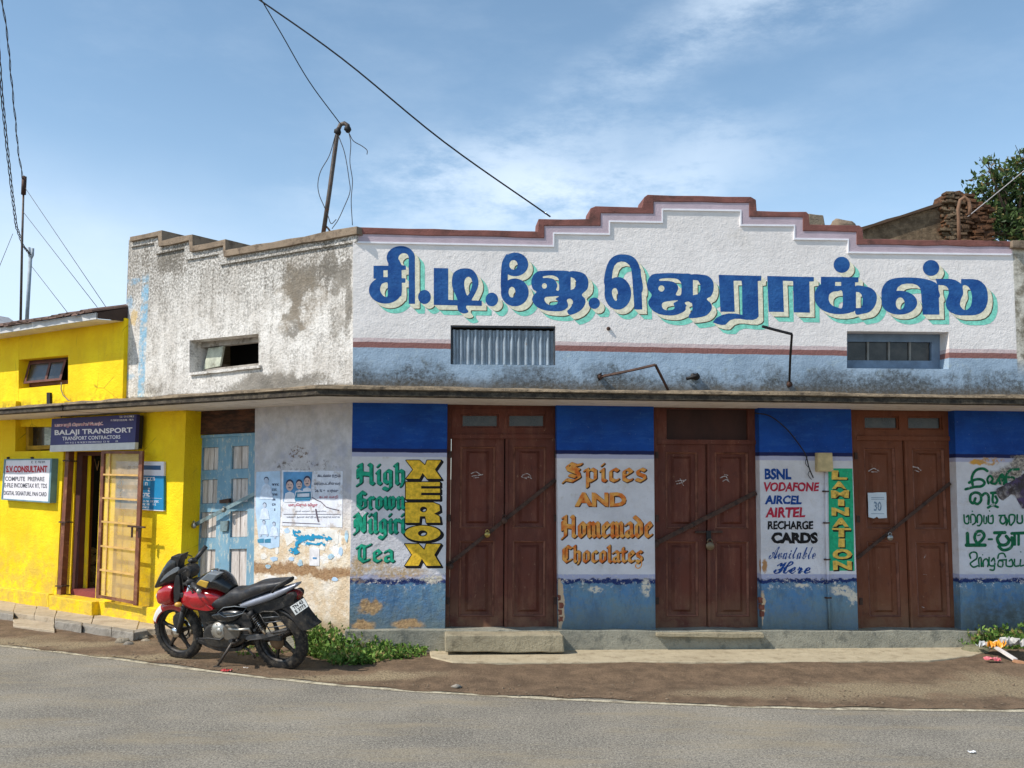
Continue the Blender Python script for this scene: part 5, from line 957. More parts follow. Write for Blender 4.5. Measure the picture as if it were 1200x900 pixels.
mb = MB(); rect(q, 0, 0, 1, .80, mb, .25, .30); fin(mb, 'board', navy_b, bs, .002); mb = MB(); rect(q, 0, .80, 1, 1, mb, .25, .30); fin(mb, 'lower_strip', grey_b, bs, .002)
mb = MB(); rect(q, .004, .02, .996, .98, mb, .19, .25); fin(mb, 'board_back', black_b, bs)
wt_ = flat('sign_white', S(226, 222, 226), .6, amt=.06); pk = flat('sign_pink', S(206, 120, 128), .6)
text('BALAJI TRANSPORT', (64, 504, 155, 511.8), L, .3025, wt_, bs, 'painted_word', 'BALAJI TRANSPORT', off=.03, slope=-.036); text('TRANSPORT CONTRACTORS', (73, 511.8, 141, 516.2), L, .3025, wt_, bs, 'painted_word', 'TRANSPORT CONTRACTORS', off=.02, slope=-.03)
mb = MB(); squig(mb, L, .3025, (77, 517.6, 138, 520.4), 1.5, 1, -.03); fin(mb, 'small_print', wt_, bs); text('பாலாஜி டிரான்ஸ்ேபார்ட்', (64, 496, 121, 501.5), L, .302, wt_, bs, 'small_print', off=.09, slope=-.035); text('பாலாஜி டிரான்ஸ்ேபார்ட்', (64, 496, 121, 501.5), L, .3035, pk, bs, 'small_print', off=.01, slope=-.035)
mb = MB(); squig(mb, L, .3025, (139, 487.2, 158, 489.6), 1.6, 1, -.03); squig(mb, L, .3025, (130, 491.4, 158, 494), 1.6, 1, -.03); fin(mb, 'small_print', wt_, bs)
for x in (72, 148): mb = MB(); mb.bar(L.hit(x, 489, .27), L.hit(x, 486, .1), .015, .015); fin(mb, 'hanger', iron_m, bs)
sb = thing('signboard', 'white hand lettered tax consultant board with red heading in a grey frame', 'signboard', L.hit(32, 588, .2))
q = Q(L, [(5.5, 538), (61.5, 537.3), (58.8, 589.5), (1.8, 585.5)], .215); tealf = flat('grey_teal_frame', S(104, 138, 148), .6)
mb = MB(); rect(q, 0, 0, 1, .03, mb, .13, .222); rect(q, 0, .97, 1, 1, mb, .13, .222); rect(q, 0, .03, .025, .97, mb, .13, .222); rect(q, .965, .03, 1, .97, mb, .13, .222); fin(mb, 'frame', tealf, sb, .002)
mb = MB(); rect(q, .025, .03, .965, .97, mb, .15, .213); fin(mb, 'board', flat('sign_white', S(226, 222, 226)), sb)
rdm = flat('sign_red', S(190, 36, 48), .6); dgm = flat('sign_dark', S(62, 62, 74), .6); SD = .215
text('S.V.CONSULTANT', (7, 545.8, 55.5, 553.8), L, SD, rdm, sb, 'painted_word', 'S.V.CONSULTANT in red', off=.05, slope=-.005); text('COMPUTE  PREPARE', (6, 558.4, 52, 563.6), L, SD, dgm, sb, 'painted_word', 'COMPUTE PREPARE', off=.015, slope=.01)
text('E-FILE INCOMETAX RT, TDS', (5.2, 565.8, 55, 572), L, SD, dgm, sb, 'painted_word', 'E-FILE INCOMETAX RT, TDS', off=.015, slope=.02); text('DIGITAL SIGNATURE, PAN CARD', (4.5, 575, 54.5, 580.8), L, SD, dgm, sb, 'painted_word', 'DIGITAL SIGNATURE, PAN CARD', off=.015, slope=.035)
mb = MB(); squig(mb, L, SD, (37, 540.3, 56, 542.8), 2, 1, 0); fin(mb, 'small_print', dgm, sb)
for x in (9.5, 37.5): mb = MB(); mb.bar(L.hit(x, 538, .15), L.hit(x, 535.5, .15), .03, .03, up=(1, 0, 0)); fin(mb, 'hanger', iron_m, sb)
bb = thing('signboard', 'blue and white metal service board partly behind the open gate', 'signboard', L.hit(163, 598, .16))
q = Q(L, [(136, 540.3), (192, 541), (191.5, 599), (135, 595.8)], .165)
mb = MB(); rect(q, 0, 0, 1, .29, mb, .135, .165); fin(mb, 'board', wt_, bb, .002); mb = MB(); rect(q, 0, .29, 1, .985, mb, .135, .165); fin(mb, 'blue_panel', flat('cyan_blue', S(18, 122, 168), .5, amt=.08), bb, .002); mb = MB(); rect(q, 0, .985, 1, 1, mb, .135, .165); fin(mb, 'bottom_rim', wt_, bb)
mb = MB(); rect(q, .5, .08, .94, .17, mb, .165, .1665); fin(mb, 'label_strip', flat('slate_blue', S(44, 84, 124), .5), bb)
mb = MB()
for y0, y1, a, b, h in ((558.5, 563.5, 160, 182, 3.4), (564.8, 569, 150, 174, 3), (571, 576, 144, 180, 3.4), (577, 582, 150, 177, 3.4), (586.2, 588.6, 150, 187, 1.8), (589.8, 592.2, 158, 184, 1.8), (593.4, 595.6, 160, 175, 1.6)): squig(mb, L, .1665, (a, y0, b, y1), h, 1, .01)
fin(mb, 'small_print', wt_, bb); mb = MB(); rect(q, .02, .745, .97, .75, mb, .165, .1665); fin(mb, 'rule_line', wt_, bb); mb = MB(); squig(mb, L, .1665, (139, 545, 163, 552), 3.4, 1, .0, .6); fin(mb, 'small_print', dgm, bb)
# posters on the limewashed pier
PD = .004
ppw = flat('poster_paper', S(216, 218, 226), .8, amt=.1, sc=9, grime=S(180, 170, 164)); ppb = flat('poster_blue', S(90, 146, 190), .8, amt=.2, sc=8); pps = flat('poster_skin', S(206, 176, 166), .8, amt=.15); ppd = flat('poster_dark', S(52, 58, 84), .8); ppr = flat('poster_red', S(186, 90, 104), .8); ppt = flat('poster_teal', S(60, 128, 158), .8); ppl = flat('poster_pale_blue', S(176, 200, 222), .8, amt=.12, sc=9)
def pshape(mb, kind, *a, d=PD + .003, pl=L):
    if kind == 'e':
        cx_, cy_, rx, ry = a; uz = [pl.uz(cx_ + rx * math.cos(t), cy_ + ry * math.sin(t), d) for t in [2 * math.pi * k / 14 for k in range(14)]][::-1]
    else: uz = [pl.uz(x, y, d) for x, y in a[0]][::-1]
    mb.face([pl.at(u, z, d) for u, z in uz], uz)
po = thing('poster', 'large printed poster with three moustached portraits and red and dark Tamil lines', 'poster', L.hit(366, 617, PD))
mb = MB(); mb.px(L, [(330.5, 551), (401.5, 552), (401, 618), (330, 616)], 0, PD, .003, .12); fin(mb, 'sheet', ppw, po)
mb = MB(); pshape(mb, 'p', [(332, 553), (366, 553), (363, 587), (332, 588)]); fin(mb, 'printed_panel', ppb, po)
for x, y, k in ((339.5, 569, 1.15), (350.5, 568, .95), (360, 564.5, 1.05)):
    mb = MB(); pshape(mb, 'p', [(x - 6 * k, y + 17 * k), (x - 4.5 * k, y + 8 * k), (x, y + 6 * k), (x + 4.5 * k, y + 8 * k), (x + 6 * k, y + 17 * k)], d=PD + .005); fin(mb, 'printed_shirt', ppw, po)
    mb = MB(); pshape(mb, 'e', x, y - 1.6, 4.0 * k, 5.2 * k, d=PD + .006); fin(mb, 'printed_hair', ppd, po)
    mb = MB(); pshape(mb, 'e', x, y + .6, 3.6 * k, 5.0 * k, d=PD + .007); fin(mb, 'printed_face', pps, po)
    mb = MB(); pshape(mb, 'p', [(x - 2.2 * k, y + 2.4 * k), (x, y + 1.6 * k), (x + 2.2 * k, y + 2.4 * k), (x, y + 2.9 * k)], d=PD + .008); pshape(mb, 'e', x - 1.5 * k, y - .8 * k, .7, .45, d=PD + .008); pshape(mb, 'e', x + 1.5 * k, y - .8 * k, .7, .45, d=PD + .008); fin(mb, 'printed_features', ppd, po)
mb = MB(); pshape(mb, 'p', [(347, 577), (364, 576), (364, 585), (345, 586)], d=PD + .009); fin(mb, 'printed_panel', ppt, po); mb = MB(); pshape(mb, 'p', [(348.5, 578.5), (362.5, 578), (362.5, 582), (348.5, 582.5)], d=PD + .010); fin(mb, 'caption_strip', ppw, po)
mb = MB(); text('கடவல ரதம', (372, 556, 399, 560.5), L, PD + .003, ppd, po, mb=mb, off=.015); text('பரபரபட்சிளவர்', (368, 564.5, 399, 569), L, PD + .003, ppd, po, mb=mb, off=.01); text('26 % உயர்வு', (369, 573, 397, 577.5), L, PD + .003, ppd, po, mb=mb, off=.015); text('நாள் மாலை பல அளவில்', (346, 598, 382, 600.5), L, PD + .003, ppd, po, mb=mb, off=0); text('மக்கள் நலன் கருதி அனைவரும் வருக', (336, 604.5, 398, 607.5), L, PD + .003, ppd, po, mb=mb, off=0); fin(mb, 'printed_lines', ppd, po)
mb = MB(); text('கடன் வசதி', (374, 580.5, 396, 585), L, PD + .003, ppr, po, mb=mb, off=.01); text('மாபெரும் விழா', (338, 589.5, 372, 594.5), L, PD + .003, ppr, po, mb=mb, off=.02); fin(mb, 'printed_lines', ppr, po)
mb = MB(); f = Field(330, 575, 402, 618, .35); f.stroke(.9, [(366, 583), (371, 586), (376, 588), (382, 594), (388, 596), (397, 598)], False); f.stroke(1.6, [(370, 597), (371, 603), (373, 611)]); f.stroke(.5, [(332, 602.5), (399, 602.5)]); f.stroke(.7, [(331, 612), (352, 613), (375, 614)]); f.mesh(L, PD + .004, 'tear', ppd, None, mb=mb); fin(mb, 'tear', flat('poster_tear', S(96, 84, 96), .9), po)
pq = thing('poster', 'narrow faded blue poster of a standing figure with folded hands beside the blue door', 'poster', L.hit(313, 648, PD))
mb = MB(); mb.px(L, [(300.5, 553), (328, 552), (328.5, 600), (327, 641), (316, 643), (304, 638), (299.5, 600)], 0, PD, .004, .1); fin(mb, 'sheet', ppl, pq)
def figure(x, y, k, body=True):
    mb = MB(); pshape(mb, 'e', x, y - k * 1.2, 2.8 * k, 3.1 * k); fin(mb, 'printed_hair', ppd, pq); mb = MB(); pshape(mb, 'e', x, y + .3 * k, 2.5 * k, 3.3 * k, d=PD + .0045); fin(mb, 'printed_face', flat('poster_faded_skin', S(170, 180, 196), .8), pq)
    if body: mb = MB(); pshape(mb, 'p', [(x - 8 * k, y + 22 * k), (x - 5 * k, y + 7 * k), (x - 1.5 * k, y + 4 * k), (x + 1.5 * k, y + 4 * k), (x + 5 * k, y + 7 * k), (x + 8 * k, y + 22 * k)], d=PD + .0035); fin(mb, 'printed_shirt', flat('faded_shirt', S(200, 212, 228), .8, amt=.15, sc=20), pq)
figure(312, 563, 1.0); figure(310, 592, .75); figure(309, 612, .65); figure(321, 614, .65); figure(305, 627, .5, False); figure(313, 627, .5, False); figure(322, 629, .5, False)
mb = MB(); pshape(mb, 'p', [(301.5, 632), (309, 631), (309, 636), (302, 636)]); pshape(mb, 'p', [(310, 632), (317, 631), (317, 636), (310, 636)]); fin(mb, 'printed_panel', ppt, pq)
mb = MB(); squig(mb, L, PD + .003, (319, 565, 327, 600), 2, 6, 0, .5); fin(mb, 'printed_lines', ppd, pq)
pr_ = thing('poster', 'torn turquoise scraps of an old poster below the large printed one', 'poster', L.hit(360, 640, PD))
mb = MB(); f = Field(330, 618, 402, 655, .4)
R9 = random.Random(3)
for w, p in [(5, [(346, 627), (352, 630), (362, 630), (372, 629), (378, 630)]), (4, [(381, 630), (386, 631)]), (3, [(344, 624), (350, 624)]), (4, [(354, 633), (349, 637), (346, 643), (342, 645)]), (3, [(346, 648), (350, 647)]), (2, [(360, 637.5), (380, 637.5)])]: f.stroke(w, p)
cz = NR.random((f.F.shape[0] // 3 + 2, f.F.shape[1] // 3 + 2)); cy2 = NR.random((f.F.shape[0] // 8 + 2, f.F.shape[1] // 8 + 2)); f.F += (np.kron(cz, np.ones((3, 3)))[:f.F.shape[0], :f.F.shape[1]] - .5) * 1.6 + (np.kron(cy2, np.ones((8, 8)))[:f.F.shape[0], :f.F.shape[1]] - .5) * 3; f.mesh(L, PD + .004, 'scrap', None, None, mb=mb); fin(mb, 'scrap', flat('turquoise_scrap', S(30, 138, 178), .85, amt=.2), pr_)
mb = MB(); mb.px(L, [(333, 619), (398, 620), (396, 636), (384, 634), (380, 645), (362, 641), (345, 634), (336, 640)], 0, .0025, .012, .08); fin(mb, 'paper_base', flat('torn_white_paper', S(222, 218, 210), .9, amt=.12, sc=14, grime=S(196, 176, 150)), pr_)
pn = thing('poster', 'small plain white paper pasted under the torn turquoise scraps', 'poster', L.hit(368, 663, PD)); mb = MB(); mb.px(L, [(362.5, 642), (374, 643), (374, 663), (362.5, 662.5)], 0, PD + .002, .003, .05); fin(mb, 'sheet', flat('plain_paper', S(220, 216, 216), .8), pn); mb = MB(); pshape(mb, 'p', [(366.5, 653), (371, 653), (371, 655), (366.5, 655)], d=PD + .005); fin(mb, 'print', ppb, pn)
R10 = random.Random(12)
for k, (x, y, w, h) in enumerate([(305, 652, 8, 7), (317, 655, 9, 6), (311, 664, 6, 5), (322, 645, 5, 9), (338, 655, 7, 5), (349, 660, 6, 8), (389, 633, 8, 12), (397, 646, 5, 9), (384, 652, 7, 6), (340, 677, 9, 4), (388, 679, 8, 5), (404, 628, 4, 14), (303, 640, 6, 6), (333, 622, 6, 7)]):
    mb = MB(); n_ = 9; mb.px(L, [(x + w / 2 + w * .6 * math.cos(t) * R10.uniform(.6, 1.1), y + h * .6 * math.sin(t) * R10.uniform(.6, 1.1)) for t in [6.283 * i / n_ for i in range(n_)]], 0, .003 + .001 * (k % 3)); fin(mb, 'scrap', [flat('torn_white_paper', S(222, 218, 210)), ppl, flat('pale_blue_scrap', S(160, 190, 206), .85, amt=.25, sc=16, grime=S(206, 200, 190))][k % 3], pr_)
# torn paper hanging on the right hand pillar
tp = thing('torn_poster', 'peeling grey poster remnant over the green Tamil letters on the right pillar', 'poster', M.hit(1185, 575, .02))
tpm = mat('torn_poster_mat', lambda c: (c.mix(c.sm(c.noise(9, 8, .75), .38, .6), c.mix(c.sm(c.noise(5, 6, off=3), .45, .55), S(168, 160, 158), S(96, 78, 112)), S(74, 66, 64)), c.noise(20, 7, .7)), .9, bump=.02)
mb = MB(); rows = []
for i in range(14):
    a = i / 13; row = []
    for j in range(9):
        b = j / 8; x = 1168 + (1204 - 1168) * a + random.uniform(-1, 1) * (j in (0, 8)); yt_ = 573 - 20 * a; yb_ = 578 + 14 * a + (6 * math.sin(a * 9)); row.append(M.hit(x, yt_ + (yb_ - yt_) * b, .006 + .035 * b * (1 - b) * 2 + .01 * math.sin(i * 1.7 + j)))
    rows.append(row)
mb.grid(rows, smooth=False); fin(mb, 'sheet', tpm, tp)
# junction box, conduit, cable
jb = thing('junction_box', 'cream metal junction box at the top of the thin conduit by the vertical green lettering', 'electrical box', M.hit(967, 553, .05))
mb = MB(); mb.px(M, [(958.3, 530.5), (975.5, 530.5), (977, 552.5), (958.3, 552.5)], 0, .085); fin(mb, 'case', flat('cream_box', S(198, 176, 128), .6, amt=.2, sc=8), jb, .006); mb = MB(); mb.px(M, [(960, 532.5), (974, 532.5), (975, 551), (960, 551)], .085, .092); fin(mb, 'cover', flat('cream_box', S(198, 176, 128)), jb, .004)
cd = thing('conduit_pipe', 'thin vertical conduit running down the pillar left of the green lettering', 'pipe', M.hit(971, 742, .02))
mb = MB(); mb.tube([M.hit(x, y, .022) for x, y in ((968, 553), (968.5, 600), (970, 670), (972.5, 741))], .016, 8); fin(mb, 'pipe', pillar_m, cd)
for y in (575, 612, 655, 700): mb = MB(); x = 968 + (y - 553) * .023; mb.px(M, [(x - 3.4, y), (x + 3.4, y), (x + 3.4, y + 1.6), (x - 3.4, y + 1.6)], 0, .042); fin(mb, 'clip', iron_m, cd)
def cable(name, lab, pts, r, m=black_iron, cat='cable', group=None):
    mb = MB(); P = []
    V = [Vector(p) for p in pts]
    if len(V) > 2:
        W_ = [2 * V[0] - V[1]] + V + [2 * V[-1] - V[-2]]
        for i in range(1, len(W_) - 2):
            a, b, c_, d_ = W_[i - 1:i + 3]
            for k in range(6): t = k / 6; P.append(.5 * (2 * b + (c_ - a) * t + (2 * a - 5 * b + 4 * c_ - d_) * t * t + (3 * b - a - 3 * c_ + d_) * t ** 3))
        P.append(V[-1])
    else: P = V
    mb.tube(P, r, 5); return fin(mb, name, m, None, label=lab, cat=cat, group=group)
cable('cable', 'black cable drooping from the canopy to the cream junction box', [M.hit(x, y, d) for x, y, d in ((884, 484, .05), (902, 487.5, .05), (922, 503, .05), (940, 526, .05), (945, 536, .04), (948, 548, .05), (953, 560, .03))], .007)
cable('cable', 'short twisted wire end hanging beside the cream junction box', [M.hit(x, y, .03) for x, y in ((946, 535), (944, 543), (949, 550), (947, 556), (951, 562))], .004)
# iron lamp arms on the upper wall
for nm, lab, pts in (('lamp_bracket', 'rusty bent iron arm above the canopy with its elbow up, left of centre', [(703, 441.5, .02), (716, 439, .10), (740, 434, .2), (768, 427.5, .3), (785, 461, .12)]), ('lamp_bracket', 'black iron arm rising from the ledge and bent left under the fifth big letter', [(893.5, 382.5, .45), (910, 387, .4), (928, 391.5, .35), (926, 420, .2), (925, 450, .03)])):
    t_ = thing(nm, lab, 'bracket', M.hit(pts[-1][0], pts[-1][1], 0)); P = [M.hit(*p) for p in pts]; mb = MB()
    for a, b in zip(P[:-1], P[1:]): mb.bar(a, b, .022, .022, up=(0, .3, 1))
    fin(mb, 'rod', iron_m if pts[0][0] < 800 else black_iron, t_)
    p = P[0] if pts[0][0] < 800 else P[-1]; mb = MB(); mb.ball(p, .035, 5, .3); fin(mb, 'mount', iron_m, t_)
    if pts[0][0] < 800: mb = MB(); mb.tube([M.hit(702, 446, .05), M.hit(700, 440, .03), M.hit(705, 437, .06)], .008, 5); fin(mb, 'hook', black_iron, t_)
bkn = thing('broken_fitting', 'broken black lamp socket stub in a chipped hole of the blue wall', 'fitting', M.hit(814, 444, .02)); mb = MB(); mb.ball(M.hit(815, 441, .03), .045, 6, .5, (1, .8, .8)); fin(mb, 'stub', black_iron, bkn); mb = MB(); mb.tube([M.hit(804, 444, .03), M.hit(815, 441, .06), M.hit(818, 439, .05)], .018, 6); fin(mb, 'arm', black_iron, bkn)
mb = MB(); mb.ball(M.hit(713, 385, .01), .022, 5); tag(fin(mb, 'wall_stud', iron_m), 'small rusty stud in the white parapet under the fourth big letter', 'stud')
# mast on the parapet, wires
Ym = L.hit(379, 272, -.18).y; pm = flat('mast_steel', S(92, 84, 78), .6, .4, .3, 12, grime=S(120, 80, 56))
ms = thing('roof_mast', 'leaning steel mast with a hooked top standing on the corner of the parapet', 'mast', far(379, 275, Ym))
mb = MB(); mb.tube([far(x, y, Ym) for x, y in ((378.5, 276), (386, 225), (394, 165), (396, 153), (399, 146), (403.5, 144.5), (407.5, 147), (408.5, 153))], .026, 8); fin(mb, 'pole', pm, ms)
for x, y in ((396, 154), (407.5, 151)): mb = MB(); mb.ball(far(x, y, Ym), .045, 5, .2); fin(mb, 'insulator', black_iron, ms)
mb = MB(); mb.tube([far(x, y, Ym) for x, y in ((381, 264), (385, 268), (388, 273))], .012, 5); fin(mb, 'brace', pm, ms)
wm = flat('old_wire', S(70, 66, 66), .7); G1 = 'loose wires on the hooked mast'
for lab, pts in (('wire bowed out on the left side of the hooked mast', [(393, 158), (386, 182), (376, 200), (372.5, 215), (374, 228), (379, 240)]), ('wire hanging from the mast hook to the right parapet', [(397, 160), (404, 180), (409, 210), (410, 225), (403, 243), (396, 258), (389, 268)]), ('long slack wire falling from the hook tip down to the coping', [(408, 152), (411, 168), (410, 190), (413, 212), (411.5, 235), (413, 264)]), ('short stray wire end sticking out right of the mast hook', [(409, 156), (414, 165), (424, 171), (430, 176), (430, 181)]), ('thin wire loop at the foot of the hooked mast', [(379, 240), (384, 252), (388, 262), (394, 257)])):
    cable('loose_wire', lab, [far(x, y, Ym - .02) for x, y in pts], .005, wm, 'wire', G1)
t0 = M.hit(645, 254, -.05)
cable('overhead_wire', 'thick black overhead wire descending to the stepped coping', [far(290, -10, 10.15), far(400, 68, 10.25), far(520, 166, 10.45), t0], .009)
cable('overhead_wire', 'thin overhead wire running up from the mast top', [far(303, -6, Ym - 1), far(330, 40, Ym - .7), far(362, 95, Ym - .35), far(398, 144, Ym)], .006)
def twist(lab, pts, r, a):
    mb = MB(); V = [Vector(p) for p in pts]; P = []
    for i in range(len(V) - 1):
        for k in range(10): P.append(V[i].lerp(V[i + 1], k / 10))
    P.append(V[-1])
    for ph in (0, 2.1, 4.2)[:3 if a > .02 else 2]: mb.tube([p + Vector((a * math.cos(i * .8 + ph), a * math.sin(i * .8 + ph), 0)) for i, p in enumerate(P)], r, 4)
    return fin(mb, 'overhead_wire', wm, None, label=lab, cat='wire')
twist('thick twisted bundle of overhead cables sagging to the shorter pole at the far left', [far(-3, 40, 19), far(2, 110, 19.5), far(8, 170, 20), far(14, 225, 21), far(19, 265, 22), far(27, 288, 22.5), far(35, 298, 23)], .010, .026)
twist('thin twisted overhead wire meeting the taller pole at the far left', [far(1, -10, 18), far(9, 45, 18.6), far(13, 90, 19.2), far(18, 140, 20), far(21, 175, 21), far(27, 212, 22)], .009, .014)
up = thing('utility_pole', 'taller grey steel pole behind the yellow building at the far left', 'pole', far(24, 380, 22)); mb = MB(); mb.tube([far(28, 206, 22), far(26, 280, 22), far(24, 384, 22)], [.022, .026, .03], 8); fin(mb, 'pole', pm, up); mb = MB(); mb.tube([far(28.5, 207, 21.95), far(27.5, 228, 21.95)], .055, 6); fin(mb, 'cap', iron_m, up)
for x in (20, 24): pass
up = thing('utility_pole', 'shorter pale pole with a forked top behind the yellow building', 'pole', far(31, 382, 23)); mb = MB(); mb.tube([far(35.5, 303, 23), far(31, 384, 23)], .045, 8); fin(mb, 'pole', flat('pale_pole', S(150, 160, 168), .6), up)
mb = MB(); mb.tube([far(34, 290, 23), far(34.5, 300, 23), far(36, 304, 23), far(38, 299, 23), far(38.3, 291, 23)], .035, 6); fin(mb, 'fork', flat('pale_pole', S(150, 160, 168)), up)
for lab, a, b in (('upper guy wire from the taller pole down behind the tiled eave', (28, 218), (127, 364)), ('lower guy wire from the taller pole down behind the tiled eave', (27, 248), (114, 360)), ('guy wire of the shorter forked pole', (37, 312), (82, 370)), ('wire dropping to the left edge from the cable bundle', (15, 274), (-3, 318))):
    cable('guy_wire', lab, [far(*a, 22), far(*b, 18)], .006, wm, 'wire', 'guy wires of the far poles')
# grey roof far left
gr_ = thing('grey_roof_house', 'low house with a grey sheet roof showing above the tiled eave at the far left', 'house', far(-20, 400, 19))
mb = MB(); a, b, c_, d_ = far(-60, 360, 24), far(10, 372, 24), far(26, 383, 18), far(-60, 392, 18)
mb.face([a, d_, c_, b]); dz = Vector((0, 0, -.08)); mb.face([d_ + dz, d_, c_, c_ + dz][::-1]); mb.face([c_ + dz, c_, b, b + dz]); fin(mb, 'roof', m_conc(S(150, 152, 156), S(96, 98, 100), 'grey_sheet', .01), gr_)
mb = MB(); w = [(far(-60, 392, 18.3)), far(24, 386, 18.3)]; mb.face([Vector((w[0].x, w[0].y, 0)), Vector((w[1].x, w[1].y, 0)), w[1] - Vector((0, 0, .1)), w[0] - Vector((0, 0, .1))]); fin(mb, 'wall', soffit_m, gr_)
# ruined brick gable, roof chunks, gooseneck pipe, tree
RU = PL(M.at(0, 0, -2.6), M.t); rg = thing('ruined_gable', 'crumbling brown brick gable standing behind the right end of the parapet', 'wall', RU.hit(1085, 290))
def m_gable(c):
    x, z, _ = c.xy(); ub = RU.uz(1105, 260)[0]; f = c.sm(c.m('ADD', x, c.m('MULTIPLY', c.noise(4, 6, .7), .5)), ub + .1, ub + .45)
    pl_ = c.mix(c.sm(c.noise(6, 8, .75), .35, .62), S(146, 124, 98), S(96, 80, 62)); br = c.mix(c.sm(c.noise(7, 8, .8, st=(.6, 1.6)), .35, .6), S(142, 98, 66), S(84, 60, 44)); return c.mix(f, pl_, br), c.m('ADD', c.noise(14, 8, .75), c.m('MULTIPLY', c.noise(7, 6, .8, st=(.5, 3)), f))
gab_m = mat('gable_brick', m_gable, .95, bump=.05)
mb = MB(); mb.px(RU, [(1000, 300), (1008, 269), (1030, 262), (1070, 250), (1105, 239), (1109, 226), (1125, 223), (1134, 229), (1140, 238), (1152, 242), (1160, 252), (1164, 300)], -.35, 0, .03, .14); fin(mb, 'masonry', gab_m, rg, .01)
mb = MB(); mb.px(RU, [(1008, 266.5), (1070, 247.5), (1106, 236), (1107, 239), (1070, 250.5), (1009, 270)], -.4, .06, .005, .2); fin(mb, 'verge_capping', flat('dark_verge', S(88, 68, 52), .9), rg)
mb = MB()
for k in range(230):
    x = random.uniform(1104, 1160); y = random.uniform(226 + max(0, (x - 1130) * .7), 288); p = RU.hit(x, y, random.uniform(-.02, .06)); R_ = Matrix.Rotation(random.uniform(-.2, .2) + AM, 3, 'Z') @ Matrix.Rotation(random.uniform(-.15, .15), 3, 'Y'); mb.box(p, random.uniform(.06, .16), .10, random.uniform(.025, .05), R_)
fin(mb, 'broken_bricks', gab_m, rg, .006, kind='stuff')
mb = MB(); mb.px(PL(M.at(0, 0, -.6), M.t), [(948, 250), (965, 252), (967, 263), (966, 280), (946, 280)], -.2, .1, .01, .06); tag(fin(mb, 'concrete_stub', canopy_m, None, .01), 'small dark concrete stub behind the right step of the parapet', 'concrete block')
mb = MB(); mb.ball(M.hit(987, 265, -.5), .14, 8, .2, (1.1, .6, .55)); mb2 = fin(mb, 'rubble_mound', cope_l); tag(mb2, 'low rounded lump of rubble on the roof behind the right parapet step', 'rubble')
mb = MB(); P5 = PL(M.at(0, 0, -.35), M.t); mb.tube([P5.hit(x, y) for x, y in ((1124, 284), (1123.5, 262), (1123, 244), (1125, 235), (1130, 231), (1135, 235), (1137, 243), (1136, 252))], .022, 8); tag(fin(mb, 'gooseneck_pipe', flat('rusty_pipe', S(122, 92, 70), .8, .1, .3)), 'rusty gooseneck vent pipe in front of the brick gable', 'pipe')
cable('loose_wire', 'pale wire slanting up right from the gooseneck pipe', [M.hit(1134, 254, -.35), M.hit(1150, 241, -.3), M.hit(1210, 192, -.2)], .006, flat('pale_wire', S(170, 166, 166)))
def m_leaf(a, b, dry):
    def f(c):
        x, y, _ = c.xy(); k = c.mix(x, a, b); k = c.mix(c.sm(y, .86, .9), k, dry); return k
    return f
def leafmat(name, a, b, dry):
    m_ = mat(name, m_leaf(a, b, dry), .55, spec=.25); nt = m_.node_tree; c = Ctx(nt); p = c.n['Principled BSDF']; t = c.new('ShaderNodeBsdfTranslucent'); x = c.new('ShaderNodeMixShader'); x.inputs[0].default_value = .22
    c.lk(p.inputs['Base Color'].links[0].from_socket, t.inputs[0]); c.lk(p.outputs[0], x.inputs[1]); c.lk(t.outputs[0], x.inputs[2]); c.lk(x.outputs[0], c.n['Material Output'].inputs[0]); return m_
leaf_t = leafmat('tree_leaf', S(46, 66, 34), S(92, 112, 62), S(134, 120, 76)); leaf_w = leafmat('weed_leaf', S(66, 102, 40), S(134, 164, 76), S(164, 146, 92))
def leaves(mb, c_, r, n, size, R, up=.3, flat_=1.0, gauss=False):
    for _ in range(n):
        while True:
            q_ = Vector((R.uniform(-1, 1), R.uniform(-1, 1), R.uniform(-1, 1)))
            if q_.length <= 1: break
        p = Vector(c_) + Vector((q_.x * r[0], q_.y * r[1], q_.z * r[2])); d = Vector((R.gauss(0, 1), R.gauss(0, 1), R.gauss(0, 1) + up)).normalized(); w = d.orthogonal().normalized(); w = Matrix.Rotation(R.uniform(0, 6.28), 3, d) @ w
        L_ = size * R.uniform(.4, 1.5); w_ = L_ * .28; n_ = d.cross(w) * L_ * .12; uv = (R.random(), R.random()); mb.face([p, p + d * L_ * .5 + w * w_ - n_, p + d * L_, p + d * L_ * .5 - w * w_ - n_], [uv] * 4)
tr = thing('tree', 'dark leafy tree rising behind the right end of the parapet', 'tree', Vector((M.hit(1190, 300, -3.4).x, M.hit(1190, 300, -3.4).y, GZ)))
T3 = PL(M.at(0, 0, -3.2), M.t); R3 = random.Random(5); tb = T3.hit(1195, 320); bark = flat('bark', S(84, 70, 56), .95, amt=.3, sc=9, bump=.01)
mb = MB(); mb.tube([Vector((tb.x, tb.y, GZ)), Vector((tb.x - .02, tb.y, 2)), tb, T3.hit(1190, 270)], [.16, .13, .1, .07], 9); fin(mb, 'trunk', bark, tr)
mbb = MB(); mbl = MB()
cl = [(1160, 200, .2, 60), (1150, 222, .28, 260), (1172, 214, .3, 420), (1195, 206, .34, 600), (1160, 250, .35, 700), (1185, 240, .4, 1100), (1210, 235, .5, 1300), (1150, 262, .22, 300), (1175, 268, .4, 900), (1205, 270, .5, 1100), (1235, 245, .5, 900), (1140, 258, .16, 140), (1198, 188, .22, 160), (1225, 205, .4, 500), (1157, 190, .12, 40), (1240, 280, .5, 700)]
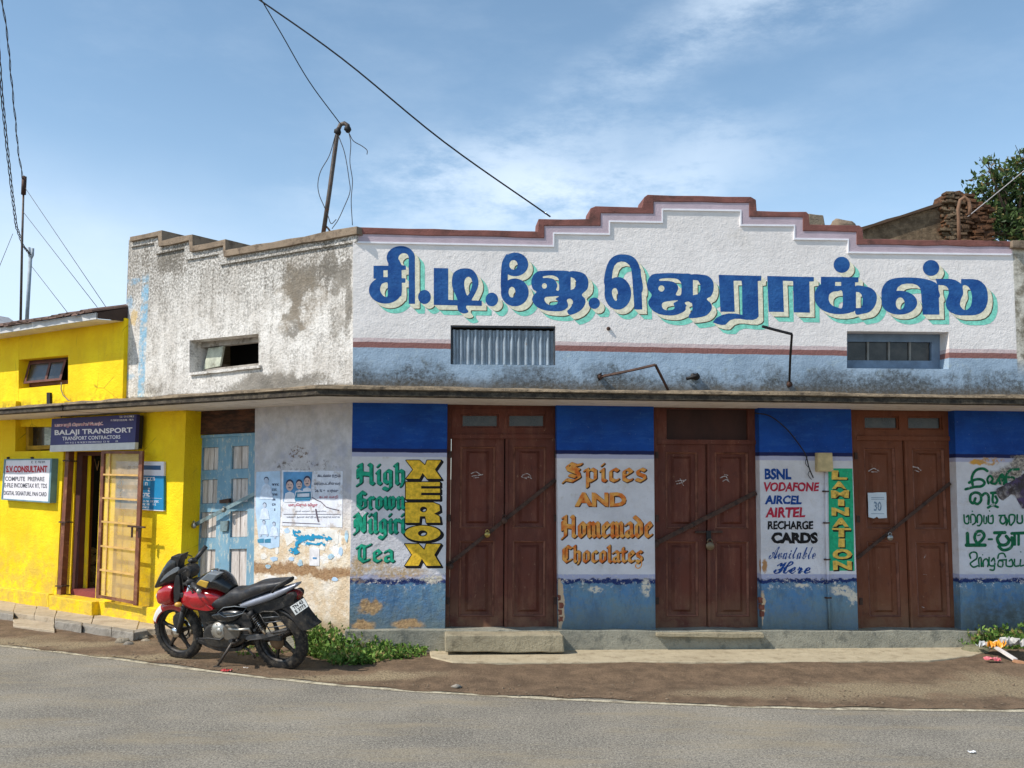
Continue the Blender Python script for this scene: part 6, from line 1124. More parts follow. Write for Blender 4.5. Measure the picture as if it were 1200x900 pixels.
for x, y, r_, n_ in cl:
    p = T3.hit(x, y, random.uniform(-.4, .4)); mbb.tube([T3.hit(1192, 275), (T3.hit(1192, 275) + p) / 2 + Vector((0, 0, -.08)), p], [.04, .022, .008], 5); leaves(mbl, p, (r_, r_ * 1.1, r_ * .85), int(n_ * .62), .085, R3)
    for k in range(5): q_ = p + Vector((R3.uniform(-r_, r_), R3.uniform(-r_, r_), R3.uniform(-r_, r_))); mbb.tube([p, q_], [.008, .003], 4)
fin(mbb, 'limbs', bark, tr); fin(mbl, 'foliage', leaf_t, tr, kind='stuff')
# ================================================================ GROUND
GP = PL((0, 0, 0), (1, 0, 0), (0, 1, 0))
def m_asph(c):
    f = c.m('ADD', c.m('MULTIPLY', c.noise(75, 5, .85), .7), c.m('MULTIPLY', c.noise(33, 5, .85, off=5), .3)); col = c.mix(c.sm(c.noise(.9, 7, .65), .3, .7), S(146, 138, 124), S(116, 110, 100)); col = c.mix(c.m('MULTIPLY', c.sm(f, .50, .60), .75), col, S(196, 188, 172)); col = c.mix(c.m('MULTIPLY', c.sm(f, .49, .43), .9), col, S(66, 62, 57))
    col = c.mix(c.m('MULTIPLY', c.sm(c.noise(2.6, 9, .75, st=(.25, 1), off=4), .46, .66), .5), col, S(150, 136, 110)); cr = c.sm(c.voro(.5, 'DISTANCE_TO_EDGE'), .004, .001); col = c.mix(c.m('MULTIPLY', c.m('MULTIPLY', cr, c.sm(c.noise(.8, 4, off=8), .5, .58)), .15), col, S(60, 56, 50))
    return col, f
asph = mat('worn_asphalt', m_asph, .92, bump=.006)
def m_dirt(c):
    Bp = lambda px, py: tuple(gp(px, py, GZ)[:2])
    f = c.noise(52, 6, .82); md = c.noise(5, 8, .7, off=2); col = c.mix(c.sm(md, .35, .65), S(138, 114, 90), S(106, 87, 68)); col = c.mix(c.m('MULTIPLY', c.sm(f, .54, .68), .65), col, S(168, 146, 116)); col = c.mix(c.m('MULTIPLY', c.sm(f, .47, .38), .7), col, S(50, 38, 30))
    gv = c.mix(c.sm(f, .4, .62), S(118, 102, 80), S(190, 170, 136))
    m_ = 0
    for px, py, a, b in ((1020, 812, 1.9, .42), (1190, 808, 1.2, .6), (860, 815, .7, .22), (60, 757, 1.5, .3), (-40, 752, 1.5, .5), (150, 772, 1.2, .22), (420, 796, 1.2, .16)):
        q_ = Bp(px, py); m_ = c.m('MAXIMUM', m_, c.blob(q_[0], q_[1], a, b, soft=(1, .3)))
    return c.mix(c.m('MULTIPLY', m_, c.sm(md, .25, .5)), col, gv), c.m('ADD', c.m('MULTIPLY', f, 1), c.m('MULTIPLY', md, 1.5))
dirt = mat('dry_earth', m_dirt, .95, bump=.02)
mb = MB(); mb.face([(-400, -60, GZ - .03), (400, -60, GZ - .03), (400, 900, GZ - .03), (-400, 900, GZ - .03)]); fin(mb, 'ground', dirt, kind='structure', origin=False)
LINE = [(-260, 733), (-60, 750), (0, 756.5), (60, 763), (130, 771.5), (200, 781), (300, 793), (400, 803.5), (500, 811), (600, 816.5), (700, 821.5), (800, 825.5), (900, 829), (1000, 831), (1100, 832), (1200, 833), (1330, 833.5)]
LG = [gp(x, y, GZ) for x, y in LINE]
def resamp(P, st=.12):
    o = [];
    for a, b in zip(P[:-1], P[1:]):
        n = max(1, int((b - a).length / st)); o += [a.lerp(b, k / n) for k in range(n)]
    return o + [P[-1]]
LR = resamp(LG); 
for _ in range(6): LR = [LR[0]] + [(LR[i - 1] + LR[i] * 2 + LR[i + 1]) / 4 for i in range(1, len(LR) - 1)] + [LR[-1]]
def offs(P, d, j=0):
    o = []
    for i, p in enumerate(P):
        t = (P[min(i + 1, len(P) - 1)] - P[max(i - 1, 0)]).normalized(); o.append(p + Vector((-t.y, t.x, 0)) * (d + random.uniform(-j, j)))
    return o
rows = [[Vector((p.x, p.y, GZ - .004)) for p in offs(LR, .16, .03)], [Vector((p.x, p.y, GZ - .004)) for p in offs(LR, -.3)], [Vector((p.x * 3, -40, GZ - .004)) for p in LR]]
mb = MB(); mb.grid(rows[::-1], smooth=False)
mb.face([Vector((LR[-1].x, LR[-1].y - .3, GZ - .004)), Vector((LR[-1].x * 3, -40, GZ - .004)), Vector((120, -40, GZ - .004)), Vector((120, LR[-1].y + 2, GZ - .004))]); a0 = LR[0]; mb.face([Vector((a0.x * 3, -40, GZ - .004)), Vector((a0.x, a0.y - .3, GZ - .004)), Vector((-120, a0.y + 40, GZ - .004)), Vector((-120, -40, GZ - .004))])
fin(mb, 'road', asph, kind='structure', origin=False)
def m_line(c):
    k = c.mix(c.sm(c.noise(9, 7, .75), .44, .6), S(200, 190, 164), S(160, 148, 124)); return c.mix(c.m('MAXIMUM', c.sm(c.noise(5, 8, .8, off=3), .50, .60), c.sm(c.noise(60, 4, .8), .54, .62)), k, S(134, 124, 106)), c.noise(90, 4)
mb = MB(); mb.grid([[p + Vector((0, 0, 0)) for p in offs(LR, -.035, .008)], [p for p in offs(LR, .04, .012)]], smooth=False); fin(mb, 'road_edge_line', mat('worn_line_paint', m_line, .85, bump=.004), kind='structure')
# earth verge between line and pavement: a relief sheet
def hsh(x, y): return math.sin(x * 3.1 + y * 1.7) * .4 + math.sin(x * 7.3 - y * 5.1) * .3 + math.sin(x * 15.7 + y * 11.3) * .18 + math.sin(x * 31 - y * 23) * .1
mb = MB(); rows = []; base = [p + Vector((0, .045 * math.sin(p.x * 2.3) * math.sin(p.x * .7 + 1) + .03 * math.sin(p.x * 9.1) + random.uniform(-.02, .02), 0)) for p in offs(LR, .05)]
for k in range(17):
    b = k / 16; row = []
    for i, p in enumerate(base):
        q_ = Vector((p.x, p.y, 0)) + Vector((0, 1, 0)) * (b * (2.3 if p.x > -2 else 2.6)); env = min(1, b * 5); row.append(Vector((q_.x + (random.uniform(-.02, .02) if k else 0), q_.y, GZ + .003 + env * (.010 + .052 * max(0, min(1, (1.45 - (q_ - M.o).dot(M.n)) / .4)) * (1 if q_.x > -1.3 else .3) + .012 * hsh(q_.x, q_.y) + random.uniform(-.003, .003)))))
    rows.append(row)
mb.grid(rows[::-1], smooth=True); fin(mb, 'dirt_verge', dirt, kind='structure', origin=False)
# pavement slab in front of the shop
mb = MB(); mb.px(GP, [(500, 752), (1170, 752), (1150, 765), (1140, 768), (1090, 773.5), (1000, 774.5), (930, 774.5), (850, 775.5), (760, 775), (700, 775.5), (640, 776), (570, 776), (530, 775.5), (505, 769.5)], GZ - .05, 0, .012, .14); tag(fin(mb, 'pavement', pave_m, None, .01), kind='structure')
# left pavement: slabs and kerb stones as pieces
sw = thing('sidewalk', 'raised worn cement sidewalk with kerb stones in front of the yellow building', 'sidewalk', gp(80, 740, GZ)); tag(sw, kind='structure')
side_m = m_conc(S(190, 174, 150), S(140, 122, 100), 'sidewalk_cement', .015); kerb_m = m_conc(S(162, 154, 142), S(96, 88, 78), 'kerb_stone', .02)
KT = .03
kt = lambda x: 718 + (x) * (741.5 - 718) / 157 if x < 157 else 741.5
for a, b in ((-160, -60), (-60, 16), (40, 64), (64, 107), (107, 160)):
    e_ = .4; fr0, fr1 = kt(a) - 3, kt(b) - 3; mb = MB(); mb.px(GP, [(a + 9 + e_, kt(a) - 32), (b + 9 - e_, kt(b) - 32), (b - e_, fr1), (a + e_, fr0)], GZ - .05, KT + random.uniform(-.004, .004), .004, .2); fin(mb, 'paving_slab', side_m, sw, .006)
mb = MB(); mb.px(GP, [(16.5, 690), (48, 694), (40, 721.5), (16, 718)], GZ - .05, KT - .004, .004, .2); fin(mb, 'paving_slab', side_m, sw, .006)
mb = MB(); mb.px(GP, [(160.5, 708), (225, 716), (222, 737), (172, 737), (160, 739)], GZ - .05, KT - .01, .006, .2); fin(mb, 'paving_slab', side_m, sw, .006)
for a, b in ((-160, -100), (-100, -45), (-45, 16), (64, 96), (96, 131), (131, 157)):
    mb = MB(); mb.px(GP, [(a + .8 + .5, kt(a) - 3.4), (b + .8 - .3, kt(b) - 3.4), (b - .3, kt(b)), (a + .3, kt(a))], GZ - .05, KT + .004 + random.uniform(-.006, .006), .006, .08); fin(mb, 'kerb_stone', kerb_m, sw, .01)
mb = MB(); mb.px(GP, [(16, 724), (64, 730), (64, 739), (16, 733)], GZ - .05, -.025, .01, .15); fin(mb, 'kerb_stone', side_m, sw, .008, label='low worn slab filling the gap of the kerb')
mb = MB(); mb.px(GP, [(157, 741.5), (174, 738.5), (170, 736), (156, 738)], GZ - .05, KT, .004, .1); fin(mb, 'kerb_stone', kerb_m, sw, .008)
stone_m = m_conc(S(168, 156, 136), S(96, 84, 70), 'loose_stone', .02, 2)
def stone(x, y, r, lab, m=stone_m, sq=(1.3, 1, .6), grp=None, nm='stone'):
    p = gp(x, y, GZ + .01); mb = MB(); mb.ball(p + Vector((0, 0, r * sq[2] * .6)), r, 4, .35, sq); return tag(fin(mb, nm, m), lab, 'stone', grp)
stone(145, 754, .07, 'angular dark lump of broken kerb, left of two at the sidewalk end'); stone(152, 756.5, .05, 'pale chip of broken kerb at the sidewalk end', kerb_m); stone(166, 750, .07, 'broken kerb rubble lump just behind the front tyre'); stone(172, 753, .045, 'small rubble chip touching the front tyre')
stone(1121, 780, .05, 'pale pebble in the dirt near the right end of the pavement'); stone(1139, 787, .055, 'larger pale stone on the dirt below the litter', sq=(1.5, 1, .5)); stone(1147, 770, .13, 'mossy grey rock at the foot of the litter heap', m_conc(S(140, 134, 108), S(90, 88, 66), 'mossy_rock', .02, 2), (1.5, 1, .6)); stone(255, 752, .11, 'dark stone in the shade between the motorcycle wheels', m_conc(S(92, 78, 64), S(50, 42, 34), 'dark_stone', .02, 2), (1, 1, .9))
stone(713, 780, .03, 'tiny white pebble near the pavement edge', kerb_m); stone(535, 806, .03, 'small pale chip lying by the white road line', kerb_m); stone(290, 765, .02, 'small chip under the motorcycle', kerb_m)
R4 = random.Random(9); mb = MB()
for k in range(1500):
    x, y = R4.uniform(-20, 1220), None; yl = 757 + 59 * min(1, max(0, x) / 600) ** .8 if x < 600 else 817 + 15 * (x - 600) / 600; lo = 744 if x < 300 else 777; y = R4.uniform(max(lo, 745 + max(0, x) * .08 if x < 400 else lo), yl - 2); p = gp(x, y, GZ + .012); r = R4.uniform(.004, .013) * (1.5 if R4.random() < .06 else 1); c_ = p; q_ = [Vector((R4.uniform(-r, r), R4.uniform(-r, r), r * R4.uniform(.3, .9))) for _ in range(1)][0]
    a = [c_ + Vector((r * math.cos(t) * R4.uniform(.8, 1.5), r * math.sin(t), 0)) for t in (0, 1.6, 3.1, 4.7)]
    for i in range(4): mb.face([a[i], a[(i + 1) % 4], c_ + q_])
fin(mb, 'gravel', m_conc(S(138, 120, 98), S(84, 70, 58), 'gravel_stone', .01, 3), kind='stuff', origin=False)
# ---------------------------------------------------------------- weeds
def clump(lab, spots, seed, dens=1.0, m=leaf_w, hgt=.2, size=.035):
    R = random.Random(seed); pts = [gp(x, y, GZ) for x, y, _ in spots]; ce = sum(pts, Vector()) / len(pts); t = thing('weed_clump', lab, 'weeds', Vector((ce.x, ce.y, GZ)), 'weeds along the shop front'); ms_, ml = MB(), MB()
    for p, (_, _, r) in zip(pts, spots):
        for k in range(int(r * 120 * dens)):
            a, rr = R.uniform(0, 6.28), r * math.sqrt(R.random()); b = p + Vector((rr * math.cos(a), rr * math.sin(a) * .7, 0)); h = hgt * R.uniform(.4, 1.1) * (1 - .5 * rr / r); tip = b + Vector((R.gauss(0, .05) + .4 * (b.x - p.x), R.gauss(0, .05) + .3 * (b.y - p.y), h)); ms_.tube([b, (b + tip) / 2 + Vector((0, 0, .01)), tip], [.003, .0025, .0015], 3)
            for j in range(R.randint(5, 10)): leaves(ml, b.lerp(tip, R.uniform(.15, 1)), (.02, .02, .012), 2, size * R.uniform(.7, 1.3), R, .9)
    fin(ms_, 'stems', flat('weed_stem', S(92, 108, 54), .8), t, kind='stuff'); fin(ml, 'leaves', m, t, kind='stuff')
clump('tall weeds growing at the corner pier behind the rear tyre', [(374, 768, .2), (388, 768, .26), (402, 767, .26), (366, 770, .14), (392, 774, .2)], 1, 3, hgt=.42, size=.042)
clump('wide low green weed patch spreading in front of the first pillar', [(410, 772, .22), (428, 772, .28), (450, 770, .3), (470, 769, .28), (488, 768, .24), (505, 768, .12), (440, 779, .24), (420, 768, .24), (412, 780, .18), (465, 776, .24)], 2, 2.6, hgt=.24, size=.042)
clump('weeds and dry stalks at the far right beside the litter', [(1156, 768, .14), (1168, 768, .2), (1186, 768, .26), (1205, 768, .32)], 3, 2.6, hgt=.38, size=.045)
clump('dry brown weeds climbing the right pillar base', [(1162, 766, .18), (1182, 766, .24), (1148, 767, .1), (1200, 766, .24)], 4, 1.6, leafmat('dry_leaf', S(96, 88, 52), S(140, 126, 80), S(110, 84, 56)), .34, .03)
clump('thin grass under the motorcycle', [(276, 765, .12), (290, 762, .14), (300, 770, .12), (322, 768, .1), (240, 752, .07)], 5, .9, hgt=.07, size=.03)
clump('single small weed at the pavement edge under the first doorstep', [(667, 778, .03)], 6, 4, hgt=.04, size=.02); clump('few sprigs by the plinth near the right end', [(1128, 764, .06), (1143, 757, .05)], 7, 2.5, hgt=.08, size=.025)
# ---------------------------------------------------------------- litter
def crumple(c_, sx, sy, sz, seed, n=9):
    R = random.Random(seed); rows = []
    for i in range(n): rows.append([Vector(c_) + Vector(((i / (n - 1) - .5) * sx + R.uniform(-.1, .1) * sx / 2, (j / (n - 1) - .5) * sy + R.uniform(-.1, .1) * sy / 2, R.random() ** 1.5 * sz + sz * .3)) for j in range(n)])
    mb = MB(); mb.grid(rows, smooth=False); return mb
mb = MB(); mb.ball(gp(1192, 771, GZ), .5, 8, .2, (1.2, .5, .22)); tag(fin(mb, 'soil_heap', dirt, kind='structure'))
for nm, lab, x, y, sx, sy, sz, col, z in (('plastic_bag', 'crumpled white plastic bag on top of the litter heap', 1159, 755, .2, .14, .07, S(190, 190, 188), .05), ('plastic_bag', 'larger grey white plastic bag at the right of the litter heap', 1186, 756, .26, .18, .09, S(178, 174, 168), .07), ('wrapper', 'orange and yellow snack wrapper in the middle of the litter heap', 1168, 757, .16, .12, .09, S(232, 156, 40), .06), ('wrapper', 'pink and red wrapper at the front of the litter heap', 1163, 765, .14, .1, .04, S(206, 110, 116), .01), ('wrapper', 'red petal coloured scrap on the road line below the motorcycle', 265, 787, .10, .06, .02, S(176, 44, 44), .0), ('paper_scrap', 'white scrap lying on the road near the bottom right', 1139, 882, .05, .03, .01, S(220, 220, 220), .0), ('paper_scrap', 'little white scrap under the rear of the motorcycle', 288, 784, .05, .04, .015, S(210, 204, 196), .0)):
    tag(fin(crumple(gp(x, y + (20 if 1155 < x < 1195 else 0), GZ) + Vector((0, 0, z + (.07 if 1155 < x < 1195 else 0))), sx, sy, sz, int(x)), nm, flat('litter_%d' % int(x), col, .4, amt=.25, sc=12)), lab, nm.replace('_', ' ').split()[-1] if nm != 'plastic_bag' else 'bag')
mb = MB(); mb.bar(gp(1166, 758, GZ + .17), gp(1190, 773, GZ + .10), .045, .02); tag(fin(mb, 'stick', flat('white_strip', S(216, 208, 202), .7)), 'long white plastic strip lying across the litter heap', 'strip'); mb = MB(); mb.bar(gp(1187, 774, GZ + .09), gp(1200, 777, GZ + .07), .05, .03); tag(fin(mb, 'stick', flat('broken_wood', S(186, 136, 100), .8)), 'short brown stick end at the right of the litter', 'stick')
# ================================================================ MOTORCYCLE
fc, rc = gp(209.5, 772, GZ), gp(331, 784.5, GZ)
bt = (rc - fc); bt.z = 0; bt.normalize(); hn = Vector((bt.y, -bt.x, 0)); LEAN = math.radians(13); bv = (Vector((0, 0, 1)) * math.cos(LEAN) + hn * math.sin(LEAN))
B = PL((fc + rc) / 2, bt, bv); bike = thing('motorcycle', 'red and black motorcycle with tinted fairing leaning on its side stand at the kerb', 'motorcycle', Vector(((fc + rc) / 2).to_tuple()))
def gloss(name, col, rough=.25, metal=0, coat=.0, amt=.12, dust=.35):
    def f(c):
        k = c.vary(col, 5, amt); k = c.mix(c.m('MULTIPLY', c.sm(c.noise(14, 7, .75, off=3), .45, .75), dust), k, S(150, 136, 116)); return k, c.noise(30, 3), c.sm(c.noise(9, 5), .3, .7, rough * .8, rough * 1.5)
    m_ = mat(name, f, rough, metal, .5, .0004); m_.node_tree.nodes['Principled BSDF'].inputs['Coat Weight'].default_value = coat; return m_
red_g = gloss('red_gloss_paint', S(164, 10, 22), .2, 0, .6, dust=.05); blk_g = gloss('black_gloss', S(22, 22, 25), .25, 0, .3, dust=.15); blk_p = gloss('black_plastic', S(30, 30, 32), .5, dust=.25); rub_m = gloss('tyre_rubber', S(30, 28, 27), .8, dust=.4); alu = gloss('cast_aluminium', S(176, 172, 164), .4, .85, dust=.4); chr_m = gloss('chrome', S(216, 216, 216), .14, 1, dust=.2); seat_m = gloss('seat_vinyl', S(38, 38, 42), .42, dust=.2); silv = gloss('silver_paint', S(150, 154, 166), .35, .4, dust=.15); yel_d = gloss('yellow_decal', S(206, 164, 60), .5, dust=.3); grey_d = gloss('grey_decal', S(112, 118, 124), .4); alloy_m = gloss('black_alloy', S(34, 32, 32), .42, .3, dust=.35); glass_h = gloss('headlamp_glass', S(200, 206, 210), .08, .3, dust=.1); amber = gloss('amber_lens', S(206, 150, 50), .3); redl = gloss('red_lens', S(120, 14, 20), .2); iron_b = gloss('stand_steel', S(70, 64, 60), .5, .5, dust=.4)
def bh(x, y, d=0): return B.hit(x, y, d)
def shape(name, pts, d0, d1, m, parent=bike, bev=.008, smooth=True, label=None):
    P = catm(pts, 4) if smooth else pts; mb = MB(); uz = [B.uz(x, y, (d0 + d1) / 2 + (d1 - d0) * (.42 if name == 'tank_shroud' else .12)) for x, y in P]; mb.prism(B, uz, d0, d1); return fin(mb, name, m, parent, bev, label=label)
def loft(name, secs, m, parent=bike, p=.75, n=20, c0=0, label=None, sub=True):
    "sections (top px), (bottom px), half width[, centre offset]"
    mb = MB(); rows = []; S_ = []
    K = 4
    for i in range(len(secs) - 1):
        a, b, c_, d_ = secs[max(i - 1, 0)], secs[i], secs[i + 1], secs[min(i + 2, len(secs) - 1)]
        for k in range(K):
            t = k / K; cr = lambda q, w, e, r: .5 * (2 * w + (e - q) * t + (2 * q - 5 * w + 4 * e - r) * t * t + (3 * w - q - 3 * e + r) * t ** 3)
            S_.append(((cr(a[0][0], b[0][0], c_[0][0], d_[0][0]), cr(a[0][1], b[0][1], c_[0][1], d_[0][1])), (cr(a[1][0], b[1][0], c_[1][0], d_[1][0]), cr(a[1][1], b[1][1], c_[1][1], d_[1][1])), max(.002, cr(a[2], b[2], c_[2], d_[2]))))
    S_.append(secs[-1][:3])
    for (tx, ty), (bx, by), hw in S_:
        T, Bo = Vector(B.uz(tx, ty)), Vector(B.uz(bx, by)); mid = (T + Bo) / 2; hv = (T - Bo) / 2; row = []
        for k in range(n):
            a = 2 * math.pi * k / n; cs, sn = math.cos(a), math.sin(a); f = math.copysign(abs(cs) ** p, cs); g = math.copysign(abs(sn) ** p, sn); q_ = mid + hv * g; row.append(B.at(q_.x, q_.y, c0 + hw * f))
        rows.append(row)
    mb.grid(rows, closed=True, smooth=True, caps=True); return fin(mb, name, m, parent, label=label, merge=True)
def btube(name, pts, r, m, parent=bike, n=10):
    mb = MB(); mb.tube([bh(*p) for p in pts], r, n); return fin(mb, name, m, parent)
AX = B.n
def wheel(cx_, cy_, py_bot, tw, rim_r, spokes, seed, lab):
    c_ = bh(cx_, cy_); Rr = (c_ - bh(cx_, py_bot)).length; w = thing('wheel', lab, None, c_ - bike.location); w.parent = bike
    mb = MB(); prof = []
    for k in range(17):
        a = -math.pi * .62 + math.pi * 1.24 * k / 16; prof.append((Rr - tw * .72 + tw * .72 * math.cos(a) * (1 if abs(a) < 1.6 else .9), tw / 2 * math.sin(a) * 1.12))
    mb.lathe(c_, AX, prof, 48, up=B.t); fin(mb, 'tyre', rub_m, w)
    mb = MB()
    for k in range(44):
        a = 2 * math.pi * k / 44
        for s_ in (-1, 1):
            e1 = B.t * math.cos(a) + B.v * math.sin(a); e2 = -B.t * math.sin(a) + B.v * math.cos(a); p = c_ + e1 * (Rr - .0125) + AX * s_ * tw * .22; mb.box(p, .010, .012, tw * .34, Matrix((e1, e2 * .9 + AX * .4 * s_, AX)).transposed())
    fin(mb, 'tread', rub_m, w, kind='stuff')
    R1 = Rr - tw * .95; mb = MB(); mb.lathe(c_, AX, [(R1 + .012, -tw * .36), (R1 + .012, -tw * .42), (R1 - .004, -tw * .42), (R1 - .018, -tw * .25), (R1 - .022, 0), (R1 - .018, tw * .25), (R1 - .004, tw * .42), (R1 + .012, tw * .42), (R1 + .012, tw * .36)], 48, up=B.t); fin(mb, 'rim', alloy_m, w)
    for k in range(spokes):
        a = 2 * math.pi * k / spokes + seed; e1 = B.t * math.cos(a) + B.v * math.sin(a); e2 = -B.t * math.sin(a) + B.v * math.cos(a); mb = MB(); rows = []
        for rr, ww, dd in ((.03, .026, .022), (.10, .018, .02), (R1 - .06, .013, .016), (R1 - .012, .022, .02)): rows.append([c_ + e1 * rr + e2 * ww * sx + AX * dd * sy for sx, sy in ((-1, -.7), (-.6, -1), (.6, -1), (1, -.7), (1, .7), (.6, 1), (-.6, 1), (-1, .7))])
        mb.grid(rows, closed=True, smooth=False, caps=True); fin(mb, 'spoke', alloy_m, w)
    mb = MB(); mb.lathe(c_, AX, [(.001, .05), (.025, .05), (.042, .04), (.042, -.04), (.025, -.05), (.001, -.05)], 20); fin(mb, 'hub', alloy_m, w)
    return w, c_, Rr
w1, wc1, R1_ = wheel(209.7, 739, 771.5, .085, .22, 5, .25, 'front wheel'); w2, wc2, R2_ = wheel(328.5, 749, 784.5, .105, .2, 5, .6, 'rear wheel')
mb = MB(); mb.lathe(wc1, AX, [(.07, -.055), (.115, -.055), (.115, -.050), (.07, -.050), (.07, -.055)], 32); mb.lathe(wc1, AX, [(.001, .062), (.05, .062), (.05, .045)], 20); fin(mb, 'brake_disc', chr_m, bike)
mb = MB(); mb.lathe(wc2, AX, [(.001, .075), (.045, .075), (.075, .07), (.08, .055), (.08, .05)], 20); fin(mb, 'sprocket', flat('greasy_sprocket', S(120, 96, 72), .6, .4, .4), bike)
# front fender: curved shell over the wheel
mb = MB(); rows = []
for k in range(19):
    a = math.radians(170 - 110 * k / 18); rr = R1_ + .016; hw = .062 if k > 2 else .03 + .014 * k; row = []
    for j in range(9):
        b = (j / 8 - .5) * 2; row.append(wc1 + (B.t * math.cos(a) + B.v * math.sin(a)) * (rr - .075 * b ** 4) + AX * hw * b)
    rows.append(row)
mb.grid(rows, smooth=True); o = fin(mb, 'front_fender', red_g, bike); sd = o.modifiers.new('shell', 'SOLIDIFY'); sd.thickness = .004
fend = o
mb = MB(); rows = []
for k in range(2, 9):
    a = math.radians(170 - 110 * k / 18); rows.append([wc1 + (B.t * math.cos(a) + B.v * math.sin(a)) * (R1_ + .020 - .075 * b ** 4) + AX * .065 * b for b in (.1, .4, .65, .8, .9, .97)])
mb.grid(rows); fin(mb, 'white_patch', gloss('white_patch', S(214, 208, 204), .3), bike)
shape('fender_stay', [(203, 722), (214, 717), (216, 728), (210, 742), (205, 738)], .05, .062, blk_p)
# fork
for s_, dd in ((1, .075), (-1, -.075)):
    mb = MB(); mb.tube([bh(214.5, 716, dd), bh(209.5, 741, dd)], .027, 12); fin(mb, 'fork_slider', blk_p, bike); mb = MB(); mb.tube([bh(224, 680, dd), bh(214.5, 717, dd)], .019, 10); fin(mb, 'fork_tube', chr_m, bike)
    mb = MB(); mb.tube([bh(216.5, 708, dd), bh(214, 719, dd)], .026, 12); fin(mb, 'fork_gaiter', blk_p, bike)
mb = MB(); mb.box((bh(221, 694, 0)), .05, .2, .05, Matrix((B.t, B.n, B.v)).transposed()); mb.box(bh(224, 681, 0), .05, .2, .03, Matrix((B.t, B.n, B.v)).transposed()); fin(mb, 'triple_clamp', blk_p, bike, .008)
# headlamp fairing
loft('headlamp_fairing', [((186, 692), (188.5, 703), .035), ((190, 688), (191, 706.5), .085), ((196, 684), (197, 707.5), .115), ((203, 681), (203, 707.5), .125), ((210, 683), (209, 704), .12)], red_g, label='glossy red headlamp fairing')
loft('headlamp', [((187, 694), (188, 701), .02), ((187.5, 692.5), (190.5, 702.5), .06), ((190, 692), (192, 703), .08)], glass_h, c0=.012)
shape('fairing_blade', [(187.5, 697), (194, 695), (190.5, 703), (188, 701.5)], .075, .095, glass_h, bev=.003)
loft('visor', [((187, 682), (186.5, 688), .07), ((191, 671), (195, 686), .088), ((197, 659), (203, 684), .09), ((204, 651.5), (209, 683), .075), ((209, 651), (213, 676), .06)], blk_g, p=.9, label='dark tinted visor')
shape('visor_tip', [(203, 652), (210, 650.5), (216.5, 648.5), (213.5, 655), (211.5, 663), (213, 672), (207, 668)], -.05, .05, blk_p, bev=.01)
shape('visor_stripe', [(190, 678), (196, 671.5), (207, 664.5), (209.5, 668.5), (199, 674.5), (188.5, 682)], .092, .110, grey_d, bev=.003)
shape('fairing_inner', [(209.5, 683), (212, 672), (216, 674), (217, 694), (214, 702), (210, 704), (209, 696)], -.09, .10, blk_p, bev=.015)
for dd in (.15, -.15):
    mb = MB(); mb.ball(bh(209, 708.5, dd), .032, 8, 0, (1.2, .8, .8)); fin(mb, 'indicator', amber, bike); mb = MB(); mb.tube([bh(211, 706, dd * .4), bh(209, 708, dd)], .01, 6); fin(mb, 'indicator_stem', blk_p, bike)
# handlebar: steering turned towards the viewer's right
hbm = thing('handlebar', 'black handlebar', None, bh(223, 675) - bike.location); hbm.parent = bike
mb = MB(); mb.tube([bh(229, 690, .34), bh(226, 685, .2), bh(222, 680, .08), bh(219.5, 672, 0), bh(221, 664, -.12), bh(227, 656, -.24), bh(241, 640.5, -.38)], .012, 8); fin(mb, 'bar', blk_p, hbm)
mb = MB(); mb.tube([bh(229, 656, -.24), bh(235, 648.5, -.31), bh(241.5, 640.5, -.38)], .023, 12); fin(mb, 'grip', blk_p, hbm); mb = MB(); mb.tube([bh(226, 684.5, .22), bh(232, 692, .38)], .022, 12); fin(mb, 'grip', blk_p, hbm)
mb = MB(); mb.ball(bh(232.8, 692.8, .39), .024, 8); fin(mb, 'bar_end', alu, hbm)
mb = MB(); mb.tube([bh(220, 662, -.15), bh(226, 657, -.24), bh(238, 648, -.3)], .007, 6); fin(mb, 'lever', alloy_m, hbm); mb = MB(); mb.tube([bh(218, 684, .2), bh(222, 690, .3), bh(227, 695, .36)], .007, 6); fin(mb, 'lever', alloy_m, hbm)
for a, dd in (((226, 657), -.2), ((222.5, 682), .17)): mb = MB(); mb.ball(bh(*a, dd), .038, 6, .2, (1.2, 1, .8)); fin(mb, 'switch_housing', blk_p, hbm)
for i, pts in enumerate(([(222, 660, -.1), (214, 664, 0), (212, 680, .02), (218, 700, .05)], [(219, 668, .1), (213, 672, .1), (215, 690, .09), (222, 705, .06)], [(218, 655, -.05), (220, 650, -.08), (225, 652, -.16)], [(220, 676, .12), (226, 690, .12), (224, 705, .1), (216, 722, .07), (207, 740, .07)])): cab = [bh(*p) for p in pts]; mb = MB(); mb.tube(cab, .006, 6); fin(mb, 'control_cable', blk_p, bike)
shape('instrument_pod', [(212, 668), (222, 662), (228, 668), (225, 677), (215, 678)], -.07, .07, blk_p, bev=.015)
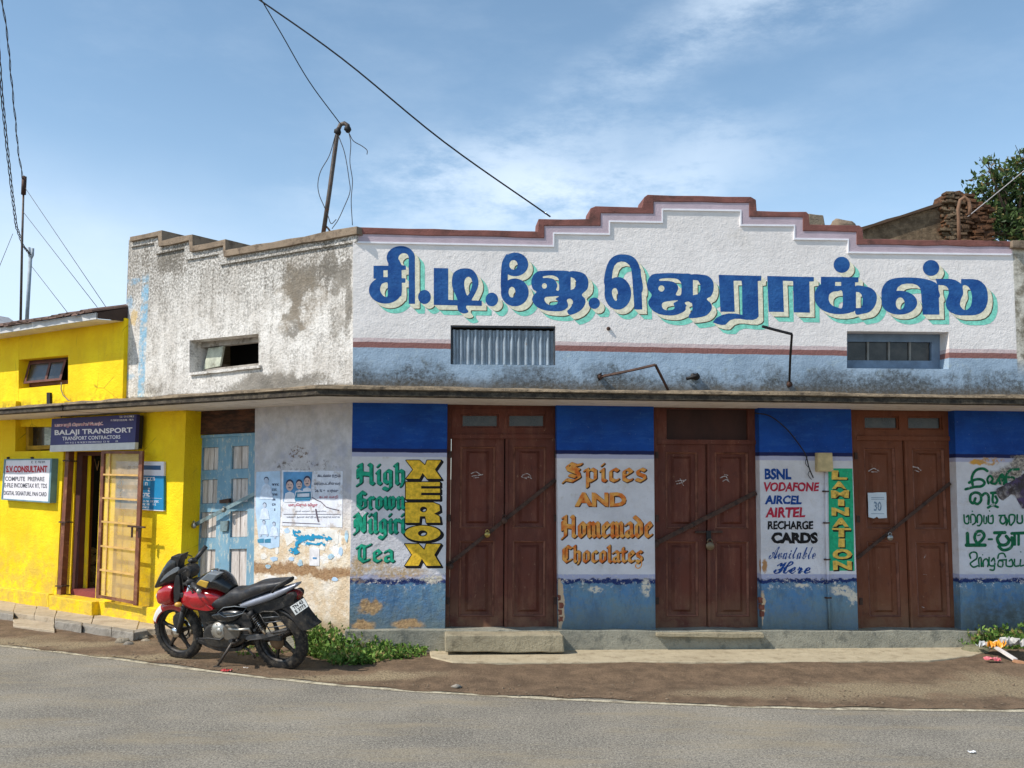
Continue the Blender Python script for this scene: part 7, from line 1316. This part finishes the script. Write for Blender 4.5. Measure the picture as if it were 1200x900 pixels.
# tank
loft('fuel_tank', [((217, 686), (216, 706), .06), ((223, 686), (221, 710), .10), ((232, 687), (232, 713), .135), ((244, 686.5), (245, 714), .145), ((255, 688), (255, 713), .13), ((262, 692), (262, 710), .10), ((266, 697), (265, 707), .06)], red_g, p=.8, label='glossy red fuel tank')
loft('tank_cover', [((228, 685), (226, 689.5), .07), ((236, 676), (236, 691), .12), ((247, 669), (250, 689), .135), ((259, 670), (261, 690), .13), ((268, 677), (268, 693), .11), ((275, 686), (273, 698), .07)], blk_g, p=.8, label='black raised tank cover')
shape('tank_shroud', [(219, 699), (224, 699), (240, 706), (251, 713), (244, 715.5), (229, 713), (219, 708)], -.12, .135, red_g, bev=.02)
def decal(pts, m, h=0): # sheet lying on the top left of the tank cover
    f = shape('decal', pts, .06 + h, .148 + h, m, bev=.004, smooth=False); return f
shape('decal', [(230, 684), (246, 670), (259, 672), (245, 689)], .04, .130, grey_d, bev=.012, smooth=False, label='silver grey tank top')
decal([(232, 683.5), (237, 678.5), (247, 681), (244, 688)], yel_d, -.008); decal([(242, 675), (247, 670.8), (257.5, 672.8), (253, 677)], yel_d, -.02)
mb = MB(); mb.lathe(bh(252, 669.5, 0), B.v, [(.001, .02), (.04, .02), (.045, 0)], 18); fin(mb, 'tank_cap', chr_m, bike)
# seat, tail
loft('seat', [((250, 700), (251, 706), .10), ((258, 698), (257, 710), .12), ((268, 694), (267, 712), .12), ((277, 688), (276, 710), .115), ((288, 687.5), (287, 705), .12), ((298, 684), (297, 700), .13), ((306, 680.5), (306, 697), .13), ((318, 679), (318, 692), .12), ((332, 678), (332, 687), .10), ((341, 677), (340, 683), .06)], seat_m, p=.7, label='stepped black vinyl seat')
loft('tail_cowl', [((289, 703), (290, 709), .11), ((298, 699), (300, 708), .13), ((312, 694), (314, 704), .125), ((326, 689.5), (328, 699), .115), ((340, 685), (341, 692), .09), ((351, 682), (350, 685.5), .04)], silv, p=.7)
shape('tail_underside', [(292, 709), (312, 704), (334, 697), (345, 692), (350, 697), (345, 706), (332, 712), (316, 716), (300, 716)], -.08, .08, blk_p, bev=.02)
mb = MB(); mb.tube([bh(319, 694, .14), bh(325, 687, .15), bh(334, 681, .14), bh(343, 677, .10), bh(343, 677, -.1), bh(334, 681, -.14), bh(319, 694, -.13)], .014, 8); fin(mb, 'grab_rail', blk_p, bike)
loft('tail_lamp', [((341, 691), (340, 699), .07), ((348, 691), (346, 701), .065), ((353, 695), (351, 702), .04)], redl)
shape('rear_mudguard', [(322, 706), (334, 698), (346, 700), (352, 708), (358, 718), (367, 729), (371, 733), (362, 736.5), (357, 736), (350, 728), (344, 718), (334, 711)], -.075, .075, blk_p, bev=.02)
# number plate turned towards the viewer
pp = [bh(340, 711, .15), bh(356, 700.5, .10), bh(361.5, 710.5, .10), bh(346.5, 721, .15)]
NP = PL(pp[3], pp[2] - pp[3], pp[0] - pp[3])
npo = thing('number_plate', 'white number plate with black characters', None, pp[3] - bike.location); npo.parent = bike
mb = MB(); mb.prism(NP, [((p - NP.o).dot(NP.t), (p - NP.o).dot(NP.v)) for p in (pp[3], pp[2], pp[1], pp[0])], -.004, .004); fin(mb, 'plate', flat('plate_white', S(222, 222, 218), .5, amt=.06), npo, .001)
Lx, Ly = (pp[2] - pp[3]).length, (pp[0] - pp[3]).dot(NP.v)
def ptext(t, u0, z0, u1, z1):
    V, Fc = glyphs(t, .03); xs = [v[0] for v in V]; ys = [v[1] for v in V]; mb = MB(); sh = (pp[0] - pp[3]).dot(NP.t) / Ly
    for f in Fc:
        P = []
        for i in f: z = z0 + (V[i][1] - min(ys)) / (max(ys) - min(ys)) * (z1 - z0); P.append(NP.at(u0 + (V[i][0] - min(xs)) / (max(xs) - min(xs)) * (u1 - u0) + sh * z, z, .0055))
        mb.face(P)
    fin(mb, 'characters', T_black, npo, label=t)
ptext('TN 43', Lx * .12, Ly * .55, Lx * .88, Ly * .9); ptext('E 3773', Lx * .12, Ly * .1, Lx * .88, Ly * .45)
# engine
shape('frame_tube', [(222, 700), (232, 712), (240, 735), (244, 752), (262, 758), (262, 755), (248, 748), (244, 730), (238, 712), (228, 698)], -.03, .03, blk_p, bev=.01)
shape('crankcase', [(246, 733), (255, 728), (272, 728), (286, 732), (294, 742), (288, 752), (270, 757), (252, 754), (244, 744)], -.12, .10, gloss('dark_engine', S(62, 60, 58), .5, .5, dust=.4), bev=.02)
shape('cylinder_block', [(243, 712), (262, 711), (266, 729), (250, 732), (242, 722)], -.07, .07, blk_p, bev=.01)
for k in range(5):
    mb = MB(); a, b = (241 + k * .9, 714 + k * 3.6), (264 + k * .6, 712.5 + k * 3.6); mb.px(B, [a, b, (b[0], b[1] + 1.3), (a[0], a[1] + 1.3)], -.09, .09); fin(mb, 'cooling_fin', alloy_m, bike)
loft('side_panel', [((254, 716), (256, 721), .10), ((262, 711.5), (266, 726), .12), ((276, 710), (278, 727), .125), ((286, 711), (285, 724), .11), ((291, 713), (290, 718), .07)], blk_g, p=.7)
mb = MB(); mb.tube([bh(255, 718, .125), bh(262, 712, .14), bh(275, 710.5, .145), bh(289, 712, .13), bh(284, 719, .14), bh(274, 722, .145), bh(263, 723, .14), bh(255, 718, .125)], .0045, 6); fin(mb, 'panel_trim', grey_d, bike)
mb = MB(); c_ = bh(257, 740, .1); mb.lathe(c_, AX, [(.001, .035), (.05, .034), (.085, .02), (.098, -.005), (.10, -.03)], 24); fin(mb, 'engine_cover', alu, bike, label='silver alternator cover'); mb = MB(); mb.lathe(bh(256.5, 740, .135), AX, [(.001, .006), (.03, .006), (.034, -.004)], 16); fin(mb, 'cover_cap', alu, bike)
for k in range(5): a = k * 1.256 + .3; mb = MB(); mb.ball(c_ + B.t * .08 * math.cos(a) + B.v * .08 * math.sin(a) + AX * .02, .009, 4); fin(mb, 'cover_bolt', iron_b, bike)
shape('gearbox_cover', [(263, 733), (276, 732), (282, 738), (279, 748), (266, 750), (262, 742)], .09, .125, gloss('grey_engine', S(112, 106, 98), .5, .6, dust=.5), bev=.01)
mb = MB(); mb.tube([bh(268, 737.5, .13), bh(280, 738, .145), bh(292, 737, .14), bh(294, 742, .12)], .014, 8); fin(mb, 'kick_lever', alu, bike)
mb = MB(); mb.tube([bh(232, 748.5, .15), bh(244, 748, .15), bh(258, 750, .13), bh(262, 747, .12)], .009, 6); fin(mb, 'gear_lever', blk_p, bike); mb = MB(); mb.tube([bh(232, 748.5, .12), bh(231, 748.5, .2)], .012, 8); fin(mb, 'gear_pedal', blk_p, bike)
mb = MB(); mb.tube([bh(274, 750, .1), bh(270, 751, .26)], .018, 8); fin(mb, 'footpeg', blk_p, bike); mb = MB(); mb.tube([bh(301, 738, .1), bh(298, 738.5, .22)], .014, 8); fin(mb, 'footpeg', blk_p, bike)
shape('footpeg_hanger', [(284, 735), (294, 736), (291, 744), (280, 752), (274, 757), (269, 753), (277, 746)], .06, .10, blk_p, bev=.008)
btube('exhaust_pipe', [(236, 722, -.08), (232, 735, -.1), (240, 752, -.13), (262, 757, -.15), (290, 754, -.17)], .02, gloss('exhaust_steel', S(110, 98, 86), .35, .8, dust=.4)); mb = MB(); mb.tube([bh(290, 753, -.18), bh(300, 751, -.19), (bh(345, 738, -.2)), bh(352, 735, -.2)], [.025, .045, .05, .045], 14); fin(mb, 'silencer', blk_g, bike)
# swing arm, shock, guards
mb = MB(); mb.bar(bh(280, 745, .09), bh(330, 748, .09), .035, .05, up=B.v); mb.bar(bh(280, 745, -.09), bh(330, 748, -.09), .035, .05, up=B.v); fin(mb, 'swing_arm', blk_p, bike, .006)
shape('chain_guard', [(289, 749.5), (292, 744.5), (306, 743), (320, 740), (337, 737), (334, 741.5), (318, 746), (302, 749.5)], .085, .115, gloss('chain_guard_grey', S(92, 92, 94), .4, .3, dust=.3), bev=.006)
for dd in (.115, -.115):
    mb = MB(); a, b = bh(294, 719, dd), bh(311, 743, dd); mb.tube([a, b], .016, 8); fin(mb, 'shock_absorber', chr_m, bike)
    mb = MB(); N = 90; d_ = (b - a).normalized(); e1 = d_.orthogonal().normalized(); e2 = d_.cross(e1); mb.tube([a.lerp(b, .08 + .72 * k / N) + (e1 * math.cos(k * .56) + e2 * math.sin(k * .56)) * .03 for k in range(N + 1)], .0065, 5); fin(mb, 'shock_spring', alloy_m, bike)
    mb = MB(); mb.tube([bh(292.5, 717, dd), bh(296, 722, dd)], .03, 10); fin(mb, 'shock_mount', blk_p, bike)
sg = thing('saree_guard', 'black wire leg guard beside the rear wheel', None, bh(325, 725, .15) - bike.location); sg.parent = bike; GD2 = .16
mb = MB(); mb.tube([bh(x, y, GD2) for x, y in ((304, 719), (309, 716.5), (322, 717), (326, 720), (333, 731), (337.5, 736), (336, 739), (318, 742), (311, 731), (304, 719))], .007, 6); fin(mb, 'guard_frame', alloy_m, sg)
for (a, b) in (((307.5, 724), (327, 722.5)), ((311, 730), (331, 727.5)), ((314, 735.5), (335, 733))): mb = MB(); mb.tube([bh(*a, GD2), bh(*b, GD2)], .006, 6); fin(mb, 'guard_bar', gloss('guard_grey', S(96, 98, 102), .35, .6), sg)
mb = MB(); mb.tube([bh(308, 717, GD2), bh(307, 716, .06)], .007, 6); mb.tube([bh(320, 741, GD2), bh(321, 743, .09)], .007, 6); fin(mb, 'guard_stay', alloy_m, sg)
# inner mudguard over the rear tyre
mb = MB(); rows = []
for k in range(15):
    a = math.radians(150 - 130 * k / 14); rows.append([wc2 + (B.t * math.cos(a) + B.v * math.sin(a)) * (R2_ + .03 - .02 * b * b) + AX * .07 * b for b in (-1, -.6, -.2, .2, .6, 1)])
mb.grid(rows[:13]); o = fin(mb, 'inner_mudguard', blk_p, bike); sd = o.modifiers.new('shell', 'SOLIDIFY'); sd.thickness = .004
# side stand reaching the ground towards the viewer
st0 = bh(273, 752, .1); st1 = gp(254.5, 781, GZ + .012); mb = MB(); mb.tube([st0, st0.lerp(st1, .5), st1], [.017, .013, .012], 8); fin(mb, 'side_stand', iron_b, bike); mb = MB(); mb.box(st1, .07, .05, .012); fin(mb, 'stand_foot', iron_b, bike, .003); mb = MB(); mb.tube([bh(280, 749, .1), bh(276, 753, .12), bh(272, 754, .1)], .02, 8); fin(mb, 'stand_pivot', iron_b, bike)
mb = MB(); mb.tube([bh(292, 762, .07), bh(297, 768, .08), bh(299, 771, .06)], .01, 6); mb.tube([bh(284, 757, .05), bh(292, 762, .07)], .014, 6); fin(mb, 'centre_stand', iron_b, bike)
shape('belly_frame', [(240, 747), (262, 756), (284, 756), (290, 752), (290, 756), (284, 760), (262, 760), (240, 751)], -.1, .09, blk_p, bev=.008)
shape('battery_cover', [(266, 722), (292, 716), (300, 735), (288, 742), (268, 735)], -.08, .08, blk_p, bev=.01)
# the whole machine's clearance: nothing may sink under the ground
